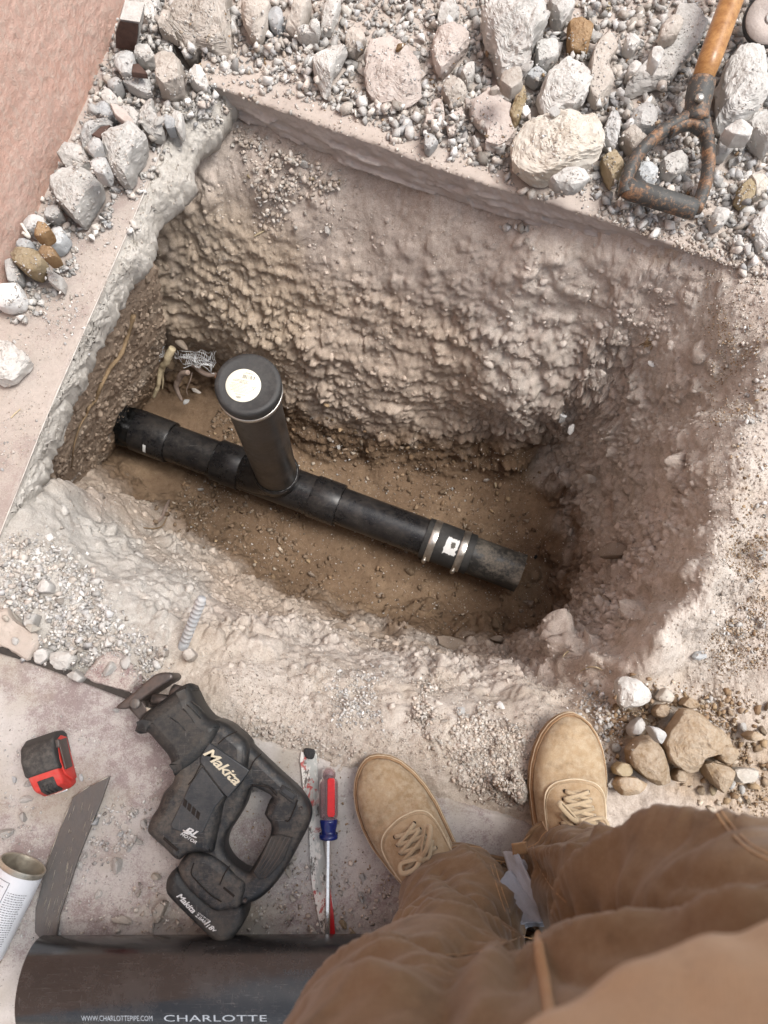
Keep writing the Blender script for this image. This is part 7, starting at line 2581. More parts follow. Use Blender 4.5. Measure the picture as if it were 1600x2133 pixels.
# ------------------------------------------------------------------ flat steel bar
T_out = [(905, 618), (832, 832), (742, 1050), (642, 1300), (572, 1520), (492, 1760), (462, 1965), (340, 1975), (284, 1905), (290, 1720), (330, 1560), (378, 1350), (480, 1080), (578, 850), (600, 790), (740, 700)]
lp = [(p.x, p.y) for p in ats(zp('T', T_out), .018)]
me = outline_solid('steel_bar', [lp], .012, .0175, .0012, MT['bar_scraped'])
c = at(*zp('T', [(560, 1250)])[0], .008)
me.transform(Matrix.Translation(-c))
o = link('steel_bar', me)
o.location = c
tag(o, 'flat dark grey steel bar with an angled tip, right of the tin can', 'steel bar')
rr = random.Random(21)
scr = []
for k in range(46):
    t = rr.random()
    xl = np.interp(t, [0, 1], [600, 320]) + rr.uniform(0, 1) * np.interp(t, [0, 1], [230, 150])
    yl = np.interp(t, [0, 1], [830, 1850])
    ln = rr.uniform(15, 110)
    a, b = at(*zp('T', [(xl, yl)])[0], .0176), at(*zp('T', [(xl - ln * .28, yl + ln)])[0], .0176)
    scr.append(tube([a, a.lerp(b, .5) + Vector((rr.uniform(-.0006, .0006), 0, 0)), b], rr.uniform(.00018, .0004), 4, True, .4))
for a, b in (((590, 800), (740, 700)), ((745, 698), (900, 622)), ((582, 850), (485, 1080)), ((478, 1090), (385, 1350)), ((470, 1240), (410, 1400))):
    a, b = at(*zp('T', [a])[0], .0172), at(*zp('T', [b])[0], .0172)
    scr.append(tube([a, b], .0006, 4, True, .6))
V, F = merge(*scr)
s_o = add('scratches', V, F, MT['can_metal'], o, True)

# ------------------------------------------------------------------ empty tin can on its side
CR = .0330
ca = at(*zp('T', [(196, 1338)])[0], .0435)
cdir = (at(150, 1700, .036) - at(100, 1840, .036))
cdir = Vector((.40, .90, .025)).normalized()
can = thing('tin_can', 'open white-labelled tin can lying on its side at the left edge', 'tin can', tuple(ca - Vector((0, 0, .036))))
L_ = .135
c1 = ca - cdir * L_
V, F = lathe(c1, ca, [(0, CR - .002), (.001, CR + .0008), (.004, CR + .0008), (.005, CR), (L_ - .006, CR), (L_ - .005, CR + .0006), (L_ - .001, CR + .0012), (L_, CR + .0002), (L_ - .001, CR - .0016), (L_ - .004, CR - .002), (.004, CR - .002), (.003, .001)], 56, True, True)
o = add('can_body', V, F, MT['can_metal'], can, True)
set_sharp(o.data, 40)
V, F = lathe(c1 + cdir * .008, c1 + cdir * (L_ - .008), [(0, CR + .0004), (L_ - .016, CR + .0004)], 56, False, False)
lbl = add('paper_label', V, F, MT['can'], can, True)
ux, wx, _ = basis(cdir)


def can_pt(s, a, r=CR + .0010):
    """s metres from the open rim, angle from straight up towards +x"""
    up_ = (Vector((0, 0, 1)) - cdir * cdir.z).normalized()
    sd_ = cdir.cross(up_).normalized()
    if sd_.x < 0:
        sd_ = -sd_
    return ca - cdir * s + (up_ * math.cos(a) + sd_ * math.sin(a)) * r


def can_strip(s, a0, a1, w, along_=False):
    if along_:
        pts = [can_pt(s + (w * t), a0) for t in np.linspace(0, 1, 8)]
        return tube(pts, .0005, 4)
    pts = [can_pt(s, a0 + (a1 - a0) * t) for t in np.linspace(0, 1, 10)]
    return tube(pts, w, 4)


pr = [can_strip(.018, -.9, .15, .0004), can_strip(.018, .15, .15, .060, True)]
rr = random.Random(3)
for k in range(26):
    s = .030 + k * .0033
    a = .25
    while a < 1.05:
        w = rr.uniform(.04, .12)
        pr.append(can_strip(s + .045 * 0, a, min(a + w, 1.1), .00042))
        a += w + .035
for k in range(4):
    s = .026 + k * .006
    a = -.75
    while a < -.05:
        w = rr.uniform(.05, .12)
        pr.append(can_strip(s, a, min(a + w, 0), .0005))
        a += w + .04
V, F = merge(*pr)
add('print', V, F, MT['can_ink'], lbl, True, False)


def wrap_text(body_, s_line, a0, a1, h, mat, parent):
    """printed word running round the can, read from its open end"""
    me = text_mesh(body_, mat)
    n = len(me.vertices)
    co = np.zeros(n * 3, np.float32)
    me.vertices.foreach_get('co', co)
    co = co.reshape(-1, 3)
    X = (co[:, 0] - co[:, 0].min()) / np.ptp(co[:, 0])
    Y = co[:, 1] / .72 * h
    out = np.array([tuple(can_pt(s_line + y, a1 + (a0 - a1) * x, CR + .0011)) for x, y in zip(X, Y)], np.float32)
    me.vertices.foreach_set('co', out.ravel())
    me.update()
    link('lettering', me, parent, True)


wrap_text('DANGER', .056, -.75, -.05, .0045, MT['can_ink'], lbl)

# ------------------------------------------------------------------ big black pipe along the bottom
pa, pb = at(72, 2050, .062), at(800, 2047, .062)
pd = (pb - pa).normalized()
RB = .0600
pend = pa + pd * 1.6
bigp = thing('plastic_pipe', 'thick new black plastic pipe lying across the bottom of the picture', 'pipe', (pa.x + .4, pa.y, 0))
V, F = lathe(pa, pend, [(.004, RB - .0055), (0, RB - .0045), (.0005, RB - .001), (.002, RB), (.3, RB), (.7, RB), (1.1, RB), (1.6, RB)], 96, False, True)
V2, F2 = lathe(pa + pd * .004, pa + pd * .5, [(0, RB - .0055), (.496, RB - .0055)], 96, False, False)
V, F = merge((V, F), (V2, [f[::-1] for f in F2]))
o = add('pipe_wall', V, F, MT['bigpipe'], bigp, True)
set_sharp(o.data, 40)


def pipe_text(body_, px0, px1, py, h, mat, flip=False, spacing=1.0):
    me = text_mesh(body_, mat, 1, 0, 0, 0, spacing)
    n = len(me.vertices)
    co = np.zeros(n * 3, np.float32)
    me.vertices.foreach_get('co', co)
    co = co.reshape(-1, 3)
    X = (co[:, 0] - co[:, 0].min()) / np.ptp(co[:, 0])
    Y = co[:, 1] / .72 * h
    # where the line of sight meets the pipe
    def hit(px, py):
        o_ = Vector((0, 0, H_CAM)) - pa
        d_ = ray(px, py)
        o2, d2 = o_ - pd * o_.dot(pd), d_ - pd * d_.dot(pd)
        a_, b_, c_ = d2.dot(d2), 2 * o2.dot(d2), o2.dot(o2) - RB * RB
        disc_ = b_ * b_ - 4 * a_ * c_
        if disc_ < 0:
            disc_ = 0
        q = o_ + d_ * ((-b_ - math.sqrt(disc_)) / (2 * a_))
        sdv = Vector((-pd.y, pd.x, 0))
        return q.dot(pd), math.atan2(q.dot(sdv), q.z)
    sa, aa = hit(px0, py)
    sb_, ab = hit(px1, py)
    sdv = Vector((-pd.y, pd.x, 0))
    out = []
    for x, y in zip(X, Y):
        s_ = sa + (sb_ - sa) * x
        a_ = aa + (ab - aa) * x + (y if not flip else -y) / RB
        out.append(tuple(pa + pd * s_ + (Vector((0, 0, 1)) * math.cos(a_) + sdv * math.sin(a_)) * (RB + .0004)))
    me.vertices.foreach_set('co', np.array(out, np.float32).ravel())
    me.update()
    link('lettering', me, bigp, True)


pipe_text('WWW.CHARLOTTEPIPE.COM', 170, 318, 2126, .0080, MT['pipe_ink'])
pipe_text('CHARLOTTE', 342, 556, 2127, .0098, MT['pipe_ink'], False, 1.05)
pipe_text('CHARLOTTEPIPE', 700, 590, 2020, .0062, MT['faint_ink'], True)

# ------------------------------------------------------------------ paint-splashed blade and screwdriver
K_out = [(128, 168), (165, 180), (185, 235), (245, 240), (262, 180), (285, 190), (290, 330), (305, 560), (325, 800), (352, 1100), (378, 1300), (412, 1480), (450, 1700), (460, 1900), (455, 2060), (350, 2060), (318, 1900), (275, 1700), (238, 1500), (218, 1300), (212, 1100), (205, 900), (150, 560), (130, 340), (118, 260)]
lp = [(p.x, p.y) for p in ats(zp('K', K_out), .0105)]
pbt = thing('paint_scraper_blade', 'long tapered blade splashed with white, black and red paint, under the screwdriver', 'paint blade', tuple(at(660, 1750, .0075)))
link('blade', outline_solid('blade', [lp], .0085, .0108, .0005, MT['paintblade']), pbt, True)
lp2 = [(p.x, p.y) for p in ats(zp('K', [(160, 140), (205, 135), (262, 150), (268, 190), (245, 240), (190, 236), (158, 190)]), .012)]
link('worn_end', outline_solid('worn_end', [[tuple(q) for q in smooth_loop(lp2, 30)]], .0085, .0135, .0012, MT['tar']), pbt, True)
lp3 = [(p.x, p.y) for p in ats(zp('K', [(412, 1490), (432, 1640), (450, 1760), (465, 1960), (458, 2060), (402, 2060), (408, 1900), (406, 1700)]), .0112)]
link('red_paint', outline_solid('red_paint', [lp3], .0107, .0116, .0003, MT['driver_red']), pbt, True)

ha, hb, hc = at(*zp('K', [(402, 322)])[0], .029), at(*zp('K', [(402, 838)])[0], .028), at(*zp('K', [(400, 1036)])[0], .027)
sdv = (hc - ha).normalized()
drv = thing('screwdriver', 'screwdriver with a clear and red handle and dark blue collar, beside the left shoe', 'screwdriver', tuple(ha - Vector((0, 0, .018))))
Lh = (hb - ha).length
R0 = .0150
flute = lambda t, a: 1 - .045 * (0.5 + 0.5 * math.cos(6 * a)) * (1 if .018 < t < Lh - .004 else 0)
V, F = lathe(ha, hb, [(0, .004), (.003, .0085), (.008, .0108), (.013, .0108), (.016, .0098), (.0185, .0135), (.022, R0), (.04, R0), (.06, R0), (Lh - .008, R0), (Lh - .002, R0 * .92), (Lh, R0 * .8)], 48, wob=flute)
add('handle', V, F, MT['clear'], drv, True)
V, F = lathe(ha + sdv * .010, hb, [(0, .006), (.003, .0088), (Lh - .012, .0088)], 20)
add('core', V, F, MT['riser'], drv, True)
lp = [(p.x, p.y) for p in ats(zp('K', [(390, 450), (405, 432), (450, 432), (462, 450), (462, 790), (450, 815), (400, 815), (388, 790)]), .044)]
link('red_insert', outline_solid('red_insert', [lp], .0395, .0442, .0008, MT['driver_red']), drv, True)
Lc = (hc - hb).length
V, F = lathe(hb - sdv * .001, hc, [(0, .0125), (.003, .0135), (.008, .0132), (.016, .0112), (.024, .0112), (Lc - .008, .0138), (Lc - .002, .0142), (Lc, .0135), (Lc + .001, .004)], 32)
add('collar', V, F, MT['driver_blue'], drv, True)
he = at(*zp('K', [(385, 2080)])[0], .016)
V, F = lathe(hc, hc + (he - hc) + sdv * .03, [(0, .0036), ((he - hc).length, .0036), ((he - hc).length + .03, .0036)], 6)
add('shank', V, F, MT['chrome'], drv, True, False)

# ------------------------------------------------------------------ the person taking the photograph: shoes, trousers, jacket, body
ankL, ankR = Vector((.100, -.312, .085)), Vector((.283, -.272, .085))
kneeL, kneeR = Vector((.062, -.318, .46)), Vector((.260, -.235, .46))
hipL, hipR = Vector((.060, -.290, .82)), Vector((.235, -.208, .82))
pel = (hipL + hipR) / 2 + Vector((0, 0, .04))
lat = (hipR - hipL)
lat.z = 0
lat.normalize()
fwd = Vector((-lat.y, lat.x, 0))
chest = pel + Vector((.01, -.035, .36))
neck = chest + Vector((0, .0, .17))
head = neck + Vector((0, .03, .10)) + fwd * .03
shL, shR = chest + Vector((0, 0, .09)) - lat * .18, chest + Vector((0, 0, .09)) + lat * .18
elL, elR = shL + Vector((0, 0, -.27)) - lat * .06 + fwd * .0, shR + Vector((0, 0, -.27)) + lat * .06 - fwd * .02
wrL, wrR = Vector((-.115, -.055, 1.27)), Vector((.125, -.045, 1.27))


def skin_body():
    names = {}
    V, E, R = [], [], []

    def nd(k, p, r, par=None):
        names[k] = len(V)
        V.append(tuple(p))
        R.append(r)
        if par is not None:
            E.append((names[par], names[k]))
    nd('pel', pel, .095)
    nd('belly', pel.lerp(chest, .45), .098, 'pel')
    nd('chest', chest, .105, 'belly')
    nd('ub', chest + Vector((0, 0, .09)), .085, 'chest')
    nd('neck', neck, .052, 'ub')
    nd('h0', head + Vector((0, 0, -.04)), .062, 'neck')
    nd('h1', head + Vector((0, 0, .04)), .080, 'h0')
    nd('h2', head + Vector((0, 0, .10)), .066, 'h1')
    for s, hip, knee, ank, toe in (('l', hipL, kneeL, ankL, Vector((.018, -.155, .04))), ('r', hipR, kneeR, ankR, Vector((.281, -.09, .04)))):
        nd('hip' + s, hip, .072, 'pel')
        nd('th' + s, hip.lerp(knee, .5), .066, 'hip' + s)
        nd('kn' + s, knee, .050, 'th' + s)
        nd('ca' + s, knee.lerp(ank, .4), .046, 'kn' + s)
        nd('an' + s, ank, .032, 'ca' + s)
        nd('ft' + s, ank.lerp(toe, .5) + Vector((0, 0, -.02)), .028, 'an' + s)
    for s, sh, el, wr in (('l', shL, elL, wrL), ('r', shR, elR, wrR)):
        nd('sh' + s, sh, .055, 'ub')
        nd('ua' + s, sh.lerp(el, .5), .045, 'sh' + s)
        nd('el' + s, el, .038, 'ua' + s)
        nd('fa' + s, el.lerp(wr, .5), .036, 'el' + s)
        nd('wr' + s, wr, .024, 'fa' + s)
        hd = (Vector((0, -.02, 1.30)) - wr).normalized()
        nd('pa' + s, wr + hd * .035, .026, 'wr' + s)
    me = bpy.data.meshes.new('person')
    me.from_pydata(V, E, [])
    o = bpy.data.objects.new('tmp', me)
    COL.objects.link(o)
    sk = o.modifiers.new('skin', 'SKIN')
    for i, r in enumerate(R):
        me.skin_vertices[0].data[i].radius = (r, r)
    me.skin_vertices[0].data[0].use_root = True
    sb_ = o.modifiers.new('sub', 'SUBSURF')
    sb_.levels = sb_.render_levels = 2
    out = eval_to_mesh(o)
    bpy.data.objects.remove(o)
    out.materials.clear()
    out.materials.append(MT['skin'])
    out.polygons.foreach_set('use_smooth', np.ones(len(out.polygons), dtype=bool))
    out.name = 'person'
    return out


pc = Vector((.17, -.25, 0))
pme = skin_body()
pme.transform(Matrix.Translation(-pc))
person = link('person', pme)
person.location = pc
tag(person, 'person in tan work trousers and dusty tan lace-up shoes standing at the hole edge', 'person')
# hands: palm with fingers round an (unseen) phone edge
for s, wr in ((-1, wrL), (1, wrR)):
    hd = (Vector((0, -.02, 1.30)) - wr).normalized()
    palm = wr + hd * .045
    fs = []
    for k in range(4):
        b = palm + Vector((0, -.012 * 0, -.026 + .017 * k)) + hd * .02
        m1 = b + hd * (.026 - .003 * abs(k - 1.5)) + Vector((0, .010, 0))
        m2 = m1 + Vector((s * .004, .0, 0)) + hd * .012 + Vector((0, -.016, 0))
        fs.append(tube(spline([palm + hd * .0, b, m1, m2], 12), list(np.linspace(.0092, .0068, 12)), 10))
    b = palm + Vector((0, -.012, .02))
    fs.append(tube(spline([palm, b, b + hd * .025 + Vector((0, -.012, .012))], 10), list(np.linspace(.0105, .0075, 10)), 10))
    V, F = merge(*fs)
    add('fingers', V, F, MT['skin'], person, True)
# hair, ears, nose, eyes, mouth
hc_ = head + Vector((0, 0, .05))
fd_ = (fwd + Vector((0, 0, -.55))).normalized()


def ball(c, r, sx=1, sy=1, sz=1, n=20, m=12, keep=None):
    V, F = [], []
    for i in range(m + 1):
        for k in range(n):
            a, b = math.pi * i / m, 2 * math.pi * k / n
            V.append(Vector(c) + Vector((r * sx * math.sin(a) * math.cos(b), r * sy * math.sin(a) * math.sin(b), r * sz * math.cos(a))))
    for i in range(m):
        for k in range(n):
            f = (i * n + k, (i + 1) * n + k, (i + 1) * n + (k + 1) % n, i * n + (k + 1) % n)
            if keep is None or all(keep(V[q]) for q in f):
                F.append(f)
    return V, F


V, F = ball(hc_ - fwd * .012 + Vector((0, 0, .02)), .095, 1, 1.05, 1.02, 28, 16, lambda p: (p - hc_).dot(fwd) < .045 and p.z > hc_.z - .05 or p.z > hc_.z + .06)
add('hair', V, F, MT['hair'], person, True)
for s in (-1, 1):
    V, F = ball(hc_ + lat * (.080 * s) - Vector((0, 0, .02)), .022, .35, .8, 1.2, 12, 8)
    add('ear', V, F, MT['skin'], person, True)
    V, F = ball(hc_ + fwd * .072 + lat * (.030 * s) + Vector((0, 0, -.005)), .012, 1, 1, .8, 12, 8)
    add('eye', V, F, MT['white_label'], person, True)
V, F = ball(hc_ + fwd * .086 - Vector((0, 0, .035)), .016, .8, 1.1, 1.5, 12, 8)
add('nose', V, F, MT['skin'], person, True)
V, F = ball(hc_ + fwd * .072 - Vector((0, 0, .072)), .022, 1.1, .5, .3, 12, 8)
add('mouth', V, F, MT['driver_red'], person, True)


# ---- trousers
def ring_loft(rings, n=44):
    """rings: (centre, ux, uy, rx, ry)"""
    V, F = [], []
    for c, ux_, uy_, rx, ry in rings:
        for k in range(n):
            a = 2 * math.pi * k / n
            V.append(Vector(c) + ux_ * (rx * math.cos(a)) + uy_ * (ry * math.sin(a)))
    for i in range(len(rings) - 1):
        for k in range(n):
            F.append((i * n + k, i * n + (k + 1) % n, (i + 1) * n + (k + 1) % n, (i + 1) * n + k))
    F.append(tuple(range(n))[::-1])
    F.append(tuple((len(rings) - 1) * n + k for k in range(n)))
    return V, F


X_, Y_ = Vector((1, 0, 0)), Vector((0, 1, 0))


def leg(keys):
    zs_ = [k[0] for k in keys]
    out = []
    for z in np.linspace(zs_[0], zs_[-1], 26):
        cx = np.interp(z, zs_, [k[1] for k in keys])
        cy = np.interp(z, zs_, [k[2] for k in keys])
        rx = np.interp(z, zs_, [k[3] for k in keys])
        ry = np.interp(z, zs_, [k[4] for k in keys])
        out.append((Vector((cx, cy, z)), lat, fwd, rx, ry))
    return ring_loft(out)


legL = [(.045, .116, -.318, .074, .080), (.12, .104, -.314, .070, .074), (.25, .086, -.314, .068, .072), (.40, .060, -.316, .078, .080), (.52, .040, -.304, .094, .090),
        (.64, .024, -.290, .110, .099), (.76, .024, -.276, .122, .105), (.86, .060, -.268, .115, .105)]
legR = [(.060, .274, -.280, .068, .080), (.13, .272, -.272, .068, .074), (.25, .266, -.258, .069, .074), (.40, .260, -.240, .077, .080), (.52, .257, -.224, .088, .090),
        (.64, .252, -.213, .100, .100), (.76, .244, -.208, .110, .108), (.86, .224, -.208, .108, .105)]
P1 = ring_loft([(Vector((.152, -.246, z)), lat, fwd, rx, ry) for z, rx, ry in ((.66, .06, .06), (.70, .12, .088), (.76, .165, .100), (.84, .180, .108), (.92, .178, .110), (1.0, .168, .105), (1.04, .165, .102))])
V, F = merge(leg(legL), leg(legR), P1)
tmpm = new_mesh('tmp', V, F, None)
tmp = bpy.data.objects.new('tmp', tmpm)
COL.objects.link(tmp)
r_ = tmp.modifiers.new('remesh', 'REMESH')
r_.mode = 'VOXEL'
r_.voxel_size = .0052
sm = tmp.modifiers.new('smooth', 'SMOOTH')
sm.factor = .5
sm.iterations = 14
tm = eval_to_mesh(tmp)
bpy.data.objects.remove(tmp)
nvt = len(tm.vertices)
co = np.zeros(nvt * 3, np.float32)
tm.vertices.foreach_get('co', co)
co = co.reshape(-1, 3)
no = np.zeros(nvt * 3, np.float32)
tm.vertices.foreach_get('normal', no)
no = no.reshape(-1, 3)
la, fw = np.array(lat), np.array(fwd)
pl, pf = co @ la, co @ fw


def ridge(p, seed, o=2):
    return 1 - 2.0 * billow(p, o, seed, .45)


zc_ = co[:, 2]
# hips and thighs: long folds fanning sideways from the crotch; shins: slanting drapes; hems: crumpled
cx_, cz_ = float(np.array([.09, -.15, 0]) @ la), .74
ang = np.arctan2(zc_ - cz_ + .35 * (pf - pf.mean()), np.abs(pl - cx_) + .04)
rad = np.hypot(zc_ - cz_, pl - cx_)
thigh = ridge(np.column_stack([rad * 3.2, ang * 3.0 + np.sign(pl - cx_) * 5, pf * 4]), 501, 2)
thigh2 = ridge(np.column_stack([pl * 2.6, (zc_ * .8 - pf) * 12, pf * 2]), 502, 1)
side = np.where(pl - .16 > 0, 1.0, -1.0)
shin = ridge(np.column_stack([pl * 9 + zc_ * 6 * side, zc_ * 13 - pl * 5 * side, pf * 8]), 503)
wt = sstep(.42, .62, zc_)
hemw = sstep(.24, .08, zc_)
crum = ridge(np.column_stack([co[:, 0] * 10, co[:, 1] * 10, zc_ * 30]), 504)
disp = wt * (.0090 * thigh + .0060 * thigh2) + (1 - wt) * (.0105 * shin) + hemw * .010 * crum + .004 * fbm(co * 14, 3, 505) + .0012 * fbm(co * 60, 3, 506)
# gathered bulge above each knee
disp += .008 * np.exp(-((zc_ - .56) / .07) ** 2) * sstep(-.05, .08, (co - np.array([.15, -.23, 0])) @ fw)
TB0 = BVHTree.FromPolygons([tuple(v) for v in co], [tuple(p.vertices) for p in tm.polygons])
FOLDS = [([(1285, 1690), (1230, 1760), (1180, 1830), (1140, 1890)], .013, -.013), ([(1640, 1858), (1480, 1880), (1350, 1905), (1230, 1935), (1130, 1965)], .013, -.017),
         ([(1640, 1690), (1450, 1705), (1340, 1740), (1270, 1800), (1210, 1880)], .012, -.012), ([(1640, 1765), (1450, 1765), (1340, 1790), (1260, 1850), (1190, 1910)], .017, .015),
         ([(1640, 1930), (1450, 1945), (1300, 1985), (1160, 2020)], .015, .011), ([(1330, 1650), (1310, 1700), (1260, 1770)], .012, .011),
         ([(860, 1888), (960, 1905), (1060, 1925), (1110, 1950)], .012, -.018), ([(770, 1918), (880, 1930), (1000, 1955), (1090, 1965)], .014, .012),
         ([(840, 1980), (940, 1988), (1040, 1975), (1110, 1955)], .011, -.012), ([(920, 2150), (930, 2050), (960, 1995)], .013, -.010), ([(1000, 2150), (1010, 2060), (1040, 2010)], .012, .008),
         ([(700, 2040), (800, 2020), (900, 2030)], .014, -.008), ([(640, 2120), (760, 2080), (860, 2090)], .013, .008),
         ([(940, 1752), (990, 1830), (1060, 1910)], .010, .011), ([(905, 1812), (960, 1860), (1040, 1920)], .010, -.010), ([(1000, 1772), (1040, 1830), (1075, 1890)], .009, -.009),
         ([(1088, 1745), (1150, 1762), (1215, 1738), (1245, 1708)], .011, -.014), ([(1095, 1778), (1160, 1790), (1230, 1770)], .011, .010), ([(1112, 1802), (1160, 1840), (1180, 1900)], .010, -.009),
         ([(1640, 1812), (1500, 1826), (1380, 1852)], .010, -.007), ([(1420, 1660), (1520, 1690), (1640, 1720)], .010, .007)]
for line_, w_, a_ in FOLDS:
    P_ = []
    for p in spline([Vector((a, b, 0)) for a, b in line_], 22):
        h = TB0.ray_cast(Vector((0, 0, H_CAM)), ray(p.x, p.y))
        if h[0]:
            P_.append(tuple(h[0]))
    if len(P_) < 4:
        continue
    P_ = np.array(P_)
    dm_ = np.full(nvt, 9.0)
    for i, p in enumerate(P_):
        e = min(i, len(P_) - 1 - i) / len(P_)
        dm_ = np.minimum(dm_, np.linalg.norm(co - p, axis=1) + max(0, .16 - e) * .05)
    disp += 1.35 * a_ * np.exp(-(dm_ / w_) ** 1.6)
co2 = co + no * disp[:, None]
tm.vertices.foreach_set('co', co2.ravel())
tm.materials.clear()
tm.materials.append(MT['trouser'])
tm.polygons.foreach_set('use_smooth', np.ones(len(tm.polygons), dtype=bool))
tm.name = 'trousers'
TB = BVHTree.FromPolygons([tuple(v) for v in co2], [tuple(p.vertices) for p in tm.polygons])
trous = link('trousers', tm, person, True)


def on_cloth(px, py, off=.0015):
    d_ = ray(px, py)
    h = TB.ray_cast(Vector((0, 0, H_CAM)), d_)
    if h[0] is None:
        return None
    nn = h[1] if h[1].dot(d_) < 0 else -h[1]
    return h[0] + nn * off


def seam(pts, r, name='seam', mat='seam', flat=.6):
    P_ = [on_cloth(p.x, p.y, r * .2) for p in spline([Vector((a, b, 0)) for a, b in pts], 40)]
    P_ = [p for p in P_ if p]
    if len(P_) < 5:
        return
    A = np.array([tuple(p) for p in P_])
    for _ in range(4):
        A[1:-1] = .5 * A[1:-1] + .25 * (A[:-2] + A[2:])
    V, F = tube([Vector(a) for a in A], r, 8, True, flat)
    add(name, V, F, MT[mat], trous, True)


seam([(1120, 1938), (1126, 1990), (1134, 2040), (1142, 2090), (1150, 2160)], .0036)
seam([(1100, 1945), (1050, 1965), (990, 1985), (930, 1990)], .0008)
seam([(1030, 1800), (1045, 1850), (1062, 1900)], .0008)
seam([(1022, 1802), (1036, 1850), (1052, 1900)], .0008)
seam([(1110, 1760), (1120, 1800), (1150, 1850), (1180, 1880)], .0007)
seam([(1480, 1670), (1510, 1720), (1560, 1770), (1620, 1800)], .0008)
seam([(1490, 1668), (1522, 1716), (1570, 1762), (1630, 1790)], .0006)

# hems: turned band with stitching
for key, kk in (('l', legL), ('r', legR)):
    z, cx, cy, rx, ry = kk[0]
    pts, pts2 = [], []
    for a in np.linspace(0, 6.283, 64, endpoint=False):
        d_ = lat * math.cos(a) + fwd * math.sin(a)
        for zz_, lst in ((z + .012, pts), (z + .030, pts2)):
            h = TB.ray_cast(Vector((cx, cy, zz_)) + d_ * .3, -d_)
            lst.append(h[0] if h[0] else Vector((cx, cy, zz_)) + d_ * rx)
    V, F = tube(pts + pts[:1], .0042, 8, False)
    add('hem', V, F, MT['trouser'], trous, True)
    V, F = tube(pts2 + pts2[:1], .0010, 5, False)
    add('stitching', V, F, MT['seam'], trous, True)


# worn pale lining turned out between the cuffs
def flap(name, quad, zq, mat, n=16, m=10, amp=.008, seed=0, thick=.002):
    P_ = [at(q[0], q[1], z) for q, z in zip(quad, zq)]
    V, F = [], []
    for i in range(n):
        for j in range(m):
            u, v = i / (n - 1), j / (m - 1)
            p = P_[0] * (1 - u) * (1 - v) + P_[1] * (1 - u) * v + P_[2] * u * v + P_[3] * u * (1 - v)
            w = vnoise(np.array([[u * 2.2 + seed, v * 5, .5]]), seed)[0]
            V.append(p + Vector((0, 0, amp * float(w))))
    for i in range(n - 1):
        for j in range(m - 1):
            F.append((i * m + j, i * m + j + 1, (i + 1) * m + j + 1, (i + 1) * m + j))
    o = add(name, V, F, mat, trous, True)
    md_ = o.modifiers.new('solid', 'SOLIDIFY')
    md_.thickness = thick
    return o


flap('cuff_lining', [(1050, 1775), (1078, 1772), (1150, 1925), (1095, 1935)], [.10, .12, .20, .16], MT['denim'], seed=3)
flap('cuff_lining', [(1075, 1775), (1096, 1800), (1175, 1900), (1145, 1930)], [.09, .10, .15, .15], MT['denim'], seed=6)
flap('cuff_lining', [(1030, 1850), (1062, 1812), (1140, 1920), (1085, 1925)], [.16, .12, .19, .20], MT['denim'], seed=9)
flap('cuff_tab', [(1066, 1757), (1096, 1752), (1100, 1778), (1068, 1780)], [.125, .128, .125, .12], MT['seam'], 8, 6, .002, 4)

# ---- jacket: an open shell of cloth from hip to neck, with sleeves
jr = []
for z, rx, ry, sh in ((.93, .205, .150, .020), (.95, .207, .152, .020), (1.0, .205, .146, .014), (1.08, .200, .135, .0), (1.16, .205, .130, -.006), (1.24, .212, .128, -.012), (1.31, .205, .120, -.016), (1.36, .160, .10, -.018), (1.395, .085, .075, -.015)):
    c = Vector((.160, -.262, z)) + fwd * sh
    jr.append((c, lat, fwd, rx, ry))
V, F = ring_loft(jr, 72)
F = F[:-2]
me = new_mesh('jacket', V, F, MT['jacket'])
o = link('jacket', me, person, True)
sbm = o.modifiers.new('sub', 'SUBSURF')
sbm.levels = sbm.render_levels = 2
tx = bpy.data.textures.new('folds', 'CLOUDS')
tx.noise_scale = .06
dm = o.modifiers.new('folds', 'DISPLACE')
dm.texture = tx
dm.strength = .018
so = o.modifiers.new('solid', 'SOLIDIFY')
so.thickness = .003
for sh, el, wr in ((shL, elL, wrL), (shR, elR, wrR)):
    pts = spline([sh + Vector((0, 0, -.0)), sh.lerp(el, .5), el, el.lerp(wr, .5), el.lerp(wr, .88)], 24)
    V, F = tube(pts, list(np.linspace(.078, .046, 24)), 20)
    s_ = add('sleeve', V, F, MT['jacket'], o, True)


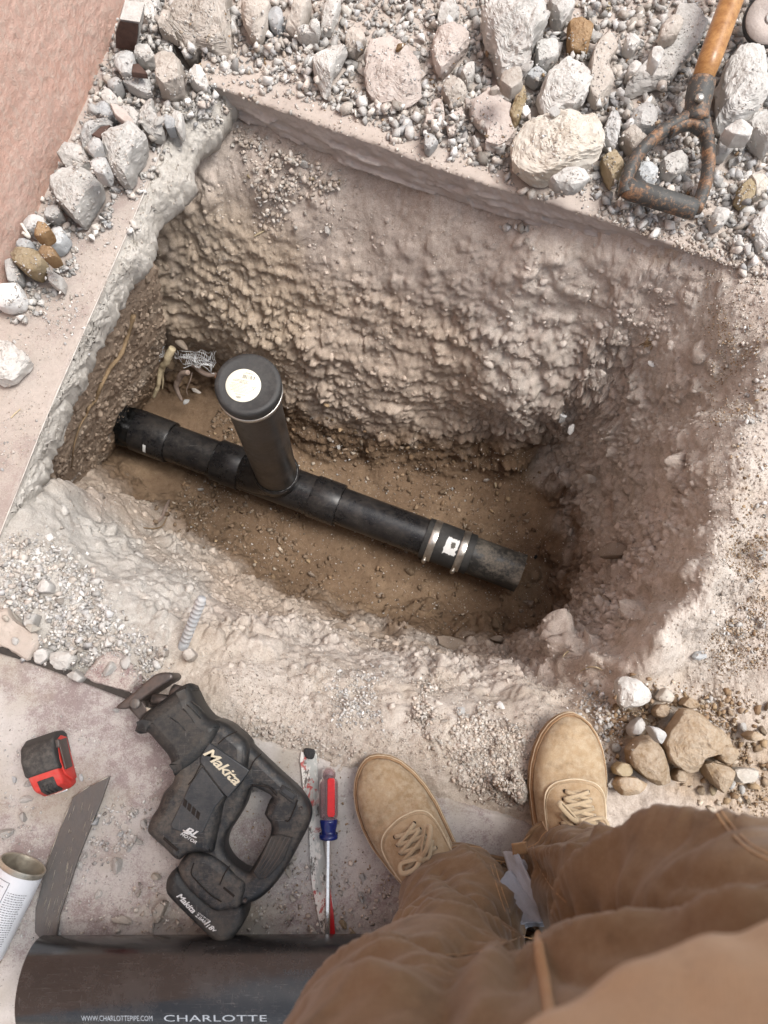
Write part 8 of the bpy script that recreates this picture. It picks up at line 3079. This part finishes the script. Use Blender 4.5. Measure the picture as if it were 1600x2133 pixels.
# ---- shoes
def shoe(name, toe, heel, label, lace_side, parent):
    toe, heel = Vector(toe), Vector(heel)
    ax = (heel - toe)
    L_ = ax.length
    ax.normalize()
    sdv_ = Vector((ax.y, -ax.x, 0))           # towards picture left for a shoe pointing up
    z0 = toe.z
    S_ = [0, .015, .05, .10, .17, .26, .36, .48, .60, .72, .84, .93, .98, 1.0]
    Wd = [.004, .015, .028, .0385, .0470, .0525, .0535, .0490, .0435, .0400, .0390, .0340, .0240, .006]
    Ht = [.028, .036, .046, .053, .059, .066, .077, .092, .104, .112, .112, .104, .09, .06]
    wS = lambda s: float(np.interp(s, S_, Wd))
    hS = lambda s: float(np.interp(s, S_, Ht))

    def P(s, th, off=0.0):
        """s along from toe 0 to heel 1, th across the upper from -pi/2 (left) to pi/2"""
        w, h = wS(s), hS(s)
        y = w * math.sin(th)
        z = .026 + (h - .026) * max(math.cos(th), 0) ** .62
        n_ = sdv_ * (math.sin(th) * (h - .02)) + Vector((0, 0, 1)) * (math.cos(th) * w * 1.2 + .004) - ax * (.35 if s < .2 else .05) * .02
        n_.normalize()
        bend = sdv_ * (.006 * math.sin(3.1 * s))
        return toe + ax * (s * L_) + sdv_ * y + bend + Vector((0, 0, z)) + n_ * off

    root_ = bpy.data.objects.new(name, None)
    # the upper is the shoe's own mesh, the rest are its pieces
    n, m = 110, 64
    V, F = [], []
    ss_ = np.concatenate([np.linspace(0, .12, 30, endpoint=False), np.linspace(.12, 1, n - 30)])
    for s in ss_:
        for th in np.linspace(-math.pi / 2, math.pi / 2, m):
            V.append(P(s, th))
    V = np.array([tuple(v) for v in V])
    cr = fbm(V * 30, 4, 601 + lace_side) * .0036 + fbm(V * 120, 3, 602) * .0010
    crease = np.repeat(np.exp(-((ss_ - .275) / .015) ** 2) + .6 * np.exp(-((ss_ - .235) / .012) ** 2), m) * -.0030
    V[:, 2] += cr + crease
    F = grid_faces(n, m)
    up = add(name, V, F, MT['shoe'], parent, True)
    up['label'] = label
    # sole with a taped edge
    V, F = [], []
    prof = [(-.006, .0), (.0015, .0008), (.0042, .006), (.0046, .012), (.0046, .024), (.0038, .029), (.001, .0312), (-.003, .031)]
    loop = [(s, -1) for s in ss_] + [(s, 1) for s in ss_[::-1]]
    ctr = []
    for s, sg in loop:
        ctr.append((P(s, sg * math.pi / 2), s))
    pts = np.array([[(p - toe).dot(ax), (p - toe).dot(sdv_)] for p, s in ctr])
    pts = resample_loop(pts, 120)
    d0 = np.roll(pts, -1, 0) - np.roll(pts, 1, 0)
    nn = np.column_stack([d0[:, 1], -d0[:, 0]])
    nn /= np.maximum(np.linalg.norm(nn, axis=1)[:, None], 1e-9)
    if ((pts - pts.mean(0)) * nn).sum() < 0:
        nn = -nn
    for off, z in prof:
        for p, q_ in zip(pts, nn):
            r2 = p + q_ * off
            V.append(toe + ax * r2[0] + sdv_ * r2[1] + Vector((0, 0, z)))
    k_ = len(pts)
    F = []
    for i in range(len(prof) - 1):
        for k in range(k_):
            F.append((i * k_ + k, i * k_ + (k + 1) % k_, (i + 1) * k_ + (k + 1) % k_, (i + 1) * k_ + k))
    F.append(tuple(range(k_))[::-1])
    so_ = add('sole', V, F, MT['sole'], up, True)
    for off, z, r_2, mt in ((.0040, .0275, .0010, 'thread'), (.0012, .0322, .0013, 'sole'), (.0052, .017, .0007, 'shoe')):
        q2 = [toe + ax * (p + q_ * off)[0] + sdv_ * (p + q_ * off)[1] + Vector((0, 0, z)) for p, q_ in zip(pts, nn)]
        V, F = tube(q2 + q2[:1], r_2, 5, False)
        add('welt_stitching', V, F, MT[mt], up, True)

    def line(pts_, r, mt, nm, off=.0006, k=30):
        q2 = [P(p.x, p.y, off) for p in spline([Vector((a, b, 0)) for a, b in pts_], k)]
        V, F = tube(q2, r, 6)
        return add(nm, V, F, MT[mt], up, True)
    # lace flap: a raised piece of canvas with a curved front edge
    fl = [(.62, -1.02), (.50, -1.0), (.41, -.95), (.35, -.80), (.315, -.55), (.30, -.25), (.295, 0), (.30, .25), (.315, .55), (.35, .80), (.41, .95), (.50, 1.0), (.62, 1.02)]
    line(fl, .0011, 'thread', 'flap_stitching', .0022, 60)
    line([(a + .012, b * .95) for a, b in fl], .0007, 'shoe', 'flap_stitching', .0020, 60)
    V, F = [], []
    for i in range(26):
        for j in range(30):
            s = .62 - (.62 - .298) * (i / 25)
            lim = float(np.interp(s, [.295, .30, .315, .35, .41, .50, .62], [.02, .25, .55, .80, .95, 1.0, 1.02]))
            V.append(P(s, -lim + 2 * lim * j / 29, .0017))
    add('lace_flap', V, grid_faces(26, 30).tolist(), MT['shoe_flap'], up, True)
    line([(.50, 1.2), (.60, .9), (.68, .8)], .0009, 'thread', 'side_stitching')
    line([(.50, -1.2), (.60, -.9), (.68, -.8)], .0009, 'thread', 'side_stitching')
    # tongue gap, eyelets and crossing laces
    V, F = [], []
    for i in range(14):
        for j in range(6):
            s = .345 + .25 * i / 13
            lim = .10 + .16 * i / 13
            V.append(P(s, -lim + 2 * lim * j / 5, .0024))
    add('tongue', V, grid_faces(14, 6).tolist(), MT['shoe'], up, True)
    rows_ = [.350, .385, .420, .455, .490]
    for k, s in enumerate(rows_):
        lim = .30 + .05 * k
        for sg in (-1, 1):
            c = P(s, sg * lim, .0022)
            q_ = P(s, sg * lim, .0034)
            V, F = lathe(c, q_, [(0, .0028), (.0010, .0028), (.0012, .0016)], 10)
            add('eyelet', V, F, MT['dark_hole'], up, True)
        nx_s = rows_[min(k + 1, 4)]
        for a, b in (((s, -lim), (nx_s, lim + .05)), ((s, lim), (nx_s, -lim - .05))) if k < 4 else ():
            q2 = [P(a[0] + (b[0] - a[0]) * t, a[1] + (b[1] - a[1]) * t, .0040 + .0016 * math.sin(math.pi * t) + (.0012 if a[1] < 0 else 0)) for t in np.linspace(0, 1, 9)]
            V, F = tube(q2, .0030, 8, True, .45)
            add('lace', V, F, MT['lace'], up, True)
    # bow: knot, two loops and loose ends
    kc = P(.485, 0, .007)
    V, F = ball(kc, .0062, 1.2, 1, .8, 12, 8)
    add('lace_knot', V, F, MT['lace'], up, True)
    for sg, ln, hh_ in ((-1, 1.0, 1.0), (1, .85, .6)):
        d1 = (sdv_ * sg + ax * (-.55 if sg == lace_side else .35)).normalized()
        d2 = (sdv_ * sg * .4 - ax * 1.0).normalized()
        q2 = spline([kc, kc + d1 * .018 * ln + Vector((0, 0, .010 * hh_)), kc + d1 * .034 * ln + d2 * .010 + Vector((0, 0, .006)), kc + d1 * .026 * ln + d2 * .018 + Vector((0, 0, -.002)), kc + d1 * .008 + d2 * .008, kc], 26)
        V, F = tube(q2, .0034, 8, True, .5)
        add('lace_bow', V, F, MT['lace'], up, True)
        q2 = spline([kc, kc + d1 * .012 + ax * .010, kc + d1 * .030 + ax * .004 - Vector((0, 0, .008))], 14)
        V, F = tube(q2, .0028, 8, True, .5)
        add('lace_end', V, F, MT['lace'], up, True)
    bpy.data.objects.remove(root_)
    return up


toeR = at(1181, 1489, .022)
headR = (at(1186, 1700, .022) - toeR).normalized()
shoe('shoe', (toeR.x, toeR.y, .016), (toeR.x + headR.x * .295, toeR.y + headR.y * .295, .016), 'right-hand shoe pointing straight at the hole', 1, person)
toeL = at(768, 1583, .020)
headL = (at(918, 1820, .020) - toeL).normalized()
shoe('shoe', (toeL.x, toeL.y, .010), (toeL.x + headL.x * .295, toeL.y + headL.y * .295, .010), 'left-hand shoe turned outward on the front slab', -1, person)
